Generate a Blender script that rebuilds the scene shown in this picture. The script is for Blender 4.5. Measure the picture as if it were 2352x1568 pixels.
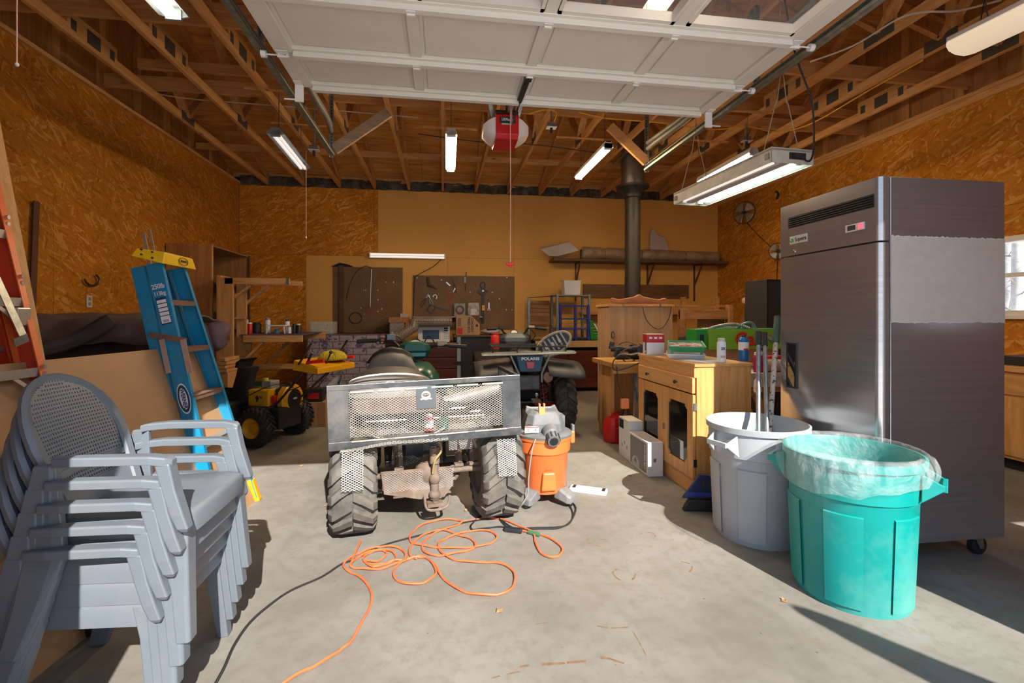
import bpy, bmesh, math, random
from mathutils import Vector, Matrix, Euler, noise as mnoise
R_ = math.radians
random.seed(7)
for o in list(bpy.data.objects): bpy.data.objects.remove(o)
S = bpy.context.scene
C = S.collection
# ---------------------------------------------------------------- camera, sky, sun, exposure
F, HX, HY, HC, YAW = 1083.0, 1176.0, 727.0, 1.34, R_(8.35)
cs, cc = math.sin(YAW), math.cos(YAW)
cd = bpy.data.cameras.new('camera'); cam = bpy.data.objects.new('camera', cd); C.objects.link(cam)
cam.location = (0, 0, HC); cam.rotation_euler = (R_(90), 0, -YAW)
cd.sensor_width = 36; cd.lens = 36*F/2352; cd.shift_y = -57/2352; cd.clip_start = .05; cd.clip_end = 200
S.camera = cam
W = bpy.data.worlds.new('world'); S.world = W; W.use_nodes = True
wn = W.node_tree; wn.nodes.clear()
wo = wn.nodes.new('ShaderNodeOutputWorld'); bg = wn.nodes.new('ShaderNodeBackground')
tc = wn.nodes.new('ShaderNodeTexCoord'); sx = wn.nodes.new('ShaderNodeSeparateXYZ'); rp = wn.nodes.new('ShaderNodeValToRGB')
wn.links.new(tc.outputs['Generated'], sx.inputs[0]); wn.links.new(sx.outputs[2], rp.inputs[0])
wn.links.new(rp.outputs[0], bg.inputs[0]); wn.links.new(bg.outputs[0], wo.inputs[0])
rp.color_ramp.elements[0].position = 0.0; rp.color_ramp.elements[0].color = (.74, .85, 1, 1)
rp.color_ramp.elements[1].position = .7; rp.color_ramp.elements[1].color = (.42, .62, 1, 1)
bg.inputs[1].default_value = 1.05
sd = bpy.data.lights.new('sun', 'SUN'); sun = bpy.data.objects.new('sun', sd); C.objects.link(sun)
SUNDIR = Vector((-.25, 1, -.785)).normalized()
sun.rotation_euler = SUNDIR.to_track_quat('-Z', 'Y').to_euler(); sun.location = (2, -6, 6)
sd.energy = 7.6; sd.angle = R_(.5); sd.color = (1, .95, .87)
S.view_settings.view_transform = 'Standard'; S.view_settings.look = 'None'
S.view_settings.exposure = 0.45; S.view_settings.gamma = 1; S.view_settings.use_curve_mapping = False
TUBE_POWER = 85.0
# ---------------------------------------------------------------- points at a real distance
def _ray(px, py):
    a = (px-HX)/F; return Vector((a*cc+cs, -a*cs+cc, (HY-py)/F))
def PZ(px, py, z):
    r = _ray(px, py); t = (z-HC)/r.z; return Vector((0, 0, HC))+r*t
def PY(px, py, y):
    r = _ray(px, py); return Vector((0, 0, HC))+r*(y/r.y)
def PX(px, py, x):
    r = _ray(px, py); return Vector((0, 0, HC))+r*(x/r.x)
# ---------------------------------------------------------------- mesh helpers
WM = {}
def V(*a): return Vector(a[0]) if len(a) == 1 else Vector(a)
class MB:
    def __init__(s): s.bm = bmesh.new()
    def faces(s, vs, fs):
        b = [s.bm.verts.new(v) for v in vs]
        for f in fs:
            try: s.bm.faces.new([b[i] for i in f])
            except ValueError: pass
        return s
    def hexa(s, p):
        return s.faces(p, [(0, 3, 2, 1), (4, 5, 6, 7), (0, 1, 5, 4), (1, 2, 6, 5), (2, 3, 7, 6), (3, 0, 4, 7)])
    def box(s, a, b):
        x0, y0, z0 = [min(a[i], b[i]) for i in range(3)]; x1, y1, z1 = [max(a[i], b[i]) for i in range(3)]
        return s.hexa([(x0, y0, z0), (x1, y0, z0), (x1, y1, z0), (x0, y1, z0), (x0, y0, z1), (x1, y0, z1), (x1, y1, z1), (x0, y1, z1)])
    def cbox(s, c, d, rz=0, M=None):
        M = M or (Matrix.Translation(V(c)) @ Matrix.Rotation(rz, 4, 'Z'))
        x, y, z = d[0]/2, d[1]/2, d[2]/2
        return s.hexa([M @ V(i) for i in [(-x, -y, -z), (x, -y, -z), (x, y, -z), (-x, y, -z), (-x, -y, z), (x, -y, z), (x, y, z), (-x, y, z)]])
    def beam(s, p, q, w, h, up=(0, 0, 1), w2=None, h2=None):
        p, q = V(p), V(q); d = (q-p).normalized(); u = V(up)
        sd_ = d.cross(u)
        if sd_.length < 1e-4: sd_ = d.cross(V(1, 0, 0))
        sd_.normalize(); u = sd_.cross(d).normalized(); w2 = w if w2 is None else w2; h2 = h if h2 is None else h2
        P = []
        for c, ww, hh in ((p, w, h), (q, w2, h2)):
            P += [c-sd_*ww/2-u*hh/2, c+sd_*ww/2-u*hh/2, c+sd_*ww/2+u*hh/2, c-sd_*ww/2+u*hh/2]
        return s.hexa(P)
    def tube(s, pts, r, n=8, caps=True, close=False):
        pts = [V(p) for p in pts]; m = len(pts); rings = []
        rs = r if isinstance(r, (list, tuple)) else [r]*m
        pu = None
        for i, p in enumerate(pts):
            if close: d = pts[(i+1) % m]-pts[i-1]
            else: d = pts[min(i+1, m-1)]-pts[max(i-1, 0)]
            if d.length < 1e-9: d = V(0, 0, 1)
            d.normalize()
            if pu is None:
                pu = V(0, 0, 1) if abs(d.z) < .9 else V(1, 0, 0)
            u = (pu-d*pu.dot(d))
            if u.length < 1e-6: u = d.orthogonal()
            u.normalize(); pu = u; w = d.cross(u)
            rings.append([s.bm.verts.new(p+(u*math.cos(2*math.pi*k/n)+w*math.sin(2*math.pi*k/n))*rs[i]) for k in range(n)])
        for i in range(m if close else m-1):
            a, b = rings[i], rings[(i+1) % m]
            for k in range(n): s.bm.faces.new([a[k], a[(k+1) % n], b[(k+1) % n], b[k]])
        if caps and not close:
            s.bm.faces.new(list(reversed(rings[0]))); s.bm.faces.new(rings[-1])
        return s
    def cyl(s, p, q, r, r2=None, n=16): return s.tube([p, q], [r, r if r2 is None else r2], n)
    def lathe(s, prof, n=24, M=None, close=False, a0=0, a1=2*math.pi):
        M = M or Matrix(); full = abs(a1-a0-2*math.pi) < 1e-6; k_ = n if full else n+1
        R = []
        for k in range(k_):
            a = a0+(a1-a0)*k/n; R.append([s.bm.verts.new(M @ V(r*math.cos(a), r*math.sin(a), z)) for r, z in prof])
        m = len(prof)
        for k in range(n):
            A, B = R[k], R[(k+1) % k_]
            for i in range(m if close else m-1):
                j = (i+1) % m
                try: s.bm.faces.new([A[i], B[i], B[j], A[j]])
                except ValueError: pass
        return s
    def prism(s, poly, vec, M=None):
        M = M or Matrix(); vec = V(vec); n = len(poly)
        a = [s.bm.verts.new(M @ V(p)) for p in poly]; b = [s.bm.verts.new(M @ (V(p)+vec)) for p in poly]
        s.bm.faces.new(list(reversed(a))); s.bm.faces.new(b)
        for i in range(n): s.bm.faces.new([a[i], a[(i+1) % n], b[(i+1) % n], b[i]])
        return s
    def ball(s, c, r, n=12, M=None):
        r = (r, r, r) if not isinstance(r, (list, tuple)) else r
        MM = (M or Matrix.Translation(V(c))) @ Matrix.Diagonal((r[0], r[1], r[2], 1))
        bmesh.ops.create_uvsphere(s.bm, u_segments=n, v_segments=max(6, n//2+2), radius=1, matrix=MM); return s
    def grid(s, f, nu, nv, wrap=False):
        vs = [[s.bm.verts.new(f(i/nu, j/nv)) for j in range(nv+1)] for i in range(nu if wrap else nu+1)]
        for i in range(nu):
            A, B = vs[i], vs[(i+1) % len(vs)]
            for j in range(nv): s.bm.faces.new([A[j], B[j], B[j+1], A[j+1]])
        return s
    def loft(s, secs, caps=True):
        R = [[s.bm.verts.new(V(p)) for p in q] for q in secs]; n = len(secs[0])
        for A, B in zip(R, R[1:]):
            for k in range(n): s.bm.faces.new([A[k], A[(k+1) % n], B[(k+1) % n], B[k]])
        if caps: s.bm.faces.new(list(reversed(R[0]))); s.bm.faces.new(R[-1])
        return s
    def parts(s, name, m, parent=None, **k):
        "one object per loose piece"
        seen = set(); out = []; s.bm.verts.ensure_lookup_table()
        for v in s.bm.verts:
            if v in seen: continue
            st = [v]; seen.add(v); isl = []
            while st:
                a = st.pop(); isl.append(a)
                for e in a.link_edges:
                    b_ = e.other_vert(a)
                    if b_ not in seen: seen.add(b_); st.append(b_)
            q = MB(); mp = {a: q.bm.verts.new(a.co) for a in isl}; fs = set(f for a in isl for f in a.link_faces)
            for f in fs: q.bm.faces.new([mp[a] for a in f.verts])
            out.append(q.build(name, m, parent, **k))
        s.bm.free(); return out
    def build(s, name, m, parent=None, bevel=0, smooth=False, local=False, sub=0, solid=0, kind=None, label=None, M=None):
        bmesh.ops.recalc_face_normals(s.bm, faces=s.bm.faces)
        if M is not None: bmesh.ops.transform(s.bm, matrix=M, verts=s.bm.verts)
        if parent is not None and not local: bmesh.ops.transform(s.bm, matrix=WM[parent.name].inverted(), verts=s.bm.verts)
        me = bpy.data.meshes.new(name); s.bm.to_mesh(me); s.bm.free()
        me.materials.append(m)
        o = bpy.data.objects.new(name, me); C.objects.link(o)
        if parent is not None: o.parent = parent; WM[o.name] = WM[parent.name]
        else: WM[o.name] = Matrix()
        if smooth:
            for p in me.polygons: p.use_smooth = True
            if smooth != 2:
                try: me.set_sharp_from_angle(angle=R_(40))
                except Exception: pass
        if solid:
            q = o.modifiers.new('t', 'SOLIDIFY'); q.thickness = solid; q.offset = 0
        if bevel:
            q = o.modifiers.new('b', 'BEVEL'); q.width = bevel; q.segments = 2; q.limit_method = 'ANGLE'; q.angle_limit = R_(40)
        if sub:
            q = o.modifiers.new('s', 'SUBSURF'); q.levels = sub; q.render_levels = sub
        if kind: o['kind'] = kind
        if label: o['label'] = label
        return o
def tag(o, label, cat, group=None, kind=None):
    o['label'] = label; o['category'] = cat
    if group: o['group'] = group
    if kind: o['kind'] = kind
    return o
def center(o):
    "move a single-mesh thing's origin to its base"
    me = o.data; n = len(me.vertices)
    if not n: return o
    xs = [v.co.x for v in me.vertices]; ys = [v.co.y for v in me.vertices]; zs = [v.co.z for v in me.vertices]
    c = V((min(xs)+max(xs))/2, (min(ys)+max(ys))/2, min(zs)); me.transform(Matrix.Translation(-c)); o.location = c; return o
def solo(mb, name, m, label, cat, group=None, **k):
    o = mb.build(name, m, None, **k); center(o); WM[o.name] = Matrix.Translation(o.location); return tag(o, label, cat, group)
def thing(name, label, cat, loc=(0, 0, 0), rz=0, group=None, kind=None):
    o = bpy.data.objects.new(name, None); C.objects.link(o); o.empty_display_size = .1
    o.location = loc; o.rotation_euler = (0, 0, rz); tag(o, label, cat, group, kind)
    WM[o.name] = Matrix.Translation(V(loc)) @ Matrix.Rotation(rz, 4, 'Z'); return o
def struct(mb, name, m, parent=None, **k):
    o = mb.build(name, m, parent, **k)
    if parent is None: o['kind'] = 'structure'
    return o
def dup(root, loc, rz=None, label=None, group=None):
    r = root.copy(); C.objects.link(r); r.location = loc
    if rz is not None: r.rotation_euler = (0, 0, rz)
    if label: r['label'] = label
    if group: r['group'] = group
    for ch in list(root.children):
        c = ch.copy(); C.objects.link(c); c.parent = r
        for g in list(ch.children):
            d = g.copy(); C.objects.link(d); d.parent = c
    WM[r.name] = Matrix.Translation(V(loc)) @ Matrix.Rotation(r.rotation_euler.z, 4, 'Z')
    return r
def text(s, size, M, m, parent, name='lettering', ext=.0006, align='CENTER', sx_=1, bold=0):
    cu = bpy.data.curves.new(name, 'FONT'); cu.body = s; cu.size = size; cu.extrude = ext; cu.align_x = align; cu.align_y = 'CENTER'; cu.resolution_u = 3
    cu.offset = bold
    t = bpy.data.objects.new('t', cu); C.objects.link(t)
    dg = bpy.context.evaluated_depsgraph_get(); me = bpy.data.meshes.new_from_object(t.evaluated_get(dg))
    bpy.data.objects.remove(t); bpy.data.curves.remove(cu)
    me.transform((M if parent is None else WM[parent.name].inverted() @ M) @ Matrix.Diagonal((sx_, 1, 1, 1))); me.materials.clear(); me.materials.append(m); me.name = name
    o = bpy.data.objects.new(name, me); C.objects.link(o); o.parent = parent; WM[o.name] = WM[parent.name]; return o
def FR(o, x, y):
    "frame: origin o, local x along x, local y along y"
    x = V(x).normalized(); z = x.cross(V(y)).normalized(); y = z.cross(x)
    return Matrix(((x.x, y.x, z.x, o[0]), (x.y, y.y, z.y, o[1]), (x.z, y.z, z.z, o[2]), (0, 0, 0, 1)))
def arc(c, r, a0, a1, n, fx=(1, 0, 0), fy=(0, 1, 0)):
    fx, fy, c = V(fx), V(fy), V(c); rr = r if isinstance(r, tuple) else (r, r)
    return [c+fx*rr[0]*math.cos(a0+(a1-a0)*i/n)+fy*rr[1]*math.sin(a0+(a1-a0)*i/n) for i in range(n+1)]
def smoothpts(P, k=5):
    P = [V(p) for p in P]; out = []
    for i in range(len(P)-1):
        a = P[max(i-1, 0)]; b = P[i]; c = P[i+1]; d = P[min(i+2, len(P)-1)]
        for j in range(k):
            t = j/k; out.append(.5*((2*b)+(c-a)*t+(2*a-5*b+4*c-d)*t*t+(3*b-a-3*c+d)*t**3))
    return out+[P[-1]]
# ---------------------------------------------------------------- materials
def newm(name):
    m = bpy.data.materials.new(name); m.use_nodes = True; nt = m.node_tree; b = nt.nodes['Principled BSDF']; return m, nt, b
def nd(nt, t, **k):
    n = nt.nodes.new(t)
    for a, v in k.items():
        if hasattr(n, a) and a not in n.inputs: setattr(n, a, v)
        else: n.inputs[a].default_value = v
    return n
def c4(c): return (c[0], c[1], c[2], 1)
def srgb(r, g, b):
    f = lambda u: (u/255/12.92) if u/255 <= .04045 else ((u/255+.055)/1.055)**2.4
    return (f(r), f(g), f(b))
def ramp(nt, fac, stops):
    r = nt.nodes.new('ShaderNodeValToRGB'); e = r.color_ramp.elements
    while len(e) < len(stops): e.new(.5)
    for i, (p, c) in enumerate(stops): e[i].position = p; e[i].color = c4(c)
    nt.links.new(fac, r.inputs[0]); return r.outputs[0]
def coords(nt, scale=(1, 1, 1), rot=(0, 0, 0), loc=(0, 0, 0)):
    t = nt.nodes.new('ShaderNodeTexCoord'); mp = nt.nodes.new('ShaderNodeMapping')
    mp.inputs['Scale'].default_value = scale; mp.inputs['Rotation'].default_value = rot; mp.inputs['Location'].default_value = loc
    nt.links.new(t.outputs['Object'], mp.inputs[0]); return mp.outputs[0]
def noise(nt, vec, scale, detail=4, rough=.5, dist=0):
    n = nt.nodes.new('ShaderNodeTexNoise'); n.inputs['Scale'].default_value = scale; n.inputs['Detail'].default_value = detail
    n.inputs['Roughness'].default_value = rough; n.inputs['Distortion'].default_value = dist; nt.links.new(vec, n.inputs['Vector']); return n.outputs['Fac']
def mix(nt, fac, a, b, mode='MIX'):
    n = nt.nodes.new('ShaderNodeMix'); n.data_type = 'RGBA'; n.blend_type = mode
    for sk, v in ((n.inputs[0], fac), (n.inputs[6], a), (n.inputs[7], b)):
        if isinstance(v, (int, float)): sk.default_value = v
        elif isinstance(v, (tuple, list)): sk.default_value = c4(v)
        else: nt.links.new(v, sk)
    return n.outputs[2]
def bump(nt, b, h, st=.2, d=.01):
    n = nt.nodes.new('ShaderNodeBump'); n.inputs['Strength'].default_value = st; n.inputs['Distance'].default_value = d
    nt.links.new(h, n.inputs['Height']); nt.links.new(n.outputs[0], b.inputs['Normal'])
_pm = {}
def pm(name, col, rough=.5, metal=0, var=.12, sc=14, bmp=0, spec=.5, dirt=None, dirta=.3, coat=0):
    if name in _pm: return _pm[name]
    m, nt, b = newm(name); v = coords(nt)
    f = noise(nt, v, sc, 5, .6)
    lo = tuple(max(0, c*(1-var)) for c in col); hi = tuple(min(1, c*(1+var)) for c in col)
    c = ramp(nt, f, [(.3, lo), (.7, hi)])
    if dirt:
        g = ramp(nt, noise(nt, v, sc*.35, 8, .7), [(.45, (0, 0, 0)), (.45+.3, (dirta,)*3)]); c = mix(nt, g, c, dirt)
    nt.links.new(c, b.inputs['Base Color']); b.inputs['Roughness'].default_value = rough; b.inputs['Metallic'].default_value = metal
    b.inputs['Specular IOR Level'].default_value = spec; b.inputs['Coat Weight'].default_value = coat
    if bmp: bump(nt, b, f, bmp, .004)
    _pm[name] = m; return m
def wood(name, c0, c1, c2, ax=2, rough=.6, sc=1.0, knots=True, spec=.4):
    if name in _pm: return _pm[name]
    m, nt, b = newm(name); s = [9*sc]*3; s[ax] = .9*sc
    v = coords(nt, tuple(s)); f = noise(nt, v, 1.6, 8, .62, 1.6); f2 = noise(nt, v, 9, 3, .5, .4)
    s2 = [3*sc]*3; s2[ax] = 1.2*sc; k = nt.nodes.new('ShaderNodeTexVoronoi'); k.inputs['Scale'].default_value = 1.5; nt.links.new(coords(nt, tuple(s2)), k.inputs['Vector'])
    a = nt.nodes.new('ShaderNodeMath'); a.operation = 'MULTIPLY_ADD'; nt.links.new(f2, a.inputs[0]); a.inputs[1].default_value = .35; nt.links.new(f, a.inputs[2])
    c = ramp(nt, a.outputs[0], [(.45, c0), (.65, c1), (.85, c2)])
    if knots: c = mix(nt, ramp(nt, k.outputs['Distance'], [(.03, (.8, .8, .8)), (.09, (0, 0, 0))]), c, tuple(x*.35 for x in c0))
    nt.links.new(c, b.inputs['Base Color']); b.inputs['Roughness'].default_value = rough; b.inputs['Specular IOR Level'].default_value = spec
    bump(nt, b, f2, .08, .003); _pm[name] = m; return m
def osb(name, pal, plane):
    m, nt, b = newm(name); cols = []
    base = coords(nt); ns = nt.nodes.new('ShaderNodeTexNoise'); ns.inputs['Scale'].default_value = 5; nt.links.new(base, ns.inputs['Vector'])
    va = nt.nodes.new('ShaderNodeVectorMath'); va.operation = 'MULTIPLY_ADD'; nt.links.new(ns.outputs['Color'], va.inputs[0]); va.inputs[1].default_value = (.045, .045, .045); nt.links.new(base, va.inputs[2])
    for i, ang in enumerate((25, 78, 128, -20)):
        mp = nt.nodes.new('ShaderNodeMapping'); nt.links.new(va.outputs[0], mp.inputs[0]); mp.vector_type = 'TEXTURE'
        mp.inputs['Scale'].default_value = (.5, 1, .085) if plane == 'xz' else (1, .5, .085)
        mp.inputs['Rotation'].default_value = (0, R_(ang), 0) if plane == 'xz' else (R_(ang), 0, 0); mp.inputs['Location'].default_value = (i*3.7, i*1.3, i*2.1)
        vo = nt.nodes.new('ShaderNodeTexVoronoi'); vo.inputs['Scale'].default_value = 3.6; nt.links.new(mp.outputs[0], vo.inputs['Vector'])
        sp = nt.nodes.new('ShaderNodeSeparateColor'); nt.links.new(vo.outputs['Color'], sp.inputs[0]); cols.append((sp, vo))
    cur = cols[0][0].outputs[0]
    for i in (1, 2, 3):
        th = nt.nodes.new('ShaderNodeMath'); th.operation = 'GREATER_THAN'; th.inputs[1].default_value = .62; nt.links.new(cols[i][0].outputs[1], th.inputs[0])
        mx = nt.nodes.new('ShaderNodeMix'); nt.links.new(th.outputs[0], mx.inputs[0]); nt.links.new(cur, mx.inputs[2]); nt.links.new(cols[i][0].outputs[0], mx.inputs[3]); cur = mx.outputs[0]
    fine = noise(nt, base, 60, 3); big = noise(nt, base, 1.1, 3)
    ad = nt.nodes.new('ShaderNodeMath'); ad.operation = 'MULTIPLY_ADD'; nt.links.new(fine, ad.inputs[0]); ad.inputs[1].default_value = .3; nt.links.new(cur, ad.inputs[2])
    c = ramp(nt, ad.outputs[0], [(.1, pal[0]), (.45, pal[1]), (.95, pal[2]), (1.15, pal[3])])
    c = mix(nt, ramp(nt, big, [(.35, (.75, .75, .75)), (.65, (0, 0, 0))]), c, mix(nt, 1.0, c, (.72, .66, .6), 'MULTIPLY'))
    nt.links.new(c, b.inputs['Base Color']); b.inputs['Roughness'].default_value = .75; b.inputs['Specular IOR Level'].default_value = .2
    bump(nt, b, ad.outputs[0], .12, .003); return m
def emis(name, col, st):
    m, nt, b = newm(name); b.inputs['Base Color'].default_value = c4(col); b.inputs['Emission Color'].default_value = c4(col); b.inputs['Emission Strength'].default_value = st
    _pm[name] = m; return m
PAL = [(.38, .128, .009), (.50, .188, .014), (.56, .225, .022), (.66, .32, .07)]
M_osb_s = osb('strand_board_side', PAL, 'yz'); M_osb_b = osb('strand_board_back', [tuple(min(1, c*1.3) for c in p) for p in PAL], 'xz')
M_part = pm('particle_board', (.78, .42, .10), .7, 0, .1, 60, .05)
M_mdf = pm('fibreboard', (.40, .225, .11), .6, 0, .08, 3, .02)
M_truss = wood('truss_lumber', (.46, .21, .06), (.62, .32, .11), (.70, .40, .16), 1)
M_trussx = wood('brace_lumber', (.42, .19, .055), (.58, .28, .095), (.66, .36, .14), 0)
M_trussz = wood('web_lumber', (.42, .19, .055), (.58, .28, .095), (.66, .36, .14), 2)
M_ply = wood('roof_plywood', (.40, .16, .035), (.66, .31, .075), (.80, .44, .14), 0, sc=.55)
M_plys = wood('cabinet_plywood', (.30, .12, .035), (.42, .19, .06), (.5, .25, .09), 2, sc=.6)
M_pine = wood('honey_pine', (.48, .22, .065), (.62, .31, .10), (.70, .38, .14), 2, .45, .8)
M_pinex = wood('honey_pine_cross', (.48, .22, .065), (.62, .31, .10), (.70, .38, .14), 1, .45, .8)
M_lum = wood('stud_lumber', (.40, .19, .06), (.54, .28, .10), (.62, .36, .15), 2, .6, .8)
M_lumx = wood('arm_lumber', (.40, .19, .06), (.54, .28, .10), (.62, .36, .15), 0, .6, .8)
M_lumy = wood('bench_lumber', (.40, .19, .06), (.54, .28, .10), (.62, .36, .15), 1, .6, .8)
M_galv = pm('galvanised_steel', (.33, .35, .35), .4, .85, .25, 30, .05)
M_plate = pm('gusset_steel', (.13, .12, .11), .5, .6, .3, 80, .3)
M_dsteel = pm('dark_steel', (.07, .07, .075), .4, .7, .3, 20)
M_alu = pm('aluminium', (.62, .62, .62), .35, .85, .1, 25)
M_chrome = pm('chrome', (.7, .7, .7), .15, 1, .03, 10)
M_black = pm('black_plastic', (.018, .018, .02), .45, 0, .2, 20)
M_blackm = pm('matt_black', (.012, .011, .011), .7, 0, .2, 20)
M_rubber = pm('tyre_rubber', (.05, .048, .045), .85, 0, .3, 18, .2, dirt=(.25, .21, .17), dirta=.55)
M_rubberd = pm('dusty_tyre_rubber', (.10, .092, .08), .9, 0, .3, 14, .2, dirt=(.26, .225, .185), dirta=.6)
M_white = pm('white_paint', (.74, .71, .67), .5, 0, .04, 6)
M_whitep = pm('white_plastic', (.75, .76, .78), .4, 0, .04, 6)
M_card = pm('cardboard', (.38, .19, .085), .8, 0, .08, 8)
M_redp = pm('red_plastic', (.55, .015, .012), .4)
M_bluep = pm('blue_plastic', (.02, .035, .30), .4)
M_yel = pm('yellow_paint', (.75, .36, .01), .35, 0, .08, 10)
M_ink = pm('black_ink', (.02, .02, .02), .6)
M_glass, nt, b = newm('dark_glass'); b.inputs['Base Color'].default_value = (.01, .01, .01, 1); b.inputs['Roughness'].default_value = .04; b.inputs['Specular IOR Level'].default_value = .8
def clear(name, col=(1, 1, 1), alpha=.12, rough=.08):
    m, nt, b = newm(name); b.inputs['Base Color'].default_value = c4(col); b.inputs['Alpha'].default_value = alpha; b.inputs['Roughness'].default_value = rough; b.inputs['Specular IOR Level'].default_value = .9
    _pm[name] = m; return m
M_pane = clear('window_glass', (.9, .95, 1), .06, .02)
M_tube = emis('lit_tube', (1, .76, .48), TUBE_POWER)
M_tubew = emis('soft_lit_tube', (1, .88, .72), 7.0)
M_tubec = emis('lit_cool_tube', (.9, 1, .93), TUBE_POWER*.2)
# concrete
M_conc, nt, b = newm('concrete'); v = coords(nt)
f = noise(nt, v, .9, 9, .65); f2 = noise(nt, v, 14, 6, .7); f3 = noise(nt, v, 120, 2)
c = ramp(nt, f, [(.3, (.15, .135, .11)), (.5, (.22, .204, .176)), (.72, (.30, .283, .252))])
c = mix(nt, ramp(nt, f2, [(.48, (0, 0, 0)), (.72, (.55, .55, .55))]), c, (.145, .13, .105))
c = mix(nt, ramp(nt, noise(nt, v, 3.2, 6, .6, .8), [(.62, (0, 0, 0)), (.74, (.4, .4, .4))]), c, (.21, .145, .085))
sp = nt.nodes.new('ShaderNodeTexVoronoi'); sp.inputs['Scale'].default_value = 14; nt.links.new(v, sp.inputs['Vector'])
c = mix(nt, ramp(nt, sp.outputs['Distance'], [(.05, (.7, .7, .7)), (.09, (0, 0, 0))]), c, mix(nt, ramp(nt, noise(nt, v, 2.3, 3), [(.55, (0, 0, 0)), (.6, (1, 1, 1))]), c, (.05, .04, .035)))
nt.links.new(c, b.inputs['Base Color']); b.inputs['Roughness'].default_value = .7; b.inputs['Specular IOR Level'].default_value = .3; bump(nt, b, f3, .15, .002)
# ================================================================ SETTING
XL, XR, YF, YB, ZT = -3.53, 5.53, .8, 8.87, 3.66
m_ = MB(); m_.box((XL-.15, YF-.4, -.2), (XR+.15, YB+.15, 0)); fl = struct(m_, 'floor', M_conc)
# outside apron and ground
M_gr = pm('pale_concrete_apron', (.80, .76, .70), .9, 0, .06, 8, .1)
m_ = MB(); m_.box((-14, -16, -.3), (20, YF-.41, -.01)).box((XR+.2, YF-.4, -.3), (24, 16, -.05)); o = struct(m_, 'ground', M_gr)
# front wall with its opening (behind the lens)
OL, OR, OZ = -.93, 2.68, 3.03
M_fw = osb('strand_board_front', PAL, 'xz')
m_ = MB(); m_.box((XL, YF-.15, 0), (OL, YF, ZT)).box((OR, YF-.15, 0), (3.05, YF, ZT)).box((OL, YF-.15, OZ), (OR, YF, ZT))
m_.box((3.05, YF-.15, 0), (4.7, YF, 1.28)).box((3.05, YF-.15, 1.5), (4.7, YF, ZT)).box((3.05, YF-.15, 1.28), (4.1, YF, 1.5)).box((4.7, YF-.15, 0), (XR, YF, ZT))
struct(m_, 'wall_front', M_fw)
# left wall: sheets of strand board
def wall(name, thick):
    return struct(MB().box(*thick), name, M_blackm)
wl = wall('wall_left', ((XL-.14, YF-.15, 0), (XL-.016, YB+.14, ZT)))
ys = [YF, 2.44, 3.66, 4.88, 6.1, 7.32, YB]
for a, b_ in zip(ys, ys[1:]):
    MB().box((XL-.015, a+.002, .01), (XL+.003, b_-.002, 2.44)).build('strand_board_sheet', M_osb_s, wl)
for a, b_ in zip([YF, 3.1, 5.54, 7.98], [3.1, 5.54, 7.98, YB]):
    MB().box((XL-.015, a+.0015, 2.443), (XL-.004, b_-.0015, ZT)).build('strand_board_sheet', M_osb_s, wl)
struct(MB().box((XL-.1, YF, ZT), (XL+.035, YB-.01, ZT+.038)), 'trim_1', M_truss)
# back wall
wb = wall('wall_back', ((XL, YB+.016, 0), (XR, YB+.14, ZT)))
xo = PY(868, 500, YB).x; xp = PY(703, 650, YB).x; xs = PY(1180, 500, YB).x; xm = PY(1028, 500, YB).x
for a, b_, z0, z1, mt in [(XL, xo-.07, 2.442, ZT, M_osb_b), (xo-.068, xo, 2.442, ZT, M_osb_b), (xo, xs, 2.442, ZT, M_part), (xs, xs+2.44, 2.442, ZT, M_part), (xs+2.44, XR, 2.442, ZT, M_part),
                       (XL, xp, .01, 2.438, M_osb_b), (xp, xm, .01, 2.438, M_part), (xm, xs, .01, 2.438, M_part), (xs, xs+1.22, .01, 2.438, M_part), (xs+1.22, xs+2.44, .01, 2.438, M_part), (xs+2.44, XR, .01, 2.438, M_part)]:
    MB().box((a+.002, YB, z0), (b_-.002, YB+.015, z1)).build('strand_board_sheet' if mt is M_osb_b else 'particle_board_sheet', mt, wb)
mm = MB()
for z in (2.47, 2.41, 3.0, 3.5):
    for i in range(26): mm.box((xo+.15+i*.24, YB-.002, z), (xo+.156+i*.24, YB+.004, z+.006))
mm.build('nail_head', M_dsteel, wb, kind='stuff')
# right wall with window
WY0, WY1, WZ0, WZ1 = 2.75, 3.62, 1.32, 1.86
p0 = PX(2300, 560, XR); p1 = PX(2352, 540, XR)
WY0, WY1 = 3.45, p0.y+.12; WZ1 = PX(2320, 553, XR).z; WZ0 = PX(2320, 715, XR).z
wr = struct(MB().box((XR+.016, YF-.15, 0), (XR+.14, WY0, ZT)).box((XR+.016, WY1, 0), (XR+.14, YB+.14, ZT)).box((XR+.016, WY0, 0), (XR+.14, WY1, WZ0)).box((XR+.016, WY0, WZ1), (XR+.14, WY1, ZT)), 'wall_right', M_blackm)
for y0, y1, z0, z1 in [(YF, WY0, .01, 2.44), (WY0, WY1, .01, WZ0), (WY0, WY1, WZ1, 2.44), (WY1, 6.0, .01, 2.44), (6.0, 7.22, .01, 2.44), (7.22, 8.44, .01, 2.44), (8.44, YB, .01, 2.44), (YF, 3.1, 2.443, ZT), (3.1, 5.54, 2.443, ZT), (5.54, 7.98, 2.443, ZT), (7.98, YB, 2.443, ZT)]:
    MB().box((XR, y0+.002, z0), (XR+.015, y1-.002, z1)).build('strand_board_sheet', M_osb_s, wr)
struct(MB().box((XR-.035, YF, ZT), (XR+.1, YB-.01, ZT+.038)), 'trim_2', M_truss)
struct(MB().box((XR-.018, YF, ZT-.075), (XR-.001, YB-.01, ZT-.001)), 'trim_3', M_truss)
w1 = thing('window_1', 'white framed window in the right wall beside the steel refrigerator', 'window', (XR, WY0, WZ0), kind='structure'); del w1['category']
fm = MB(); t = .045
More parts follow.
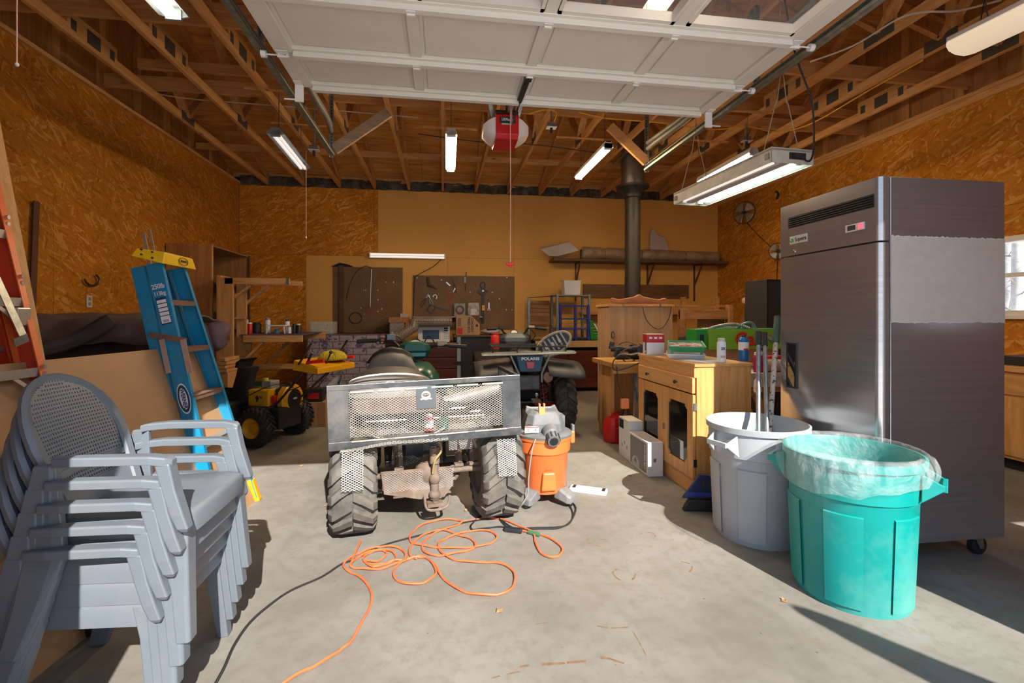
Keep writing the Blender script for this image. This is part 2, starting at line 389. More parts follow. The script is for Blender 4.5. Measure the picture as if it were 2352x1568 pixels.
fm.box((XR-.02, WY0-t, WZ0-t), (XR+.13, WY0+.02, WZ1+t)).box((XR-.02, WY1-.02, WZ0-t), (XR+.13, WY1+t, WZ1+t)).box((XR-.02, WY0, WZ0-t), (XR+.13, WY1, WZ0+.01)).box((XR-.02, WY0, WZ1-.01), (XR+.13, WY1, WZ1+t))
fm.box((XR-.045, WY0-.07, WZ0-t-.03), (XR+.01, WY1+.07, WZ0-t+.01))
fm.build('window_frame', M_white, w1, bevel=.004)
zm = PX(2320, 632, XR+.06).z
MB().box((XR+.04, WY0, zm-.022), (XR+.08, WY1, zm+.022)).build('sash_rail', M_white, w1)
MB().box((XR+.055, WY0, WZ0), (XR+.06, WY1, WZ1)).build('pane', M_pane, w1)
# dark blocking strip over back wall
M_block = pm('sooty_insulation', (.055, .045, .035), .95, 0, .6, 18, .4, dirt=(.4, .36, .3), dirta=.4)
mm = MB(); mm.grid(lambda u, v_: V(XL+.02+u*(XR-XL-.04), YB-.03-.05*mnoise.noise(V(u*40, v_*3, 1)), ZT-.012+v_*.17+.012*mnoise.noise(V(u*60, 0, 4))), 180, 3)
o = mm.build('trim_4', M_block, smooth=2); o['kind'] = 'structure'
# ---------------------------------------------------------------- roof structure
ceil = struct(MB().box((XL-.5, YB-.02, ZT+.12), (XR+.5, YB+.14, ZT+.2)), 'ceiling', M_truss)
YR = 4.83; SL = .345; ZE = ZT+.10
def zr(y): return ZE+(YB-y)*SL if y > YR else ZE+(YB-YR)*SL-(YR-y)*SL
# sheathing in 4x8 sheets, long side across rafters
stepy = 1.22/math.sqrt(1+SL*SL); y = YB+.3; row = 0
for side in (1, -1):
    for r in range(4):
        ya = (YB+.12-r*1.12) if side == 1 else (YR-r*1.12); yb = max(ya-1.117, YR) if side == 1 else max(ya-1.117, YF-.3)
        if ya-yb < .05: continue
        x = XL-.5+(0 if r % 2 else -1.22)
        while x < XR+.5:
            a, b_ = max(x+.003, XL-.5), min(x+2.437, XR+.5)
            if b_-a > .05:
                za, zb = zr(ya)+.09, zr(yb+.003)+.09
                MB().hexa([(a, yb, zb), (b_, yb, zb), (b_, ya, za), (a, ya, za), (a, yb, zb+.012), (b_, yb, zb+.012), (b_, ya, za+.012), (a, ya, za+.012)]).build('plywood_sheet', M_ply, ceil)
            x += 2.44
rc = MB()
for y0, y1 in ((YB+.5, YR), (YR, YF-.35)):
    za, zb = zr(y0)+.105, zr(y1)+.105
    rc.hexa([(XL-.8, y0, za), (XR+.8, y0, za), (XR+.8, y1, zb), (XL-.8, y1, zb), (XL-.8, y0, za+.05), (XR+.8, y0, za+.05), (XR+.8, y1, zb+.05), (XL-.8, y1, zb+.05)])
rc.box((XL-.5, YB+.0, ZT), (XR+.5, YB+.16, zr(YB)+.12)).box((XL-.5, YF-.16, ZT), (XR+.5, YF, zr(YF)+.12))
rc.build('light_leak_cover', M_blackm, ceil)  # unseen solid cover added above the sheathing to stop light leaks
random.seed(3)
XT = [-3.05+.61*k for k in range(14)]
YW = 1.5
def plate(parent, x, y, z, dy, dz, ang=0):
    s = MB()
    for sg in (-1, 1): s.cbox(None, (.002, dy, dz), M=Matrix.Translation((x+sg*.0205, y, z)) @ Matrix.Rotation(ang, 4, 'X'))
    for i in range(int(dy/.018)):
        for j in range(int(dz/.02)):
            s.box((x-.0225, y-dy/2+.005+i*.018, z-dz/2+.006+j*.02), (x-.0205, y-dy/2+.012+i*.018, z-dz/2+.014+j*.02))
    s.build('gusset_plate', M_plate, parent)
for k, x in enumerate(XT):
    tn = bpy.data.objects
    ch = MB().box((x-.019, YF, ZT), (x+.019, YB, ZT+.089)).build('bottom_chord', M_truss, ceil)
    for y0, y1 in ((YB+.1, YR), (YR, YF)):
        MB().beam((x, y0, zr(y0)+.044), (x, y1, zr(y1)+.044), .038, .089).build('rafter', M_truss, ceil)
    for (ya, za), (yb, zb) in [((6.18, ZT+.08), (6.85, zr(6.85))), ((6.18, ZT+.08), (YR+.03, zr(YR)-.02)), ((3.49, ZT+.08), (YR-.03, zr(YR)-.02)), ((3.49, ZT+.08), (2.82, zr(2.82)))]:
        MB().beam((x, ya, za), (x, yb, zb), .036, .085, up=(1, 0, 0)).build('web', M_trussz, ceil)
    for yy in (6.18, 3.49): plate(ch, x, yy, ZT+.06, .28, .1)
    if k != 6:
        bl = MB().box((x-.019, 4.33, ZT+.09), (x+.019, 4.93, ZT+.20)).build('splice_block', M_truss, ceil)
        for yy, w in ((4.63, .16), (4.40, .06), (4.86, .06)): plate(ch, x, yy, ZT+.10, w, .12 if w > .1 else .09)
    if x > 3.5 or k in (0, 1): MB().box((x-.019, 3.36, ZT+.09), (x+.019, 3.45, zr(3.4))).build('web', M_trussz, ceil)
    MB().box((x-.019, YB-.05, ZT), (x+.019, YB-.001, ZT+.13)).build('heel_block', M_truss, ceil)
# long boards on the chords and hanging below
for y0, z0, h, w, xa, xb in [(4.52-.3, ZT+.09, .14, .038, XL, XR), (4.20, ZT+.23, .035, .14, XL, 2.6), (5.5, ZT+.09, .14, .038, XL, XR), (5.36, ZT+.24, .1, .038, XL+.4, XR), (7.35, ZT+.09, .09, .04, XL, XR-.6)]:
    MB().box((xa+.02, y0, z0), (xb-.02, y0+w, z0+h)).build('stiffener_board', M_trussx, ceil)
# gable ends: dark sheathing with studs
for s_, xg in ((-1, XL-.1), (1, XR+.1)):
    g = struct(MB().prism([(xg, YF, ZT+.04), (xg, YB, ZT+.04), (xg, YB, zr(YB)+.1), (xg, YR, zr(YR)+.1), (xg, YF, zr(YF)+.1)], (s_*.02, 0, 0)), 'trim_5' if s_ < 0 else 'trim_6', M_plys)
    for i in range(13):
        y = YF+.5+i*.61
        MB().box((xg-s_*.001, y, ZT+.04), (xg-s_*.038, y+.089, zr(y)+.02)).build('stud', M_trussz, g)
# unpainted birch trunks and twigs seen through the window
M_birch = pm('birch_bark', (.62, .60, .57), .8, 0, .12, 5, .2, dirt=(.08, .07, .06), dirta=.8)
M_twig = pm('bare_twigs', (.30, .26, .22), .9)
random.seed(11)
for i, (px, d, r) in enumerate([(2338, 5.5, .10), (2318, 9, .12), (2305, 12, .13), (2349, 12, .11), (2330, 15, .12)]):
    p = PX(px, 650, XR+d); ln = random.uniform(-.4, .4)
    t = thing('birch_tree', ['white birch trunk nearest outside the window', 'white birch trunk outside, just left of the nearest one', 'thin far birch at the left edge of the window pane', 'far birch trunk right of the nearest birch', 'farthest birch trunk outside the window', 'birch trunk past the right end of the window view', 'birch trunk hidden behind the refrigerator side of the window', 'birch trunk standing far right beyond the window'][i], 'tree', (p.x, p.y, -.05), group='birches outside the window')
    MB().tube([(p.x, p.y, -.05), (p.x+ln*.3, p.y+ln*.2, 2), (p.x+ln*.6, p.y+ln*.5, 4), (p.x+ln, p.y+ln, 8)], [r*1.15, r, r*.85, r*.4], 10).build('trunk', M_birch, t, smooth=True)
    tb = MB()
    for j in range(34):
        z = random.uniform(.3, 5.5); a = random.uniform(0, 6.28); q = V(p.x+ln*z/8, p.y+ln*z/8, z); L = random.uniform(.5, 1.7)
        e = q+V(math.cos(a)*L, math.sin(a)*L, L*random.uniform(.1, .9)); mdl = (q+e)/2+V(0, 0, random.uniform(-.1, .2))
        tb.tube([q, mdl, e], [.016, .010, .003], 4)
        for _ in range(5):
            a2 = random.uniform(0, 6.28); b0 = q.lerp(e, random.uniform(.3, 1)); tb.tube([b0, b0+V(math.cos(a2), math.sin(a2), random.uniform(-.3, .8))*random.uniform(.2, .6)], [.006, .002], 3)
    tb.build('twigs', M_twig, t, kind='stuff')
# unseen, made-up shrub outside the opening, added for its shadow on the floor
def shadow_caster(base, H):
    t = thing('shadow_blocker', 'slim leaning evergreen added outside the garage opening for its shadow, out of view', 'shadow_caster', base)
    s = MB()
    def f(u, v_):
        a = u*2*math.pi; z = v_*H; r = (.19*(1-v_)**.55+.015)*(1+.25*mnoise.noise(V(math.cos(a)*2, math.sin(a)*2, z*5)))
        return V(base[0]-.68*v_+r*math.cos(a), base[1]+r*math.sin(a), z)
    s.grid(f, 40, 60, wrap=True); s.build('blocker_body', pm('blocker', (.05, .12, .04), .9, 0, .3, 40), t, smooth=2)
    MB().cyl((base[0], base[1], -.01), (base[0], base[1], .4), .04).build('stem', M_lum, t)
hz = 1.62/.765*1.03
# ================================================================ overhead door and its hardware
ZD = 3.0; DX0, DX1 = -1.045, 2.165
gd = thing('garage_door', 'white raised overhead door with a row of glass windows, above the atv', 'garage door', (DX0, .95, ZD))
M_door = pm('door_paint', (.70, .66, .60), .55, 0, .03, 5, .02)
rowsY = [(3.60, 3.16), (3.15, 2.60), (2.59, 2.04), (2.03, 1.48), (1.47, .98)]
stx = [DX0+.10, -.17, .585, 1.34, DX1-.07]
for i, (ya, yb) in enumerate(rowsY):
    win = i == 2
    sec = MB()
    if not win: sec.box((DX0, yb, ZD+.028), (DX1, ya, ZD+.045))
    sec.box((DX0, yb, ZD+.001), (DX0+.115, ya, ZD+.028)).box((DX1-.115, yb, ZD+.001), (DX1, ya, ZD+.028))
    for x in stx[1:4]: sec.box((x-.035, yb, ZD+.006), (x+.035, ya, ZD+.03))
    sec.box((DX0+.115, ya-.06, ZD+.001), (DX1-.115, ya, ZD+.028)).box((DX0+.115, yb, ZD+.001), (DX1-.115, yb+.045, ZD+.028))
    sc_ = sec.build('door_section', M_door, gd, bevel=.004)
    lp = MB().box((DX0+.115, ya-.035, ZD-.03), (DX1-.085, ya+.008, ZD+.002)); lp.build('edge_rail', M_door, sc_, bevel=.003)
    for j in range(4):
        a, b_ = stx[j]+(.04 if j else .02), stx[j+1]-.04
        if win:
            fr = MB().box((a, yb+.045, ZD+.004), (b_, yb+.075, ZD+.06)).box((a, ya-.09, ZD+.004), (b_, ya-.06, ZD+.06)).box((a, yb+.045, ZD+.004), (a+.02, ya-.06, ZD+.06)).box((b_-.02, yb+.045, ZD+.004), (b_, ya-.06, ZD+.06))
            fr.build('window_frame', M_door, sc_)
            MB().box((a, yb+.05, ZD+.05), (b_, ya-.07, ZD+.054)).build('pane', M_pane, sc_)
        else:
            MB().box((a+.02, yb+.065, ZD+.018), (b_-.02, ya-.08, ZD+.029)).build('infill_panel', M_door, sc_, bevel=.006)
    if i:
        for x in (DX0+.05, DX1-.05):
            hg = MB().cbox((x, ya, ZD-.006), (.07, .09, .006)).cyl((x-.035, ya, ZD-.02), (x+.035, ya, ZD-.02), .008, n=8).box((x-.03, ya-.01, ZD-.02), (x-.02, ya+.03, ZD)).box((x+.02, ya-.01, ZD-.02), (x+.03, ya+.03, ZD))
            s_ = -1 if x < 0 else 1
            hg.cyl((x, ya, ZD-.014), (x+s_*.13, ya, ZD-.014), .005, n=8)
            hg.cyl((x+s_*.10, ya, ZD-.014), (x+s_*.13, ya, ZD-.014), .022, n=14)
            hg.build('hinge_roller', M_white, sc_)
        for x in stx[1:4]: MB().cbox((x, ya, ZD-.032), (.05, .05, .004)).cyl((x-.02, ya, ZD-.036), (x+.02, ya, ZD-.036), .005, n=6).build('hinge', M_white, sc_)
for x in (DX0+.03, DX1-.03):
    MB().box((x-.028, 3.55, ZD-.125), (x+.028, 3.565, ZD+.0)).box((x-.028, 3.50, ZD-.006), (x+.028, 3.565, ZD)).cyl((x, 3.555, ZD-.11), (x+(-.1 if x < 0 else .1), 3.555, ZD-.11), .006, n=8).build('top_roller_bracket', M_white, gd)
MB().box((.56, 3.18, ZD-.02), (.60, 3.54, ZD-.005)).box((.555, 3.17, ZD-.035), (.605, 3.22, ZD-.005)).build('arm_plate', M_dsteel, gd)
MB().beam((.585, 3.52, ZD-.02), (.583, 3.56, ZD-.02), .02, .02).beam((.583, 3.56, ZD-.02), (.585, 3.95, ZD-.03), .025, .006, up=(1, 0, 0)).build('door_arm', M_dsteel, gd)
# tracks
M_track = pm('weathered_track', (.30, .33, .30), .45, .7, .3, 25, .05, dirt=(.32, .22, .03), dirta=.8)
for x, s_, lb in ((-1.165, 1, 'galvanised door track on the left of the raised door'), (2.335, -1, 'galvanised door track on the right of the raised door')):
    ye = 5.15; t = thing('door_track', lb, 'door track', (x, YF+.1, 0))
    q = MB().box((x-.003, YF+.35, 3.02), (x, ye, 3.085)).box((x, YF+.35, 3.02), (x+s_*.045, ye, 3.024)).box((x, YF+.35, 3.08), (x+s_*.03, ye, 3.084)).box((x+s_*.042, YF+.35, 3.02), (x+s_*.046, ye, 3.04))
    q.build('rail', M_track, t)
    h = MB().box((x-.004, ye-.04, 3.0), (x, ye, 3.66)).box((x-.004, ye-.003, 3.0), (x+.036*s_, ye, 3.66))
    h.build('hanger_angle', M_galv, t)
    MB().box((x-.005, 3.2, 3.08), (x, 3.24, 3.66)).box((x-.005, 3.235, 3.08), (x+.03*s_, 3.24, 3.66)).build('hanger_angle', M_galv, t)
    ho = MB()
    for i in range(18): ho.cbox((x+.016*s_, ye-.0045, 3.05+i*.034), (.010, .003, .016))
    for i in range(26): ho.cbox((x-.005, 1.4+i*.14, 3.05), (.003, .03, .008))
    ho.build('slots', M_blackm, t, kind='stuff')
    sp_ = MB()
    for k, (dz, dx) in enumerate(((.17, .02), (.10, .05))):
        xx = x+s_*(.06+dx); P = smoothpts([(xx, 2.6, 3.10+dz), (xx, 3.4, 3.08+dz), (xx, 4.1, 3.06+dz), (xx-.01*s_, 4.55, 3.08+dz*1.05), (x+s_*.02, 5.1, 3.17+dz*.9)], 12)
        sp_.tube(P, [.024+(.0028 if i % 2 else 0) for i in range(len(P))], 10)
    sp_.build('extension_spring', pm('spring_steel', (.26, .25, .22), .6, .5, .2, 60, .1), t, smooth=True)
# loose braces from the track hangers up to the chords
for p, q, lb in ((PY(768, 343, 5.16), PY(893, 258, 5.16), 'grey weathered lumber brace at the left track end'), (PY(1485, 372, 5.16), PY(1400, 290, 5.16), 'reddish lumber brace at the right track end')):
    solo(MB().beam(p, q, .038, .105), 'lumber_brace', wood('grey_brace', (.22, .14, .09), (.33, .23, .15), (.42, .31, .21), 0) if 'grey' in lb else M_trussx, lb, 'brace')
# opener
ox, oy, oz = .545, 4.15, 2.95
op = thing('garage_door_opener', 'red and white ceiling mounted door opener with a hanging pull cord', 'door opener', (ox, oy, oz))
M_lens = pm('frosted_lens', (.78, .70, .66), .35, 0, .03, 5); M_red = pm('opener_red', (.50, .01, .012), .35)
sec = []
for k in range(17):
    u = -1+2*k/16; x = u*.197; hh = .105*(1-abs(u)**2.6*.62); dd = .17*(1-abs(u)**3*.5)
    sec.append([(ox+x, oy+a*dd, oz+.02+b_*hh) for a, b_ in ((-1, -.75), (-.8, -.95), (.8, -.95), (1, -.75), (1, .75), (.8, .95), (-.8, .95), (-1, .75))])
MB().loft(sec).build('lens', M_lens, op, smooth=True)
sec = []
for k in range(5):
    x = -.098+.196*k/4; sec.append([(ox+x, oy+a*.178, oz+.02+b_*.112) for a, b_ in ((-1, -.7), (-.8, -.97), (.8, -.97), (1, -.7), (1, .75), (.8, 1), (-.8, 1), (-1, .75))])
MB().loft(sec).build('housing', M_red, op, bevel=.004)
MB().box((ox-.1, oy-.15, oz+.13), (ox+.1, oy+.15, oz+.16)).build('top_cover', M_blackm, op, bevel=.01)
MB().box((ox-.068, oy-.185, oz+.035), (ox+.068, oy-.177, oz+.085)).build('badge', M_black, op)
text('LiftMaster', .034, FR((ox, oy-.187, oz+.062), (1, 0, 0), (0, 0, 1)), M_whitep, op, sx_=.75, bold=.0006)
MB().box((ox-.05, oy-.186, oz+.02), (ox+.05, oy-.178, oz+.032)).build('badge_strip', pm('grey_label', (.35, .38, .38), .5), op)
MB().box((ox-.02+.02, 1.0, 3.14), (ox+.02+.02, oy-.05, 3.19)).build('drive_rail', M_dsteel, op)
MB().box((ox+.0, 3.86, 3.08), (ox+.04, 3.98, 3.14)).beam((ox+.02, 3.92, 3.1), (ox+.035, 3.95, 2.98), .012, .02).build('trolley', M_alu, op)
hg = MB()
for (xa, ya), (xb, yb) in (((ox-.1, oy-.0), (ox-.27, oy-.25)), ((ox-.1, oy+.1), (ox-.12, oy+.25)), ((ox+.1, oy), (ox+.27, oy-.25)), ((ox+.1, oy+.1), (ox+.1, oy+.28))):
    hg.beam((xa, ya, oz+.12), (xb, yb, ZT+.02), .035, .003, up=(0, 1, 0))
hg.parts('hanger_strap', M_galv, op)
rx, ry = PY(1172, 300, 3.93).x, 3.93
ztop, zbot = 3.06, PY(1172, 606, 3.93).z
MB().tube([(rx, ry, ztop), (rx+.003, ry, 2.4), (rx, ry, zbot)], .0035, 6).build('release_cord', pm('pink_cord', (.80, .45, .38), .8), op)
MB().box((rx-.035, ry-.008, zbot-.012), (rx+.035, ry+.008, zbot+.012)).box((rx-.015, ry-.008, zbot-.026), (rx+.015, ry+.008, zbot-.01)).build('cord_handle', pm('bright_red', (.85, .02, .02), .4), op, bevel=.005)
# ================================================================ fluorescent lights
M_fix = pm('fixture_enamel', (.62, .57, .52), .45, 0, .06, 8, .02); M_fixg = pm('fixture_grey', (.28, .32, .33), .45, .3, .1, 8)
M_dimtube = emis('weakly_lit_tube', (.9, .82, .76), .55)
def shop_light(p, q, label, wd=.115, grey=False, tubes=M_tube, chain=True, ztopc=ZT, group='hanging shop lights', hood=.05):
    p, q = V(p), V(q); d = (q-p); L = d.length; a = math.atan2(d.y, d.x)-math.pi/2
    t = thing('shop_light', label, 'light', p, a, group)
    mf = M_fixg if grey else M_fix
    h = MB(); w2 = wd/2
    prof = [(-w2, -.012), (-w2, -.004), (-.035, hood), (.035, hood), (w2, -.004), (w2, -.012), (.032, hood-.008), (-.032, hood-.008)]
    h.prism([(x, 0, z+.03) for x, z in prof], (0, L, 0)); h.build('reflector', mf, t, local=True)
    e = MB()
    for y in (0, L-.012): e.prism([(-w2, y, .02), (-.03, y, hood+.03), (.03, y, hood+.03), (w2, y, .02), (.03, y, .005), (-.03, y, .005)], (0, .012, 0))
    e.parts('end_cap', mf, t, local=True)
    for x in (-.024, .024): MB().cyl((x, .02, .012), (x, L-.02, .012), .0175, n=12).build('fluorescent_tube', tubes, t, local=True, smooth=True)
    MB().box((-.045, .0, -.008), (.045, .022, .058)).box((-.045, L-.022, -.008), (.045, L, .058)).parts('tube_socket', mf, t, local=True)
    if chain:
        for y in (.12, L-.12): MB().box((-.33, y-.02, ztopc-p.z-.014), (.33, y+.02, ztopc-p.z-.001)).build('hanger_strip', M_truss, t, local=True)
        for y in (.12, L-.12):
            c = MB(); z = hood+.03; i = 0
            while z < ztopc-p.z:
                ax = (1, 0, 0) if i % 2 else (0, 1, 0)
                c.tube(arc((0, y, z+.012), (.006, .015), 0, 2*math.pi*7/8, 7, ax, (0, 0, 1)), .0017, 4, close=True); z += .025; i += 1
            c.build('chain', M_dsteel, t, local=True)
    return t
shop_light((-1.655, 5.0, 3.15), (-1.70, 6.12, 3.15), 'dim grey hooded shop light hanging left of the raised door track', .17, True, M_dimtube)
shop_light((.085, 4.78, 3.16), (.095, 5.96, 3.16), 'lit two tube shop light hanging left of the door opener')
shop_light((1.775, 4.9, 3.16), (1.775, 6.05, 3.16), 'lit two tube shop light hanging just left of the stove pipe')
shop_light((3.40, 4.76, 3.13), (3.42, 5.9, 3.13), 'lit slim shop light hanging behind the large workshop fixture')
shop_light((-1.645, 2.0, 3.18), (-1.645, 3.2, 3.18), 'grey shop light at the top left edge of the photo', .17, True, M_tubew)
shop_light((1.33, 1.75, 3.27), (1.33, 2.86, 3.27), 'lit shop light seen through the raised door window', .16, False, M_tubew)
# wrap light top right
p, q = V(3.6, 2.83, 3.18), V(3.72, 1.55, 3.18)
wl_ = thing('wrap_light', 'long curved plastic covered ceiling light at the top right', 'light', p, math.atan2((q-p).y, (q-p).x)-math.pi/2)
L = (q-p).length
sec = [[(x*.15*k_, y, .0+z*k_) for x, z in ((-1, .055), (-.8, .02), (-.35, 0), (.35, 0), (.8, .02), (1, .055), (.9, .075), (-.9, .075))] for y, k_ in ((0, .82), (.02, 1), (L-.02, 1), (L, .82))]
MB().loft(sec).build('diffuser', emis('warm_diffuser', (.85, .70, .50), .45), wl_, local=True, smooth=True)
MB().box((-.14, .01, .06), (.14, L-.01, .1)).build('housing', M_fix, wl_, local=True, bevel=.006)
for y in (.15, L-.15): MB().tube([(-.05, y, .1), (0, y, .3), (0, y, .5)], .004, 5).tube([(.05, y, .1), (0, y, .3)], .004, 5).parts('chain', M_dsteel, wl_, local=True)
# big box fixture
p, q = V(2.40, 2.95, 2.40), V(2.33, 4.2, 2.40); a = math.atan2((q-p).y, (q-p).x)-math.pi/2; L = (q-p).length
bf = thing('workshop_fixture', 'dusty white box fixture with one bright tube hung on wires by the refrigerator', 'light', p, a)
w = .17
M_fixd = pm('dusty_enamel', (.50, .46, .39), .6, 0, .2, 10, .05, dirt=(.25, .2, .13), dirta=.6)
MB().box((-w, 0, .085), (w, L, .105)).box((-w, 0, 0), (-w+.004, L, .1)).box((w-.004, 0, 0), (w, L, .1)).box((-w, 0, 0), (w, .004, .1)).box((-w, L-.004, 0), (w, L, .1)).build('housing', M_fixd, bf, local=True)
MB().prism([(-.06, .01, .085), (-.045, .01, .02), (.03, .01, .02), (.045, .01, .085)], (0, L-.02, 0)).build('ballast_cover', pm('mauve_enamel', (.42, .36, .33), .5), bf, local=True)
MB().prism([(-w+.005, .01, .005), (-w+.005, .01, .012), (-.05, .01, .085), (-.05, .01, .08)], (0, L-.02, 0)).prism([(w-.005, .01, .005), (w-.005, .01, .012), (.05, .01, .085), (.05, .01, .08)], (0, L-.02, 0)).build('reflector', pm('dull_reflector', (.50, .56, .5), .5, 0, .2, 20), bf, local=True)
MB().cyl((.085, .05, .03), (.085, L-.05, .03), .014, n=12).build('fluorescent_tube', M_tubec, bf, local=True, smooth=True)
MB().cyl((-.085, .05, .03), (-.085, L-.05, .03), .014, n=12).build('fluorescent_tube', M_dimtube, bf, local=True, smooth=True, label='tube with a weak added glow')  # second tube is given a weak glow of its own
MB().box((.065, .02, .008), (.105, .05, .06)).box((.065, L-.05, .008), (.105, L-.02, .06)).box((-.105, .02, .008), (-.065, .05, .06)).box((-.105, L-.05, .008), (-.065, L-.02, .06)).parts('tube_socket', M_whitep, bf, local=True)
MB().box((-.03, -.008, .03), (.1, .0, .075)).box((-.01, -.012, .04), (.05, -.006, .065)).build('connector', M_dsteel, bf, local=True)
MB().tube(smoothpts([(.05, -.01, .05), (.12, -.02, .02), (.17, -.0, .15), (.15, .0, .45), (.03, .02, .8), (-.05, .05, 1.3)], 6), .006, 6).build('power_cord', M_blackm, bf, local=True, smooth=True)
ww = MB()
for y in (.1, L-.1):
    for x in (-.15, .15): ww.tube([(x, y, .1), (x*.3, y, .48)], .0035, 5)
    ww.tube([(-.04, y, .46), (0, y, .75), (-.02, y, 1.27)], .0035, 5).tube([(.04, y, .46), (0, y, .75)], .0035, 5)
ww.parts('hanging_wire', pm('twine', (.3, .22, .15), .8), bf, local=True)
MB().box((-w-.006, .02, .03), (-w, .06, .07)).box((-w-.006, L-.06, .03), (-w, L-.02, .07)).parts('wire_clip', M_dsteel, bf, local=True)
# wall strip light over the bench
p, q = PY(848, 583, YB-.08), PY(1023, 584, YB-.08)
t = thing('strip_light', 'white strip light mounted on the back wall above the pegboards', 'light', (p.x, YB-.02, 2.40))
MB().box((p.x, YB-.06, 2.40), (q.x, YB-.001, 2.50)).build('housing', M_fix, t, bevel=.008)
for z in (2.425, 2.475): MB().cyl((p.x+.02, YB-.078, z), (q.x-.02, YB-.078, z), .016, n=10).build('fluorescent_tube', M_dimtube, t, smooth=True)
MB().box((p.x, YB-.1, 2.40), (p.x+.02, YB-.058, 2.50)).box((q.x-.02, YB-.1, 2.40), (q.x, YB-.058, 2.50)).parts('tube_socket', M_whitep, t)
MB().tube(smoothpts([PY(1017, 592, YB-.03), PY(995, 612, YB-.03), PY(962, 630, YB-.03), PY(953, 640, YB-.03), PY(950, 700, YB-.03), PY(948, 740, YB-.03)], 5), .006, 6).build('power_cord', M_blackm, t)
# wall cables, junction boxes, wires strung through the trusses
def cable(name, pts, r, m, label, cat='cable', **k): return solo(MB().tube(smoothpts(pts, 6), r, 6), name, m, label, cat, smooth=True, **k)
M_cw = pm('white_cable', (.62, .52, .44), .6); M_cy = pm('yellow_cable', (.75, .42, .03), .6); M_cb = pm('black_cable', (.03, .028, .026), .5)
zc = ZT+.125
cable('wire', [(XL+.02, 5.52, zc), (-2.9, 5.75, zc), (-2.2, 5.78, zc-.005), (-1.6, 5.82, zc+.0), (-.9, 5.86, zc), (-.3, 5.9, zc)], .007, M_cw, 'white cable strung across the trusses from the left wall')
cable('wire', [(-.3, 5.9, zc-.2), (.5, 5.95, zc-.24), (1.2, 6.0, zc-.22), (2.0, 6.05, zc-.26)], .006, M_cb, 'thin dark cable running behind the door opener')
cable('wire', [PZ(1330, 258, ZT-.01), PZ(1400, 272, ZT-.015), PZ(1500, 280, ZT-.01), PZ(1640, 297, ZT-.03), PZ(1712, 290, ZT-.01), PZ(1780, 302, ZT-.02), PZ(1860, 285, ZT-.01), PZ(2000, 205, ZT-.01), PZ(2120, 138, ZT-.01)], .008, M_cy, 'yellow cable along the right truss chords')
cable('wire', [PZ(1215, 262, ZT-.02), PZ(1250, 252, ZT-.01), PZ(1278, 258, ZT-.02), PZ(1272, 282, ZT-.06)], .007, M_cy, 'yellow cable loop beside the door opener')
cable('wire', [PZ(1860, 142, 3.6), PZ(1960, 105, 3.62), PZ(2060, 45, 3.64), PZ(2120, 28, 3.64), PZ(2200, 25, 3.64), PZ(2300, 0, 3.64)], .008, M_cw, 'white cable looping across the chords at the top right')
def jbox(p, label):
    t = thing('junction_box', label, 'outlet box', p)
    MB().cbox(p, (.10, .07, .05)).build('box', M_galv, t, bevel=.003)
    MB().cyl(p, (p.x, p.y, ZT+.0), .01, n=8).build('conduit', M_galv, t)
    MB().cbox(p+V(0, -.01, -.03), (.11, .08, .008)).build('cover', M_whitep, t)
    MB().cyl(p+V(0, -.01, -.034), p+V(0, -.01, -.09), .016, n=10).build('plug', M_black, t)
jbox(PY(722, 340, 5.6), 'outlet box with black plugs on a truss left of the door track')
jbox(PY(1266, 288, 5.2), 'outlet box with one plug right of the door opener')
jbox(PY(1713, 320, 5.2), 'outlet box above the slim shop light')
def pull(px, y, y0, y1, label):
    a, b_ = PY(px, y0, y), PY(px, y1, y); t = thing('pull_cord', label, 'pull cord', b_)
    MB().tube([a, b_], .0035, 6).build('cord', pm('pink_cord', (.80, .45, .38), .8), t); MB().ball(b_, (.01, .01, .012), 8).build('knob', M_whitep, t)
pull(703, 6.05, 345, 545, 'thin pull cord hanging from the left shop light')
pull(39, 2.9, -40, 148, 'white pull cord at the top left corner of the photo')
# ================================================================ leaning sheets and ladders on the left
t = solo(MB().hexa([(-1.345, 3.69, 0), (-1.375, 3.69, 0), (-1.585, 1.25, 0), (-1.561, 1.25, 0), (-1.70, 3.75, 1.14), (-1.73, 3.75, 1.132), (-1.95, 1.31, 1.132), (-1.92, 1.31, 1.14)]), 'fibreboard_sheet', M_mdf, 'large tan fibreboard sheet leaning on its long edge behind the plastic chairs', 'board')
def P_(z): return V(-1.665-.272*z, 2.52+.14*z, z)
a, b_ = P_(0), P_(2.44); dv = V(-.02, -1.2, 0); th = V(-.02, 0, -.005)
solo(MB().hexa([a, a+th, a+th+dv, a+dv, b_, b_+th, b_+th+dv, b_+dv]), 'plywood_sheet', M_lum, 'tall yellow plywood board standing behind the orange ladder', 'board')
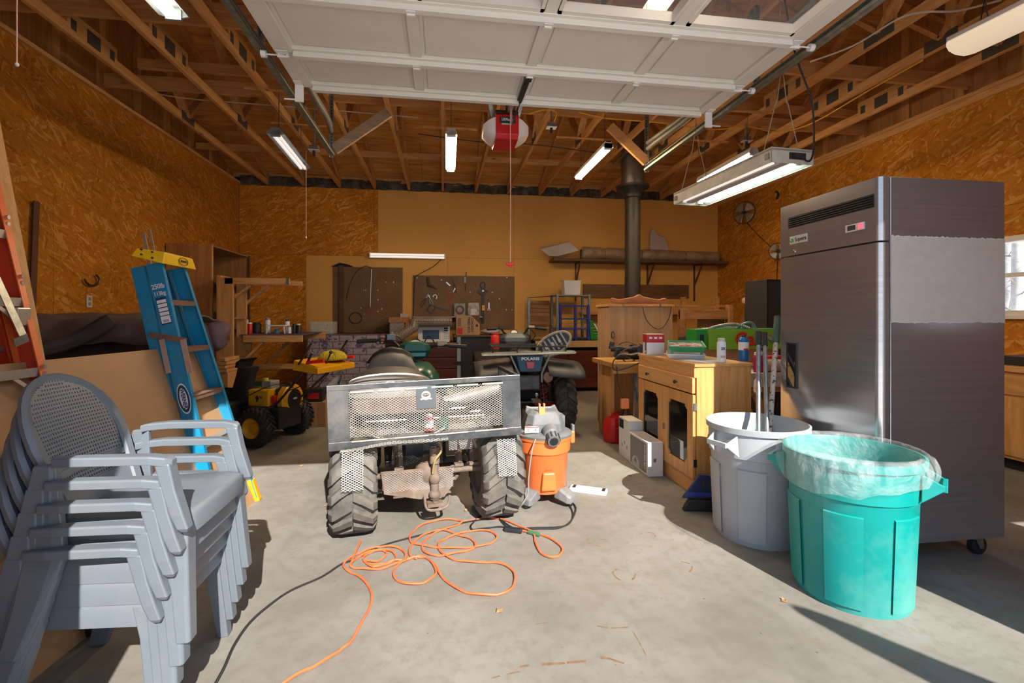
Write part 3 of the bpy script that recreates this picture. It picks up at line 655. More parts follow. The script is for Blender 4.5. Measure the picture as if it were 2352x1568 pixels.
# ---- orange step ladder
M_or = pm('orange_fibreglass', (.72, .13, .02), .4, 0, .12, 10, dirt=(.5, .25, .15), dirta=.25); M_rd = pm('red_fibreglass', (.55, .05, .02), .4, 0, .12, 8)
ol = thing('step_ladder', 'tall orange fibreglass step ladder leaning at the left edge behind the chairs', 'ladder', (-1.45, 1.9, 0))
def ra(z): return V(-1.415-.312*z, 2.225+.13*z, z)
def rb(z): return V(-1.445-.312*z, 1.56+.25*z, z)
axx = V(1, 0, .288).normalized()
for fn, sgn in ((ra, -1), (rb, 1)):
    for off, mm_, w in ((0, M_or, .085), (-.095, M_rd, .075)):
        p, q = fn(.03)+axx*off, fn(2.42)+axx*off
        r = MB().beam(p-axx*.03, q-axx*.03, .004, w, up=axx)
        r.build('rail', M_rd, ol)
        MB().beam(p+axx*(w/2-.03)+V(0, sgn*.014, 0), q+axx*(w/2-.03)+V(0, sgn*.014, 0), .03, .005, up=axx).beam(p-axx*(w/2+.03)+V(0, sgn*.014, 0), q-axx*(w/2+.03)+V(0, sgn*.014, 0), .03, .005, up=axx).parts('rail_flange', mm_, ol)
    MB().beam(fn(0)-axx*.03, fn(.1)-axx*.03, .035, .1, up=axx).build('foot', M_black, ol, bevel=.004)
M_alud = pm('dull_aluminium', (.38, .36, .33), .45, .6, .1, 30, .05)
for k in range(8):
    z = .20+.305*k; p, q = ra(z)+V(.0, -.01, 0), rb(z)+V(0, .01, 0)
    MB().beam(p-axx*.03, q-axx*.03, .08, .006, up=(0, 0, 1)).beam(p+V(.012, 0, -.016), q+V(.012, 0, -.016), .005, .038, up=(0, 0, 1)).beam(p+V(-.065, 0, -.016), q+V(-.065, 0, -.016), .005, .03).build('step', M_alud, ol)
    if k < 5:
        for sg, fn in ((-1, ra), (1, rb)): MB().beam(fn(z-.03)+V(-.01, sg*.13, 0), fn(z-.13)+V(-.01, sg*.012, 0), .016, .005, up=(1, 0, 0)).build('step_brace', M_alud, ol)
    if k < 7:
        z2 = z+.12; MB().beam(ra(z2)-axx*.13, rb(z2)-axx*.13, .02, .02).build('rear_rung', M_alud, ol)
for z in (1.50, 1.10, 1.77):
    MB().cyl(ra(z)+V(.012, -.012, .02), ra(z)+V(.024, -.012, .02), .009, n=8).cyl(ra(z)+V(.012, -.012, -.01), ra(z)+V(.024, -.012, -.01), .009, n=8).parts('rivet', M_alu, ol)
MB().beam(ra(1.68)+V(.035, -.20, 0), ra(1.24)+V(.035, -.09, 0), .004, .038, up=(0, 1, 0)).build('spreader', M_galv, ol)
MB().beam(ra(1.25)+V(.04, -.08, 0), ra(1.23)+V(.04, -.15, 0), .004, .035, up=(0, 0, 1)).build('spreader_link', M_galv, ol)
MB().cbox(ra(1.34)+V(.01, -.045, 0), (.02, .07, .08)).build('spreader_bracket', M_alu, ol, bevel=.006)
pl = ra(1.105)+V(.0155, -.32, -.016)
MB().cbox(pl, (.002, .11, .022)).build('warning_label', M_whitep, ol)
for k, z in enumerate((.005, -.005)): text('DO NOT STAND ABOVE THIS STEP', .0055, FR(pl+V(.0015, 0, z), (0, 1, 0), (0, 0, 1)), M_ink, ol)
MB().tube(smoothpts([(-1.44, 1.75, .25), (-1.40, 1.5, .16), (-1.38, 1.3, .02)], 5), .018, 8).build('foot_hoop', M_black, ol)
# ---- blue step ladder
M_bl = pm('blue_fibreglass', (.005, .22, .42), .38, 0, .1, 9, dirt=(.12, .30, .38), dirta=.4)
bl = thing('step_ladder', 'blue fibreglass step ladder with a yellow top leaning on the fibreboard sheet', 'ladder', (-1.36, 3.43, 0))
def fA(z): k = z/1.71; return V(-1.33-.42*k, 3.68-.17*k, z)
def fB(z): k = z/1.71; return V(-1.36-.39*k, 3.17+.06*k, z)
ax2 = V(1, 0, .245).normalized()
for fn, sg in ((fB, 1), (fA, -1)):
    for off, w, z0 in ((0, .085, .03), (-.095, .07, .05)):
        p, q = fn(z0)+ax2*off, fn(1.68)+ax2*off
        MB().beam(p-ax2*.04, q-ax2*.04, .004, w, up=ax2).build('rail', M_bl, bl)
        MB().beam(p+ax2*(w/2-.04)+V(0, sg*.014, 0), q+ax2*(w/2-.04)+V(0, sg*.014, 0), .028, .005, up=ax2).beam(p-ax2*(w/2+.04)+V(0, sg*.014, 0), q-ax2*(w/2+.04)+V(0, sg*.014, 0), .028, .005, up=ax2).parts('rail_flange', M_bl, bl)
    MB().beam(fn(0)-ax2*.035, fn(.16)-ax2*.035, .05, .1, up=ax2, h2=.09).build('foot', M_yel, bl, bevel=.006)
for k in range(5):
    z = .25+.30*k; p, q = fA(z)-ax2*.03, fB(z)-ax2*.03
    MB().beam(p, q, .08, .005).beam(p+V(.034, 0, -.014), q+V(.034, 0, -.014), .005, .032).beam(p+V(-.034, 0, -.014), q+V(-.034, 0, -.014), .005, .032).build('step', pm('brown_step', (.24, .14, .10), .5, .3, .15, 20) if k > 1 else M_alud, bl)
cp = MB(); A, B = fB(1.70), fA(1.70)
lo = [A+V(.05, -.06, -.035), A+V(-.13, -.06, .01), B+V(-.13, .06, .01), B+V(.05, .06, -.035)]; hi = [A+V(.05, -.035, .04), A+V(-.11, -.035, .06), B+V(-.11, .03, .06), B+V(.04, .03, .04)]
cp.hexa(lo+hi); cp.build('top_cap', pm('yellow_plastic', (.80, .50, .01), .4, 0, .05), bl, bevel=.006)
Mt = FR((lo[0]+lo[3]+hi[0]+hi[3])/4+V(.006, .03, .0), B-A, (0, 0, 1)); Mt = FR((lo[0]+lo[3]+hi[0]+hi[3])/4+V(.004, .03, 0), (lo[3]-lo[0]), (hi[0]-lo[0]+hi[3]-lo[3]))
MB().lathe([(.030, .0), (.034, .001), (.034, .002), (.030, .002)], 28, M=Mt @ Matrix.Diagonal((1.7, .75, 1, 1)), close=True).build('logo_ring', M_ink, bl)
text('WERNER', .019, Mt @ Matrix.Translation((0, 0, .002)), M_ink, bl, bold=.0006)
ef = (lo[0]+lo[1]+hi[0]+hi[1])/4
for dx, dz in ((.06, .015), (0, .03), (.06, -.02), (.0, .0)):
    c = ef+V(dx-.03, -.015, dz); MB().cyl(c, c+V(0, -.008, 0), .006, n=8).build('rivet', M_dsteel, bl)
MB().beam(fB(1.19)+V(.05, -.008, 0), fB(1.19)+V(-.16, -.008, .04), .005, .035, up=(0, 0, 1)).build('spreader_bracket', pm('brown_steel', (.22, .15, .11), .5, .4), bl)
for off, sl in ((.03, -.01), (-.09, .0)):
    MB().beam(fB(1.18)+V(off, -.014, .02), fB(.99)+V(off+.0, -.014, 0), .03, .006, up=(0, 1, 0)).build('spreader_arm', pm('pinkish_aluminium', (.55, .42, .36), .4, .5), bl)
c = fB(.84)-ax2*.04+V(0, -.006, 0); up_ = (fB(1.2)-fB(.2)).normalized(); Md = FR(c, ax2.copy(), up_)
MB().lathe([(0, 0), (.036, 0), (.036, .001), (0, .001)], 30, M=Md @ Matrix.Diagonal((1, 2.7, 1, 1))).build('logo_border', M_whitep, bl)
MB().lathe([(0, .001), (.032, .001), (.032, .002), (0, .002)], 30, M=Md @ Matrix.Diagonal((1, 2.7, 1, 1))).build('logo_field', pm('navy', (.01, .05, .12), .5), bl)
MB().lathe([(0, .002), (.021, .002), (.021, .003), (0, .003)], 30, M=Md @ Matrix.Diagonal((1, 3.2, 1, 1))).build('logo_inner', M_whitep, bl)
text('WERNER', .031, Md @ Matrix.Translation((0, 0, .0035)) @ Matrix.Rotation(-math.pi/2, 4, 'Z'), pm('navy', (.01, .05, .12), .5), bl, bold=.001)
c = fB(1.42)-ax2*.04+V(0, -.006, 0); Ms = FR(c, ax2.copy(), up_)
text('250lb', .042, Ms @ Matrix.Translation((0, .12, 0)), M_whitep, bl, bold=.0008, sx_=.8); text('113kg', .036, Ms @ Matrix.Translation((0, .075, 0)), M_whitep, bl, bold=.0006, sx_=.8)
q = MB().prism([(-.03, -.12, 0), (.03, -.12, 0), (.03, .05, 0), (-.03, .05, 0)], (0, 0, .001)); q.build('spec_label', pm('navy', (.01, .05, .12), .5), bl, M=Ms)
for i in range(4): MB().box((-.027, .015-i*.026, .001), (.027, .035-i*.026, .0018)).build('spec_row', M_whitep, bl, M=Ms)
MB().box((-.027, -.112, .001), (.027, -.068, .0018)).build('bar_code_panel', M_whitep, bl, M=Ms)
q = MB()
for i in range(9): q.box((-.016+i*.0037, -.108, .0018), (-.0145+i*.0037, -.09, .0022))
q.build('bar_code', M_ink, bl, M=Ms, kind='stuff')
# ================================================================ stacked plastic armchairs
M_ch = pm('grey_resin', (.135, .158, .185), .42, 0, .06, 6, .02, dirt=(.24, .245, .25), dirta=.3)
def chair_f(l, z): return -.15-(z-.40)*.40+.45*l*l
def hw(z):
    if z > .62: return .232*max(0, 1-((z-.62)/.225)**2.3)**.5
    return .232-.035*((.62-z)/.2)
def make_chair(label):
    t = thing('plastic_armchair', label, 'chair', (0, 0, 0), 0, 'stacked plastic armchairs')
    # seat
    out = [(-.245, .20), (-.23, .235), (-.19, .25), (.19, .25), (.23, .235), (.245, .20), (.215, -.16), (-.215, -.16)]
    q = MB(); q.loft([[(x*k_, y*k_+dy, z) for x, y in out] for k_, dy, z in ((1, 0, .335), (1, 0, .39), (.975, -.002, .405), (.93, -.002, .41), (.5, 0, .402))], caps=True)
    q.build('seat', M_ch, t, local=True, smooth=True)
    for s_ in (-1, 1):
        # front leg: tapered channel running into the seat corner
        q = MB(); secs = []
        for z, lx, fy, w, d in ((.40, .205, .195, .072, .085), (.30, .222, .212, .066, .06), (.15, .236, .226, .06, .05), (0, .25, .24, .052, .042)):
            secs.append([(s_*(lx+w/2*a), fy+d/2*b_, z) for a, b_ in ((-1, -1), (-1, 1), (.7, 1), (1, .6), (1, -1))])
        q.loft(secs).build('leg', M_ch, t, local=True, bevel=.004)
        q = MB(); secs = []
        for z, lx, fy, w, d in ((.59, .256, -.16, .03, .06), (.42, .25, -.175, .03, .11), (.30, .25, -.165, .035, .11), (.15, .258, -.20, .04, .085), (0, .268, -.245, .045, .06)):
            secs.append([(s_*(lx+w/2*a), fy+d/2*b_, z) for a, b_ in ((-1, -1), (-1, 1), (.5, 1), (1, .5), (1, -1))])
        q.loft(secs).build('leg', M_ch, t, local=True, bevel=.004)
        q = MB(); secs = []
        for f_, lx, z, w in ((-.15, .235, .598, .03), (-.13, .262, .60, .045), (-.06, .272, .604, .05), (.15, .272, .60, .052), (.195, .268, .592, .05), (.21, .262, .582, .03)):
            secs.append([(s_*(lx+w/2*a), f_, z+.014*b_) for a, b_ in ((-1, -1), (-1, .7), (-.8, 1), (.8, 1), (1, .7), (1, -1))])
        q.loft(secs).build('armrest', M_ch, t, local=True, bevel=.003)
        q = MB(); secs = []
        for f_, z, w, d in ((.185, .587, .05, .045), (.205, .50, .05, .04), (.228, .42, .048, .04), (.243, .375, .04, .035), (.245, .36, .02, .02)):
            secs.append([(s_*(.268+w/2*a), f_+d/2*b_, z) for a, b_ in ((-1, -1), (-1, 1), (1, 1), (1, -1))])
        q.loft(secs).build('arm_support', M_ch, t, local=True, bevel=.005)
    # back: rim, perforated shell, rails
    path = [(-hw(z), z) for z in (.40, .46, .52, .58, .63, .68, .72, .76, .79, .815, .832)]+[(-.035, .8435), (0, .845), (.035, .8435)]
    path += [(hw(z), z) for z in (.832, .815, .79, .76, .72, .68, .63, .58, .52, .46, .40)]
    q = MB(); secs = []
    for i, (x, z) in enumerate(path):
        a, b_ = path[max(i-1, 0)], path[min(i+1, len(path)-1)]; d = V(b_[0]-a[0], 0, b_[1]-a[1]).normalized(); n = V(-d.z, 0, d.x); f_ = chair_f(x, z); c = V(x, f_, z); yy = V(0, 1, .4).normalized()
        if n.dot(V(-x, 0, .6-z)) < 0: n = -n
        secs.append([c-n*.004-yy*.012, c-n*.006+yy*.002, c+n*.006+yy*.013, c+n*.036+yy*.008, c+n*.043-yy*.002, c+n*.036-yy*.006])
    q.loft(secs).build('back_rim', M_ch, t, local=True, smooth=True)
    q = MB(); vs = {}
    du = .0064; xs_ = [(-31+i)*du for i in range(63)]; zs = [.475+i*du*1.02 for i in range(56)]
    def vv(i, j):
        if (i, j) not in vs: vs[i, j] = q.bm.verts.new((xs_[i], chair_f(xs_[i], zs[j])+.002, zs[j]))
        return vs[i, j]
    for i in range(62):
        for j in range(55):
            xc, zc_ = (xs_[i]+xs_[i+1])/2, (zs[j]+zs[j+1])/2
            ins = abs(xc) < hw(zc_)-.022 and zc_ < .826 and hw(min(zc_+.02, .84)) > abs(xc)+.012
            if not ins: continue
            hole = i % 2 == 1 and j % 2 == 1 and abs(xc) < hw(zc_)-.045 and hw(min(zc_+.035, .84)) > abs(xc)+.01 and not (.515 < zc_ < .545)
            if not hole: q.bm.faces.new([vv(i, j), vv(i+1, j), vv(i+1, j+1), vv(i, j+1)])
    q.build('perforated_back', M_ch, t, local=True, solid=.004)
    MB().loft([[(x, chair_f(x, z)+dy, z) for z, dy in ((.52, -.004), (.54, -.004), (.54, .009), (.52, .009))] for x in [(-.2+.04*i) for i in range(11)]]).build('back_rail', M_ch, t, local=True)
    MB().loft([[(x, chair_f(x, z)+dy, z) for z, dy in ((.40, -.004), (.478, -.004), (.478, .009), (.40, .009))] for x in [(-.195+.039*i) for i in range(11)]]).build('back_rail', M_ch, t, local=True)
    return t
NARROW = .93
clab = ['grey plastic armchair at the bottom of the stack, its front feet on the floor', 'grey plastic armchair second from the bottom of the stack', 'grey plastic armchair in the middle of the stack of five', 'grey plastic armchair just under the top one of the stack', 'topmost grey plastic armchair of the stack, its perforated back fully in view']
ch0 = make_chair(clab[0]); cpos = V(-1.150, 1.915, 0); ch0.location = cpos; ch0.rotation_euler = (0, 0, -math.pi/2)
WM[ch0.name] = Matrix.Translation(cpos) @ Matrix.Rotation(-math.pi/2, 4, 'Z')
for c_ in ch0.children: c_.data.transform(Matrix.Diagonal((NARROW, 1, 1, 1)))
for k in range(1, 5): dup(ch0, cpos+V(.020*k, 0, .071*k), -math.pi/2, clab[k])
# ================================================================ bins
def make_bin(name, label, c, m, ang_h, H=.69):
    t = thing(name, label, 'trash can', (c[0], c[1], 0)); T = Matrix.Translation((c[0], c[1], 0))
    prof = [(0, .012), (.215, .012), (.225, 0), (.238, .0), (.242, .02), (.262, H-.19), (.264, H-.185), (.272, H-.18), (.277, H-.05), (.277, H-.04), (.290, H-.035), (.292, H-.002), (.286, H), (.280, H), (.276, H-.01), (.268, H-.05), (.232, .03), (0, .03)]
    MB().lathe(prof, 64, M=T).build('body', m, t, smooth=True)
    for k in range(6):
        a = ang_h+.26+k*math.pi/3; q = MB()
        q.lathe([(.2435, .03), (.250, .03), (.2675, H-.25), (.268, H-.245), (.2605, H-.24)], 10, M=T, close=True, a0=a, a1=a+.58).build('side_panel', m, t, smooth=True)
    for s_ in (0, math.pi):
        a = ang_h+s_; u = V(math.cos(a), math.sin(a), 0); w = V(-u.y, u.x, 0); o = V(c[0], c[1], 0)
        q = MB()
        for sg in (-1, 1):
            q.prism([o+u*.270+w*sg*.075+V(0, 0, H-.045), o+u*.345+w*sg*.062+V(0, 0, H-.085), o+u*.345+w*sg*.062+V(0, 0, H-.105), o+u*.268+w*sg*.085+V(0, 0, H-.17)], w*sg*.008)
        q.beam(o+u*.345+w*-.068+V(0, 0, H-.097), o+u*.345+w*.068+V(0, 0, H-.097), .018, .03)
        q.build('handle', m, t, bevel=.003)
    return t
M_gb = pm('grey_bin_plastic', (.38, .41, .43), .45, 0, .05, 5, .02, dirt=(.30, .29, .27), dirta=.3)
M_tb = pm('teal_bin_plastic', (.0, .27, .245), .42, 0, .08, 4, .02, dirt=(.25, .45, .40), dirta=.5)
GB = V(1.93, 2.68, 0); TB = V(1.985, 2.055, 0)
make_bin('trash_can', 'round light grey trash can holding poles, left of the teal one', GB, M_gb, math.pi+.30)
tb_ = make_bin('trash_can', 'round teal trash can lined with a clear plastic bag', TB, M_tb, -.9)
M_lin, nt, b = newm('clear_liner'); v = coords(nt); f = noise(nt, v, 6, 6, .65, 1.2)
b.inputs['Base Color'].default_value = (.9, .93, .92, 1); b.inputs['Roughness'].default_value = .18; b.inputs['Specular IOR Level'].default_value = .9
al = ramp(nt, f, [(.35, (.05, .05, .05)), (.62, (.24, .24, .24))]); nt.links.new(al, b.inputs['Alpha']); bump(nt, b, noise(nt, v, 14, 5, .6, 2.5), .6, .02)
q = MB()
def lin(u, v_):
    a = u*2*math.pi; hang = .145+.035*math.sin(a*2+1)+.02*mnoise.noise(V(math.cos(a)*3, math.sin(a)*3, 0))
    if v_ < .5:
        k = v_/.5; z = .707-hang*(1-k); r = .294+.018*math.sin(k*math.pi)+.010*(1-k)
    elif v_ < .56: k = (v_-.5)/.06; z = .708+.004*math.sin(k*3.14); r = .294-.02*k
    else: k = (v_-.56)/.44; z = .708-.34*k; r = .272-.028*k
    w = mnoise.noise(V(math.cos(a)*5, math.sin(a)*5, z*7))*.013+mnoise.noise(V(math.cos(a)*14, math.sin(a)*14, z*5+3))*.006
    if v_ >= .5: w = -abs(w)*.7
    else: w = abs(w)*1.3
    return V(TB.x+(r+w)*math.cos(a), TB.y+(r+w)*math.sin(a), z)
q.grid(lin, 200, 40, wrap=True); o = solo(q, 'bin_liner', M_lin, 'clear crinkled plastic liner folded over the rim of the teal trash can', 'bag', smooth=2)
# ================================================================ steel refrigerator
FX, FY0, FY1, FZ0, FZ1 = 2.335, 2.17, 2.915, .13, 2.08
M_ss, nt, b = newm('brushed_steel'); v = coords(nt, (1, 1, 60))
f = noise(nt, v, 1.5, 3, .6); b.inputs['Metallic'].default_value = .78
nt.links.new(ramp(nt, f, [(.3, (.40, .395, .41)), (.7, (.46, .455, .47))]), b.inputs['Base Color']); b.inputs['Roughness'].default_value = .2; b.inputs['Anisotropic'].default_value = .4
M_film = pm('protective_film', (.60, .56, .51), .42, .3, .05, 20, .02)
fr = thing('refrigerator', 'tall stainless steel single door commercial refrigerator on casters', 'refrigerator', (2.66, 2.54, 0))
MB().box((FX, FY0, FZ0), (3.055, FY1, FZ1)).build('cabinet', M_ss, fr, bevel=.004)
def rounded_front(z0, z1, x0=2.272, x1=2.328, r=.03):
    pts = [(x1, FY1-.002), (x0+.008, FY1-.002), (x0, FY1-.01), (x0, FY0+r)]+[(x0+r-r*math.cos(a*math.pi/2/6), FY0+r-r*math.sin(a*math.pi/2/6)+.001) for a in range(1, 7)]+[(x1, FY0+.001)]
    return MB().prism([(x, y, z0) for x, y in pts], (0, 0, z1-z0))
dz_ = 1.738
M_ssd = M_ss
rounded_front(dz_+.004, FZ1-.001).build('header_panel', M_ssd, fr, smooth=True)
dr = rounded_front(FZ0+.01, dz_-.006).build('door', M_ssd, fr, smooth=True)
MB().box((2.326, FY0+.004, FZ0+.01), (2.336, FY1-.004, dz_-.006)).build('gasket', M_blackm, fr)
a, b_ = PX(1812, 522, 2.272), PX(2008, 460, 2.272)
vt = MB().box((2.268, b_.y, b_.z-.035), (2.273, a.y, b_.z+.035)); vt = vt.build('vent', M_blackm, fr)
for i in range(5): MB().beam((2.264, b_.y+.005, b_.z-.026+i*.013), (2.264, a.y-.005, b_.z-.026+i*.013), .010, .003).build('vent_slat', M_black, vt)
c = PX(1834, 549, 2.2715); bd = MB().cbox((2.270, c.y, c.z), (.004, .15, .052)).build('badge', pm('silver_badge', (.62, .64, .64), .3, .6), fr, bevel=.002)
Mb = FR((2.2675, c.y-.022, c.z), (0, -1, 0), (0, 0, 1)); text('Supera', .036, Mb, M_ink, fr, bold=.0005)
q = MB(); q.prism([(.02, -.015, 0), (.0, -.005, 0), (-.01, .012, 0), (.01, .008, 0)], (0, 0, .001)).prism([(-.005, -.016, 0), (-.02, -.006, 0), (-.012, .0, 0), (.008, -.012, 0)], (0, 0, .001))
q.parts('badge_leaf', pm('logo_green', (.01, .28, .08), .4), fr, M=FR((2.2675, c.y+.052, c.z), (0, -1, 0), (0, 0, 1)))
c = PX(1964, 522, 2.2715); MB().cbox((2.269, c.y, c.z), (.006, .12, .042)).build('control_panel', pm('beige_panel', (.55, .5, .45), .5), fr, bevel=.002)
MB().cbox((2.265, c.y+.018, c.z), (.003, .05, .026)).build('display', M_ink, fr); MB().cbox((2.265, c.y-.04, c.z), (.003, .03, .03)).build('power_switch', emis('red_lamp', (.9, .08, .12), 1.2), fr)
c = PX(1824, 577, 2.2715); MB().lathe([(0, 0), (.011, 0), (.011, .004), (.006, .006), (0, .006)], 16, M=FR((2.2715, c.y, c.z), (0, -1, 0), (0, 0, 1))).build('lock', M_chrome, fr)
c0, c1 = PX(1808, 785, 2.2715), PX(1832, 893, 2.2715)
MB().box((2.262, c1.y, c1.z), (2.275, c0.y, c0.z)).build('handle_frame', M_black, dr, bevel=.003)
MB().box((2.2595, c1.y+.01, c1.z+.012), (2.2625, c0.y-.02, c0.z-.012)).build('handle_recess', M_glass, dr)
# torn protective film on the side
def zside(py, px=2170): return PY(px, py, FY0).z
z1a, z1b, z2 = zside(545), zside(545), zside(740); q = MB()
def tear(i, n, z0, amp, s): return z0+amp*mnoise.noise(V(i*.35, s, 0))+amp*.5*mnoise.noise(V(i*1.3, s, 2))
n = 120
for za, zb, s1, s2 in ((z1a, z2, 1, 5),):
    q2 = MB(); up_r, lo_r = [], []
    for i in range(n+1):
        x = FX+.002+(3.053-FX)*i/n; up_r.append(q2.bm.verts.new((x, FY0-.0012, tear(i, n, za, .008, 1)))); lo_r.append(q2.bm.verts.new((x, FY0-.0012, tear(i*.3, n, zb, .006, 5))))
    for i in range(n): q2.bm.faces.new([lo_r[i], lo_r[i+1], up_r[i+1], up_r[i]])
    q2.build('protective_film', M_film, fr, solid=.0006)
M_fe = pm('film_edge', (.68, .66, .62), .5)
MB().tube([(FX+.002+(3.053-FX)*i/n, FY0-.0015, tear(i, n, z1a, .008, 1)) for i in range(n+1)], [.0012+.002*abs(mnoise.noise(V(i*.9, 7, 0))) for i in range(n+1)], 4).tube([(FX+.002+(3.053-FX)*i/n, FY0-.0015, tear(i*.3, n, z2, .006, 5)) for i in range(n+1)], .0016, 4).parts('torn_edge', M_fe, fr)
for cx, cy in ((2.42, 2.26), (2.97, 2.26), (2.42, 2.83), (2.97, 2.83)):
    cs_ = MB().box((cx-.035, cy-.03, .095), (cx+.035, cy+.03, .13)).prism([(cx-.02, cy-.028, .1), (cx+.03, cy-.028, .1), (cx+.035, cy-.028, .04), (cx+.01, cy-.028, .04)], (0, .004, 0)).prism([(cx-.02, cy+.024, .1), (cx+.03, cy+.024, .1), (cx+.035, cy+.024, .04), (cx+.01, cy+.024, .04)], (0, .004, 0)).build('caster', M_galv, fr)
    MB().tube([(cx+.022, cy-.018, .05), (cx+.022, cy-.014, .05), (cx+.022, cy+.014, .05), (cx+.022, cy+.018, .05)], [.042, .05, .05, .042], 20).build('wheel', M_black, cs_, smooth=True)
# ================================================================ vehicles
def RX(c, rz=0): return Matrix.Translation(V(c)) @ Matrix.Rotation(rz, 4, 'Z') @ Matrix.Rotation(math.pi/2, 4, 'Y')
def tire(parent, c, R, w, m, rim_m, rr=.15, name='wheel', nl=18, lug=.02, rz=0, face=1):
    "tyre with chevron lugs around local x axis, rim as its child"
    T = Matrix.Translation(V(c)) @ Matrix.Rotation(rz, 4, 'Z')
    hwd = w/2; prof = []
    for i in range(13):
        a = -math.pi*.5+math.pi*i/12; x = hwd*math.sin(a)*1.0; r = rr+(R-lug-rr)*(.30+.70*abs(math.cos(a))**.42)
        prof.append((r, x))
    prof = [(rr, -hwd*.82), (rr+.01, -hwd*.95)]+prof[1:-1]+[(rr+.01, hwd*.95), (rr, hwd*.82)]
    q = MB(); q.lathe(prof, 40, M=T @ Matrix.Rotation(math.pi/2, 4, 'Y'))
    def P(th, x, r): return T @ V(x, r*math.cos(th), r*math.sin(th))
    for s_ in (-1, 1):
        for k in range(nl):
            th = 2*math.pi*(k+(.5 if s_ > 0 else 0))/nl; dt = 2*math.pi/nl*.27
            secs = []
            for u, sk in ((.02, .0), (.5, .12), (.82, .24), (1.0, .30)):
                x = s_*hwd*u; ro = R-(.0 if u < .6 else (.008 if u < .9 else .045)); ri = R-lug*1.6-(0 if u < .9 else .035); t0 = th+sk
                secs.append([P(t0-dt, x, ri), P(t0-dt*.8, x, ro), P(t0+dt*.8, x, ro), P(t0+dt, x, ri)])
            q.loft(secs)
    w_ = q.build(name, m, parent, smooth=1)
    rimp = [(0, face*hwd*.35), (.045, face*hwd*.35), (.05, face*hwd*.15), (rr*.75, face*hwd*.2), (rr*.86, face*hwd*.55), (rr+.008, face*hwd*.86), (rr+.008, -face*hwd*.86), (rr*.8, -face*hwd*.3), (0, -face*hwd*.1)]
    r_ = MB().lathe(rimp, 28, M=T @ Matrix.Rotation(math.pi/2, 4, 'Y')).build('rim', rim_m, w_, smooth=1)
    return w_
def diamond(q, o, u, v_, W_, H_, cw, ch, wd=.0022, jitter=0):
    o, u, v_ = V(o), V(u).normalized(), V(v_).normalized(); nx = int(W_/(cw/2)); ny = int(H_/ch); nrm = u.cross(v_)
    for j in range(ny):
        for md in (0, 1):
            pv = None
            for i in range(nx+1):
                k = 2*j+(i % 2) if md == 0 else 2*j+2-(i % 2)
                p = o+u*(i*W_/nx)+v_*(k*H_/(2*ny)); 
                if jitter: p += nrm*jitter*mnoise.noise(p*4)
                a, b_ = q.bm.verts.new(p-v_*wd/2), q.bm.verts.new(p+v_*wd/2)
                if pv: q.bm.faces.new([pv[0], a, b_, pv[1]])
                pv = (a, b_)
    return q
M_exp = pm('expanded_steel', (.46, .44, .41), .5, .4, .2, 25, dirt=(.22, .13, .08), dirta=.5)
M_frame = pm('worn_black_steel', (.075, .08, .085), .32, .6, .3, 8, dirt=(.32, .29, .26), dirta=.75)
M_mud = pm('muddy_steel', (.19, .145, .11), .8, .2, .35, 16, .1, dirt=(.14, .055, .025), dirta=.8)
M_seat = pm('dusty_vinyl', (.15, .14, .125), .5, 0, .12, 6, .03, dirt=(.26, .245, .215), dirta=.5)
M_green = pm('green_plastic', (.005, .10, .06), .3, 0, .15, 8)
M_rimd = pm('muddy_rim', (.24, .18, .11), .7, .2, .25, 20)
def pipe(q, pts, r=.012, n=8, k=5): return q.tube(smoothpts(pts, k), r, n)
A1o = V(-.097, 3.15, 0); A1r = R_(7.5)
at = thing('atv', 'green and black atv with a big expanded metal basket on its back', 'atv', A1o, A1r)
A1 = WM[at.name]
def L1(*a): return A1 @ V(*a)
def ab(q, name, m, parent=None, **k): return q.build(name, m, parent or at, local=True, **k)
_w = WM[at.name]
for nm, x, y, s_ in (('a', -.455, 0, -1), ('b', .455, 0, 1), ('c', -.40, 1.25, -1), ('d', .40, 1.25, 1)):
    WM[at.name] = Matrix(); tire(at, (x, y, .317), .317, .275 if y == 0 else .22, M_rubberd if y == 0 else M_rubber, M_rimd, .155, nl=17, lug=.024, face=s_ if y else -s_); WM[at.name] = _w
# basket (slightly tilted)
BT = Matrix.Translation((0, -.26, 0)) @ Matrix.Rotation(R_(-1.6), 4, 'Y') @ Matrix.Rotation(R_(-2), 4, 'Z')
zb, zt, xw, dp = .60, .955, .575, .55
q = MB(); diamond(q, (-xw+.12, 0, zb+.05), (1, 0, 0), (0, 0, 1), 2*xw-.23, zt-zb-.09, .022, .0142, .0028); ab(q, 'mesh_panel', M_exp, M=BT, solid=.0018)
for nmx, sg in (('l', -1), ('r', 1)):
    q = MB(); diamond(q, (sg*xw, .03, zb+.03), (0, 1, 0), (0, 0, 1), dp-.05, zt-zb-.06, .026, .016); ab(q, 'mesh_panel', M_exp, M=BT, solid=.0018)
    q = MB(); q.box((sg*xw, -.004, zb-.02), (sg*(xw-.12), .0, zt)); q.box((sg*xw, -.004, zb-.02), (sg*(xw-.004), .05, zt)); ab(q, 'corner_plate', M_frame, M=BT, bevel=.003)
    ab(MB().box((sg*xw, .0, zt-.02), (sg*(xw-.025), dp, zt+.004)).box((sg*xw, dp-.03, zb), (sg*(xw-.025), dp, zt)).box((sg*xw, 0, zb), (sg*(xw-.025), dp, zb+.02)), 'side_frame', M_frame, M=BT, bevel=.002)
q = MB(); diamond(q, (-xw+.01, .0, zb-.005), (1, 0, 0), (0, 1, 0), 2*xw-.02, dp, .024, .016, .0028); ab(q, 'mesh_floor', M_exp, M=BT, solid=.002)
ab(MB().box((-xw, -.006, zt-.028), (xw, .018, zt+.004)), 'top_rail', M_frame, M=BT, bevel=.003)
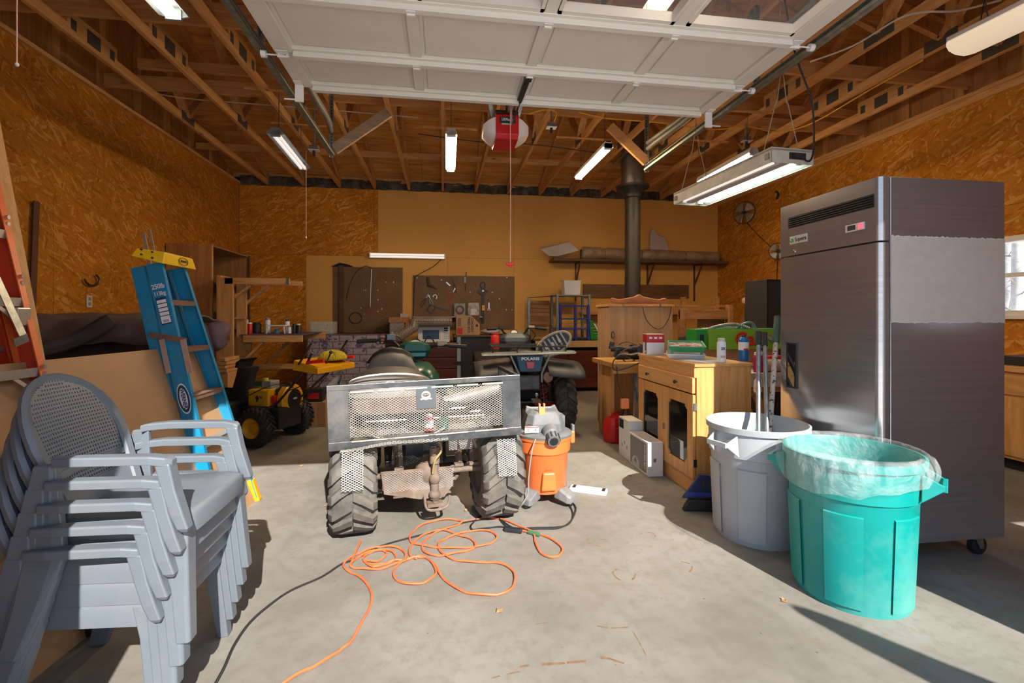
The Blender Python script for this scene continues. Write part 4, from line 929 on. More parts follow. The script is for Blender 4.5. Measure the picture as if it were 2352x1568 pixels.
ab(MB().box((-xw, -.006, zb-.02), (xw, .018, zb+.03)), 'bottom_rail', M_frame, M=BT, bevel=.003)
for i in range(6): ab(MB().box((-xw+.13+i*.155, -.012, zt-.045), (-xw+.26+i*.155, -.006, zt-.035)), 'rail_rod', M_exp, M=BT)
for i in range(4): ab(MB().box((-xw+.13+i*.24, -.014, zb+.024), (-xw+.33+i*.24, -.006, zb+.032)), 'rail_rod', M_exp, M=BT)
ab(MB().box((-.07, -.011, .79), (.045, -.006, zt-.03)), 'badge_plate', pm('slate_plate', (.10, .115, .125), .45, .3, .1, 10), M=BT, bevel=.001)
Mq = FR((-.014, -.0115, .868), (1, 0, 0), (0, 0, 1)); bg_ = ab(MB().lathe([(0, 0), (.027, 0), (.027, .002), (0, .002)], 30, M=Mq), 'emblem', pm('emblem_cream', (.70, .55, .36), .6), M=BT)
ab(MB().lathe([(0, .002), (.020, .002), (.020, .0028), (0, .0028)], 30, M=Mq @ Matrix.Diagonal((1, .5, 1, 1)) @ Matrix.Translation((0, .008, 0))), 'emblem_field', M_ink, bg_, M=BT)
ab(MB().prism([(-.036, -.020, 0), (-.02, -.012, 0), (.02, -.012, 0), (.036, -.020, 0), (.03, -.026, 0), (0, -.02, 0), (-.03, -.026, 0)], (0, 0, .003)), 'emblem_ribbon', pm('emblem_cream', (.70, .55, .36), .6), bg_, M=BT @ Mq)
for k in range(4): ab(MB().prism([(-.012+.008*k-.004, .002, 0), (-.012+.008*k, .009+.002*(k % 2), 0), (-.012+.008*k+.004, .002, 0)], (0, 0, .0035)), 'emblem_peak', pm('emblem_cream', (.70, .55, .36), .6), bg_, M=BT @ Mq)
# things bolted under the basket: frame rails, differential, axle, skid plate, hitch
q = MB(); pipe(q, [(-.30, .55, .55), (-.30, .1, .56), (-.28, -.2, .565)]); pipe(q, [(.30, .55, .55), (.30, .1, .56), (.28, -.2, .565)]); pipe(q, [(-.25, .0, .57), (.25, .0, .57)]); pipe(q, [(-.2, .2, .57), (-.22, .1, .30), (-.18, .0, .26)]); pipe(q, [(.2, .2, .57), (.22, .1, .30), (.18, .0, .26)]); pipe(q, [(-.18, .0, .26), (.18, .0, .26)])
q.parts('frame_tube', M_mud, at, local=True, smooth=True)
ab(MB().cyl((-.42, 0, .317), (.42, 0, .317), .019, n=12), 'rear_axle', M_mud, smooth=True)
q = MB(); q.ball((0, .03, .317), (.085, .11, .095), 18); ab(q, 'differential', M_mud, smooth=True)
ab(MB().box((-.29, -.05, .24), (-.02, -.042, .36)).prism([(-.30, -.05, .36), (.15, -.05, .36), (.16, -.06, .24), (.10, -.07, .17), (-.06, -.07, .17), (-.28, -.06, .22)], (0, .005, 0)), 'skid_plate', M_mud, bevel=.003)
q = MB(); diamond(q, (-.28, -.062, .23), (1, 0, 0), (0, 0, 1), .44, .12, .022, .014); ab(q, 'skid_mesh', M_exp, solid=.0016)
q = MB(); q.cyl((.035, -.08, .50), (.035, -.08, .40), .032, n=16).cyl((.035, -.08, .40), (.035, -.085, .17), .022, .028, n=14); q.ball((.035, -.085, .30), (.036, .036, .04), 12); q.ball((.035, -.085, .20), (.038, .04, .034), 12); ab(q, 'shock_absorber', M_mud, smooth=True)
q = MB(); pipe(q, [(-.03, -.10, .20), (-.02, -.12, .13), (.03, -.13, .115), (.11, -.12, .13), (.13, -.10, .19)], .009); ab(q, 'hitch_loop', M_mud, smooth=True)
ab(MB().cbox((.035, -.10, .145), (.10, .07, .02)).cyl((.035, -.11, .13), (.035, -.11, .165), .016, n=10), 'hitch_plate', M_mud, bevel=.002)
q = MB(); pipe(q, [(.05, -.10, .56), (.07, -.15, .50), (.03, -.14, .43), (.02, -.10, .34)], .007); ab(q, 'brake_hose', pm('yellowed_hose', (.38, .27, .10), .5), smooth=True)
for x in (-.19, .2, .30): ab(MB().beam((x, .05, .56), (x+.01, .03, .36), .03, .045).cbox((x+.005, .01, .35), (.06, .05, .02)), 'bracket', M_mud, bevel=.003)
ab(MB().box((.14, .02, .44), (.34, .16, .55)), 'air_box', pm('grey_housing', (.42, .40, .37), .7), bevel=.01)
q = MB()
for sg in (-1, 1):
    q = MB(); diamond(q, (sg*.455-.06, -.335, .36), (1, 0, 0), (0, .22, 1), .12, .22, .022, .013, .003, .02); ab(q, 'hanging_mesh', M_exp, solid=.0018)
q = MB(); diamond(q, (-xw+.05, -.30, .56), (1, 0, .06), (0, 1, .2), .62, .10, .03, .02, .004, .03); ab(q, 'torn_mesh_edge', M_exp, solid=.0018)
q = MB(); pipe(q, [(-.36, -.1, .60), (-.20, -.14, .585), (.0, -.12, .59), (.1, -.08, .62)], .008); ab(q, 'basket_rod', M_exp, smooth=True)
# cargo rack & muffler seen through the basket
for y in (.05, .2, .35): ab(MB().cyl((-.4, y, .66), (.4, y, .66), .010, n=8), 'rack_bar', M_frame, smooth=True)
for x in (-.4, .4): ab(MB().cyl((x, 0, .66), (x, .42, .66), .011, n=8), 'rack_bar', M_frame, smooth=True)
ab(MB().cyl((.10, .02, .76), (.52, .14, .83), .045, n=16), 'muffler', pm('heat_steel', (.22, .21, .2), .5, .5, .15, 15), smooth=True)
sec = [[(x*.30*k_, .10+y, .74+z*.055*k_) for x, z in ((-1, -.4), (-.9, -1), (.9, -1), (1, -.4), (1, .7), (.8, 1), (-.8, 1), (-1, .7))] for y, k_ in ((0, .9), (.02, 1), (.22, 1), (.24, .9))]
ab(MB().loft([[(a-.18, b_, c) for a, b_, c in s_] for s_ in sec]), 'rear_cowl', pm('rusty_brown', (.085, .055, .04), .7, .1, .3, 12), bevel=.006)
# seats
def dome(cx, cy, z0, W_, D_, H_, m, name, tilt=0, e=2.6, cut=None):
    q = MB()
    def f(u, v_):
        a = u*2*math.pi; k = v_; rr = (1-k**2.2)**.5 if k < 1 else 0
        ca, sa = math.cos(a), math.sin(a); s1 = abs(ca)**(2/e)*(1 if ca > 0 else -1); s2 = abs(sa)**(2/e)*(1 if sa > 0 else -1)
        return V(cx+s1*W_/2*rr, cy+s2*D_/2*rr, z0+H_*k+tilt*s2*rr)
    q.grid(f, 36, 10, wrap=True); return ab(q, name, m, smooth=2)
dome(-.234, .40, .80, .60, .52, .18, M_seat, 'rear_seat', .01)
ab(MB().tube([(-.234+.27*math.cos(a), .40-.26+.16*(1-math.sin(a)), .88+.075*math.sin(a)) for a in [math.pi*i/16 for i in range(17)]], .007, 6), 'seat_piping', pm('worn_piping', (.6, .56, .5), .6), smooth=True)
ab(MB().box((-.35, .32, .70), (-.10, 1.2, .84)), 'seat_base', M_blackm, bevel=.02)
q = MB(); q.loft([[(-.206+x*W_, y, z0+z*H_) for x, z in ((-1, 0), (-.92, .45), (-.72, .82), (-.4, .98), (0, 1.03), (.4, .98), (.72, .82), (.92, .45), (1, 0))] for y, W_, z0, H_ in ((.66, .235, .83, .10), (.72, .225, .83, .18), (.82, .205, .83, .235), (.92, .19, .83, .24), (1.05, .16, .83, .2), (1.15, .12, .83, .12))]); ab(q, 'front_seat', M_seat, smooth=2)
q = MB(); q.loft([[(-.206+x*W_, y, z0+z*H_) for x, z in ((-1, .55), (-.75, .83), (-.4, .99), (0, 1.045), (.4, .99), (.75, .83), (1, .55))] for y, W_, z0, H_ in ((.80, .205, .835, .238), (.92, .195, .835, .245), (1.05, .165, .835, .205), (1.16, .125, .835, .125))]); ab(q, 'seat_top_cover', M_black, smooth=2)
Lg = FR((-.234, .165, .885), (1, 0, 0), (0, .35, 1)); ab(MB().lathe([(.026, 0), (.031, 0), (.031, .003), (.026, .003)], 26, close=True), 'logo', M_whitep, M=Lg @ Matrix.Diagonal((1.35, .62, 1, 1)))
ab(MB().prism([(-.03, -.006, 0), (-.012, .008, 0), (0, .002, 0), (.014, .009, 0), (.03, -.006, 0)], (0, 0, .003)), 'logo', M_whitep, M=Lg); ab(MB().box((-.045, -.027, 0), (.045, -.023, .003)), 'logo_bar', M_whitep, M=Lg)
# tank, pod, handlebar
q = MB(); q.loft([[(x*W_, y, z0+z*H_) for x, z in ((-1, 0), (-1, .5), (-.6, .95), (0, 1), (.6, .95), (1, .5), (1, 0))] for y, W_, z0, H_ in ((.70, .10, .72, .16), (.82, .17, .72, .20), (1.0, .20, .72, .23), (1.25, .19, .72, .22), (1.4, .14, .72, .15))]); ab(q, 'fuel_tank_cover', M_green, smooth=2)
q = MB(); q.loft([[(.0+x*W_, 1.14+y, z) for x, y in ((-1, -.25), (-.75, -.95), (.75, -.95), (1, -.25), (.8, .7), (0, 1.0), (-.8, .7))] for W_, z in ((.085, .97), (.125, 1.0), (.14, 1.04), (.125, 1.085), (.075, 1.115))] if 0 else [[(x*W_, 1.2+y*D_, z) for x, y in ((-1, -.3), (-.7, -1), (.7, -1), (1, -.3), (.7, .8), (0, 1), (-.7, .8))] for W_, D_, z in ((.09, .07, .96), (.13, .10, 1.0), (.15, .12, 1.04), (.13, .11, 1.09), (.075, .08, 1.12))]); pod = ab(q, 'instrument_pod', M_green, bevel=.006)
Mg = FR((.005, 1.13, 1.112), (1, 0, 0), (0, .8, .55)); ab(MB().lathe([(0, 0), (.040, 0), (.045, .004), (.045, -.02), (0, -.02)], 28, M=Mg), 'gauge', pm('gauge_face', (.62, .58, .48), .4), pod, smooth=1)
ab(MB().lathe([(.040, .003), (.047, .006), (.047, -.02), (.040, -.02)], 28, M=Mg, close=True), 'gauge_bezel', M_black, pod); ab(MB().box((-.003, -.001, .004), (.026, .002, .006)), 'gauge_needle', M_redp, pod, M=Mg)
ab(MB().prism([(-.10, 1.095, 1.06), (.10, 1.095, 1.06), (.085, 1.085, .99), (-.085, 1.085, .99)], (0, .005, 0)), 'pod_decal', pm('pale_teal', (.08, .30, .30), .4), pod)
for i in range(3): ab(MB().cbox((-.05+i*.05, 1.09, 1.055), (.035, .006, .012)), 'indicator', M_ink, pod)
q = MB(); pipe(q, [(-.40, 1.36, 1.12), (-.20, 1.32, 1.12), (-.09, 1.28, 1.02), (0, 1.27, 1.0), (.09, 1.24, 1.02), (.20, 1.18, 1.08), (.42, 1.13, 1.07)], .013); hb = ab(q, 'handlebar', M_black, smooth=True)
for p, r in (((-.50, 1.375, 1.115), (-.33, 1.35, 1.122)), ((.30, 1.155, 1.078), (.46, 1.12, 1.065))): ab(MB().cyl(p, r, .019, n=12), 'grip', M_black, hb, smooth=True)
ab(MB().cbox((-.28, 1.33, 1.12), (.05, .06, .06)), 'switch_block', M_black, hb, bevel=.008); ab(MB().cbox((-.275, 1.297, 1.13), (.025, .01, .014)), 'kill_switch', pm('bright_red', (.85, .02, .02), .4), hb); ab(MB().cbox((-.28, 1.297, 1.105), (.014, .01, .014)), 'button', M_yel, hb)
ab(MB().cbox((-.20, 1.34, 1.15), (.075, .05, .055)), 'brake_reservoir', pm('grey_plastic', (.22, .26, .28), .4), hb, bevel=.006); ab(MB().cbox((.245, 1.18, 1.10), (.09, .06, .05)), 'throttle_housing', pm('grey_housing', (.42, .40, .37), .7), hb, bevel=.01); ab(MB().cbox((.245, 1.148, 1.10), (.03, .006, .02)), 'warning_sticker', M_yel, hb)
for P in ([(-.25, 1.35, 1.10), (-.15, 1.40, 1.16), (-.05, 1.35, 1.05), (0, 1.25, .95)], [(.2, 1.2, 1.06), (.14, 1.3, 1.16), (.06, 1.3, 1.02)], [(-.23, 1.32, 1.08), (-.14, 1.26, 1.02), (-.1, 1.2, .92)]):
    q = MB(); pipe(q, P, .006, 6); ab(q, 'control_cable', M_black, hb, smooth=True)
for sg in (-1, 1):
    q = MB(); q.grid(lambda u, v_, sg=sg: V(sg*(.20+.34*v_), 1.25+.40*math.cos(math.pi*u), .60+.14*math.sin(math.pi*u)), 14, 4); ab(q, 'front_fender', M_green, solid=.006, smooth=2)
    q = MB(); q.grid(lambda u, v_, sg=sg: V(sg*(.22+.34*v_), .05+.38*math.cos(math.pi*u), .58+.12*math.sin(math.pi*u)), 14, 4)
    if sg > 0: ab(MB().cbox((sg*.2, .55, .3), (.14, .5, .05)), 'footrest', M_black, bevel=.01)
    else: ab(MB().cbox((sg*.2, .55, .3), (.14, .5, .05)), 'footrest', M_black, bevel=.01)
    q.bm.free()
ab(MB().box((-.16, .25, .28), (.16, 1.1, .62)), 'engine_block', M_dsteel, bevel=.03); ab(MB().cyl((-.36, 1.25, .3), (.36, 1.25, .3), .02), 'front_axle', M_mud)
# two small cans riding in the basket
def can(name, px_, c, r, h, m, label, cat='can', cap=None, band=None, n=20, group=None):
    t = thing(name, label, cat, c, 0, group); T = Matrix.Translation(V(c))
    MB().lathe([(0, 0), (r, 0), (r, h*.8), (r*.82, h*.86), (r*.4, h*.88), (0, h*.88)], n, M=T).build('body', m, t, smooth=1)
    if cap: MB().lathe([(0, h*.84), (r*.8, h*.84), (r*.8, h*.985), (r*.7, h), (0, h)], n, M=T).build('cap', cap, t, smooth=1)
    if band: MB().lathe([(r+.0006, h*.18), (r+.0014, h*.18), (r+.0014, h*.66), (r+.0006, h*.66)], n, M=T, close=True).build('label_band', band, t, smooth=1)
    return t
can('oil_bottle', None, L1(.0, -.07, .612), .028, .10, M_redp, 'red bottle lying inside the atv basket, seen through the mesh', 'bottle', M_whitep, M_whitep)
can('oil_bottle', None, L1(.10, -.05, .612), .03, .09, M_green, 'green bottle inside the atv basket, right of the red one', 'bottle', M_black)
# ---- second atv
A2o = V(.98, 5.55, 0); A2r = R_(-1)
at2 = thing('atv', 'blue and black atv with red suspension parked behind the mesh basket', 'atv', A2o, A2r); _w2 = WM[at2.name]
def a2(q, name, m, parent=None, **k): return q.build(name, m, parent or at2, local=True, **k)
for x, y, s_ in ((-.44, 0, -1), (.44, 0, 1), (-.42, 1.3, -1), (.42, 1.3, 1)):
    WM[at2.name] = Matrix(); tire(at2, (x, y, .32), .32, .25, M_rubber, M_dsteel, .16, nl=15, lug=.028, face=s_); WM[at2.name] = _w2
for y in (-.28, -.05, .18): a2(MB().cyl((-.42, y, 1.0), (.42, y, 1.0), .009, n=8), 'rack_bar', M_dsteel, smooth=True)
for x in (-.42, -.14, .14, .42): a2(MB().cyl((x, -.28, 1.0), (x, .2, 1.0), .009, n=8), 'rack_bar', M_dsteel, smooth=True); a2(MB().cyl((x, -.28, 1.0), (x, -.28, .92), .007, n=8), 'rack_post', M_dsteel, smooth=True)
a2(MB().prism([(-.54, -.33, .90), (.52, -.33, .915), (.54, -.32, .935), (.50, -.30, .94), (-.50, -.30, .925), (-.55, -.32, .915)], (0, .10, .01)), 'rack_deck', pm('scuffed_grey', (.22, .25, .26), .4, .2, .15, 10), bevel=.004)
for sg in (-1, 1):
    q = MB(); q.grid(lambda u, v_, sg=sg: V(sg*(.20+.42*v_), -.0+.42*math.cos(math.pi*u), .68+.17*math.sin(math.pi*u)-.05*v_), 16, 5); a2(q, 'rear_fender', pm('dusty_black', (.05, .055, .06), .5, 0, .3, 6, dirt=(.25, .2, .14), dirta=.6), solid=.008, smooth=2)
    q = MB(); q.grid(lambda u, v_, sg=sg: V(sg*(.20+.36*v_), 1.3+.42*math.cos(math.pi*u), .68+.17*math.sin(math.pi*u)-.03*v_), 16, 5); a2(q, 'front_fender', M_black, solid=.008, smooth=2)
    a2(MB().beam((sg*.22, -.32, .90), (sg*.13, -.33, .70), .03, .02).beam((sg*.13, -.33, .70), (sg*.13, -.33, .60), .03, .02), 'rear_bracket', pm('scuffed_grey', (.22, .25, .26), .4, .2, .15, 10), bevel=.002)
    a2(MB().beam((sg*.10, -.02, .30), (sg*.36, .0, .30), .05, .03).beam((sg*.10, -.2, .33), (sg*.34, -.06, .30), .025, .02), 'suspension_arm', M_redp, bevel=.004)
    q = MB(); a2(q.tube([(sg*(.20+.05*i/70), -.1, .38+.34*i/70)+V(0, 0, 0) if 0 else V(sg*(.20-.04*i/70)+.035*math.cos(i*.55), -.12+.035*math.sin(i*.55), .36+.30*i/70) for i in range(71)], .007, 5), 'coil_spring', pm('spring_red', (.45, .02, .02), .4), smooth=True)
    a2(MB().cyl((sg*.20, -.12, .34), (sg*.16, -.12, .70), .016, n=10), 'damper', M_dsteel, smooth=True)
a2(MB().prism([(-.16, -.31, .90), (.16, -.31, .90), (.12, -.33, .72), (-.12, -.33, .72)], (0, .3, 0)), 'tail_panel', pm('atv_blue', (.015, .07, .15), .4), bevel=.01)
a2(MB().prism([(-.05, -.345, .83), (.05, -.345, .83), (.038, -.348, .755), (-.038, -.348, .755)], (0, .02, 0)), 'tail_light', pm('tail_red', (.45, .03, .04), .25), bevel=.004)
text('POLARIS', .045, A2_M := (_w2 @ FR((0, -.335, .865), (1, 0, 0), (0, .1, 1))), M_whitep, at2, sx_=1.2, bold=.0016)
a2(MB().cyl((.20, -.36, .66), (.22, .05, .68), .055, n=20).cyl((.20, -.365, .66), (.20, -.36, .66), .03, n=14), 'muffler', pm('rusty_muffler', (.30, .19, .14), .7, .3), smooth=1)
a2(MB().box((-.13, -.3, .5), (.13, .2, .68)), 'rear_housing', M_dsteel, bevel=.02); a2(MB().cyl((-.38, 0, .32), (.38, 0, .32), .022), 'rear_axle', M_dsteel, smooth=True)
a2(MB().cbox((.06, -.36, .40), (.09, .12, .03)).cyl((.06, -.40, .40), (.06, -.40, .45), .012, n=10), 'hitch_plate', M_mud); q = MB(); q.ball((.06, -.40, .47), .024, 12); a2(q, 'hitch_ball', M_galv, smooth=True)
a2(MB().box((-.2, .1, .3), (.2, 1.2, .7)), 'engine_block', M_blackm, bevel=.04)
q = MB(); q.loft([[(x*W_, y, z0+z*H_) for x, z in ((-1, 0), (-.9, .7), (-.5, 1), (.5, 1), (.9, .7), (1, 0))] for y, W_, z0, H_ in ((.12, .14, .78, .15), (.3, .17, .78, .16), (.6, .14, .78, .12), (.9, .12, .78, .14))]); a2(q, 'seat', M_black, smooth=2)
q = MB(); q.loft([[(x*W_, 1.05+y*D_, z) for x, y in ((-1, -.4), (-.7, -1), (.7, -1), (1, -.4), (.8, .8), (-.8, .8))] for W_, D_, z in ((.15, .14, .93), (.20, .16, 1.0), (.21, .16, 1.05), (.15, .12, 1.10), (.09, .08, 1.13))]); pd = a2(q, 'instrument_pod', pm('pod_grey', (.13, .16, .19), .35), bevel=.01)
Mg = FR((-.01, .95, 1.115), (1, 0, 0), (0, .6, .8)); a2(MB().lathe([(0, 0), (.045, 0), (.05, .004), (.05, -.02), (0, -.02)], 28, M=Mg), 'gauge', pm('gauge_face', (.62, .58, .48), .4), pd); a2(MB().lathe([(.044, .003), (.055, .006), (.055, -.02), (.044, -.02)], 28, M=Mg, close=True), 'gauge_bezel', M_black, pd)
q = MB(); pipe(q, [(-.38, .85, 1.17), (-.22, .88, 1.18), (-.12, .98, 1.10), (.12, .98, 1.10), (.17, .92, 1.17), (.22, .88, 1.19), (.40, .86, 1.175)], .013); h2 = a2(q, 'handlebar', M_black, smooth=True)
for p, r in (((-.40, .85, 1.17), (-.27, .87, 1.176)), ((.28, .875, 1.185), (.43, .855, 1.172))): a2(MB().cyl(p, r, .02, n=12), 'grip', M_black, h2, smooth=True)
a2(MB().cbox((.22, .88, 1.20), (.08, .05, .03)), 'throttle_housing', pm('grey_housing', (.42, .40, .37), .7), h2, bevel=.006); a2(MB().cbox((-.2, .88, 1.19), (.07, .05, .05)), 'switch_block', M_black, h2, bevel=.006)
q = MB(); pipe(q, [(.2, .88, 1.17), (.28, .9, 1.08), (.2, .95, 1.0), (.1, .98, 1.02)], .006, 6); a2(q, 'control_cable', M_black, h2, smooth=True)
# oval gear bag on the rack
c = PY(1272, 790, 5.45); t = thing('snowshoe', 'oval strapped snowshoe shaped gear leaning on the rear rack of the blue atv', 'gear', (c.x, c.y, 1.01))
Mo = FR(c+V(-.0, 0, .0), (1, 0, .55), (-.5, .25, .9)); n = 40
MB().tube([Mo @ V(.22*math.cos(a), .115*math.sin(a), 0) for a in [2*math.pi*i/n for i in range(n)]], .018, 8, close=True).build('rim', pm('grey_olive', (.28, .27, .22), .7, 0, .3, 30), t, smooth=True)
MB().lathe([(0, -.008), (.21, -.008), (.21, .008), (0, .008)], 36).build('deck', M_black, t, M=Mo @ Matrix.Diagonal((1, .52, 1, 1)))
for i in range(6): MB().box((-.15+i*.055, -.085, .008), (-.13+i*.055, .085, .016)).build('strap', pm('grey_strap', (.30, .30, .28), .6), t, M=Mo)
for i in range(3): MB().box((-.12+i*.09, -.02, .016), (-.09+i*.09, .03, .03)).build('buckle', M_galv, t, M=Mo)
can('fuel_can', None, V(PY(1138, 800, 5.9).x, 5.95, .93), .055, .20, M_redp, 'round red tin behind the rear rack of the blue atv', 'can', M_redp, None)
# ---- snow blower
So = V(-1.79, 5.46, 0); Sr = R_(67)
sb = thing('snow_blower', 'yellow and black snow blower with chunky tyres and red levers', 'snow blower', So, Sr); _w3 = WM[sb.name]
def s3(q, name, m, parent=None, **k):
    if name in ('handle_tube', 'grip', 'control_lever', 'control_panel', 'shift_lever', 'lever_knob', 'control_rod'): k['M'] = Matrix.Diagonal((1, .84, 1, 1))
    return q.build(name, m, parent or sb, local=True, **k)
M_tb2 = pm('snow_tyre', (.025, .024, .023), .8, 0, .3, 20, .1)
for x, s_ in ((-.30, -1), (.30, 1)):
    WM[sb.name] = Matrix(); tire(sb, (x, 0, .20), .205, .16, M_tb2, M_yel, .105, nl=22, lug=.018, face=s_); WM[sb.name] = _w3
s3(MB().cyl((-.3, 0, .20), (.3, 0, .20), .014), 'axle', M_dsteel)
s3(MB().box((-.17, -.18, .15), (.17, .30, .38)), 'transmission_case', M_black, bevel=.02)
s3(MB().prism([(-.30, .32, .04), (-.30, .62, .04), (-.30, .66, .28), (-.30, .50, .42), (-.30, .32, .42)], (.60, 0, 0)), 'auger_housing', M_black, bevel=.01)
for x in (-.31, .31): s3(MB().cbox((x, .48, .03), (.02, .2, .06)), 'skid_shoe', M_black)
s3(MB().box((-.15, -.02, .38), (.10, .24, .56)), 'engine_cowl', M_yel, bevel=.015)
text('9', .085, _w3 @ FR((-.152, .12, .46), (0, -1, 0), (0, 0, 1)), M_ink, sb, bold=.004); text('hp', .035, _w3 @ FR((-.152, .07, .485), (0, -1, 0), (0, 0, 1)), M_ink, sb, bold=.001)
s3(MB().cbox((-.0, .08, .60), (.14, .12, .09)), 'carburettor_cover', pm('grey_metal_box', (.38, .39, .38), .4, .5), bevel=.012); s3(MB().cyl((-.03, .12, .64), (-.03, .12, .67), .03, n=16), 'fuel_cap', pm('lime_cap', (.45, .45, .03), .4))
rc_ = Matrix.Translation((.06, -.12, .44)) @ Matrix.Rotation(math.pi/2, 4, 'X'); s3(MB().lathe([(.145, -.05), (.165, -.03), (.165, .03), (.145, .05), (.11, .06), (.11, .04), (.135, .03)], 30, M=rc_, close=True), 'recoil_ring', M_yel, smooth=1)
s3(MB().lathe([(0, .05), (.11, .05), (.125, .02), (.125, -.04), (0, -.04)], 26, M=rc_), 'recoil_starter', M_black, smooth=1); s3(MB().cbox((.06, -.185, .45), (.05, .01, .02)), 'pull_handle', M_whitep, bevel=.003)
s3(MB().cyl((-.02, -.02, .52), (.04, -.16, .60), .04, n=14), 'muffler', M_dsteel); s3(MB().cbox((-.09, -.05, .46), (.06, .05, .08)), 'choke_knob', M_redp, bevel=.01)
q = MB(); q.loft([[V(.0+x*w_, y0+y*d_, z) for x, y in ((-1, -.3), (-.6, -1), (.6, -1), (1, -.3), (.8, 1), (-.8, 1))] for w_, y0, d_, z in ((.095, .44, .095, .38), (.085, .44, .085, .55), (.085, .40, .08, .68), (.10, .36, .08, .78))]); s3(q, 'chute', M_black, smooth=1)
q = MB(); q.loft([[V(.0+x*w_, y0+y*.03, z) for x, y in ((-1, -.6), (1, -.6), (1, .6), (-1, .6))] for w_, y0, z in ((.10, .44, .78), (.11, .42, .84), (.105, .36, .88))]); s3(q, 'chute_deflector', M_black)
for sg in (-1, 1): q = MB(); pipe(q, [(sg*.16, -.05, .34), (sg*.19, -.3, .52), (sg*.25, -.62, .78), (sg*.27, -.78, .98)], .013); s3(q, 'handle_tube', M_dsteel, smooth=True)
for sg, (dx, dy) in ((-1, (.0, .0)), (1, (0, 0))):
    s3(MB().cyl((sg*.26, -.70, .88), (sg*.26, -.93, .90), .018, n=12), 'grip', M_redp if 0 else pm('bright_red', (.85, .02, .02), .4), smooth=True)
    s3(MB().beam((sg*.30, -.62, .86), (sg*.30, -.80, 1.08), .03, .012), 'control_lever', M_black, bevel=.003)
q = MB(); q.hexa([V(-.29, -.52, .80), V(.29, -.52, .80), V(.32, -.90, .77), V(-.32, -.90, .77), V(-.25, -.50, .90), V(.25, -.50, .90), V(.32, -.90, .83), V(-.32, -.90, .83)]); s3(q, 'control_panel', M_yel, bevel=.008)
s3(MB().beam((-.05, -.78, .85), (-.07, -.86, .96), .012, .012), 'shift_lever', M_black); q = MB(); q.ball((-.07, -.865, .97), .02, 10); s3(q, 'lever_knob', M_black)
for P in ([(.1, -.25, .5), (-.1, -.1, .62), (-.25, .2, .50), (-.1, .42, .45)], [(.15, -.7, .78), (.16, -.45, .55), (.1, -.2, .36)], [(-.12, -.7, .78), (-.05, -.4, .6), (-.05, 0, .5)]): q = MB(); pipe(q, P, .006, 6); s3(q, 'control_rod', M_dsteel, smooth=True)
# mop head lying on the panel
c = _w3 @ V(.14, -.60, .875); t = thing('yellow_mop_head', 'yellow stringy mop head heaped on the snow blower panel', 'mop head', c, Sr); random.seed(5)
q = MB(); q.grid(lambda u, v_: V(.17*math.cos(u*6.2832)*(1-v_**2)**.5, .13*math.sin(u*6.2832)*(1-v_**2)**.5, .095*v_)*(1+.08*mnoise.noise(V(u*20, v_*5, 0))), 40, 10, wrap=True)
for i in range(150):
    a = random.uniform(0, 6.28); P = []
    for k in range(6):
        v_ = 1-k/5; r = (1-v_**2)**.5+(.02); P.append(V((.17*math.cos(a)*r), (.13*math.sin(a)*r), .1*v_+.003)); a += random.uniform(-.12, .12)
    q.tube(P, .0045, 4)
q.build('yarn', pm('yellow_yarn', (.50, .40, .03), .95, 0, .3, 60, .2), t, local=True, smooth=2)
# ================================================================ shop vacuum
vc = V(.735, 3.40, 0); vac = thing('shop_vacuum', 'orange and grey wet dry shop vacuum standing beside the atv wheel', 'vacuum cleaner', vc)
T = Matrix.Translation(vc)
M_vo = pm('vac_orange', (.78, .17, .04), .4, 0, .04, 5); M_vg = pm('vac_grey', (.13, .135, .14), .5, 0, .1, 8, dirt=(.38, .36, .33), dirta=.5)
MB().lathe([(0, .085), (.150, .085), (.160, .10), (.178, .36), (.182, .365), (.192, .375), (.196, .455), (.202, .46), (.204, .485), (.196, .485), (0, .48)], 48, M=T).build('drum', M_vo, vac, smooth=1)
q = MB(); q.hexa([T @ V(*p) for p in ((-.055, -.185, .12), (.055, -.185, .12), (.055, -.15, .12), (-.055, -.15, .12), (-.045, -.188, .25), (.045, -.188, .25), (.045, -.15, .25), (-.045, -.15, .25))]); q.build('drum_panel', M_vo, vac, bevel=.012)
text('Shop Vac', .014, T @ FR((0, -.1825, .27), (1, 0, 0), (0, 0, 1)), M_ink, vac)
MB().lathe([(0, .48), (.205, .48), (.208, .495), (.200, .505), (.16, .515), (0, .515)], 48, M=T).build('lid', M_vg, vac, smooth=1)
for a in (0.05, math.pi+.05):
    u = V(math.cos(a), math.sin(a), 0); MB().cbox(vc+u*.215+V(0, 0, .45), (.035, .06, .09), a).build('latch_block', M_vo, vac, bevel=.01); MB().cbox(vc+u*.222+V(0, 0, .50), (.02, .045, .08), a).build('latch', M_vg, vac, bevel=.006)
q = MB(); q.loft([[T @ V(x*w_, y*d_+.02, z) for x, y in ((-1, -.5), (-.7, -1), (.7, -1), (1, -.5), (1, .6), (.6, 1), (-.6, 1), (-1, .6))] for w_, d_, z in ((.15, .13, .51), (.145, .125, .57), (.125, .11, .63), (.09, .09, .655))]); q.build('motor_head', M_vg, vac, bevel=.008)
q = MB(); q.prism([T @ V(-.13, .06, .6), T @ V(-.12, .06, .675), T @ V(-.08, .06, .665), T @ V(.07, .06, .665), T @ V(.10, .06, .68), T @ V(.14, .06, .60)], (0, .03, 0)); q.build('carry_handle', M_vg, vac, bevel=.008)
for i in range(9): MB().cbox(vc+V(.142, -.03+i*.012, .57), (.02, .005, .09)).build('cooling_fin', M_vg, vac)
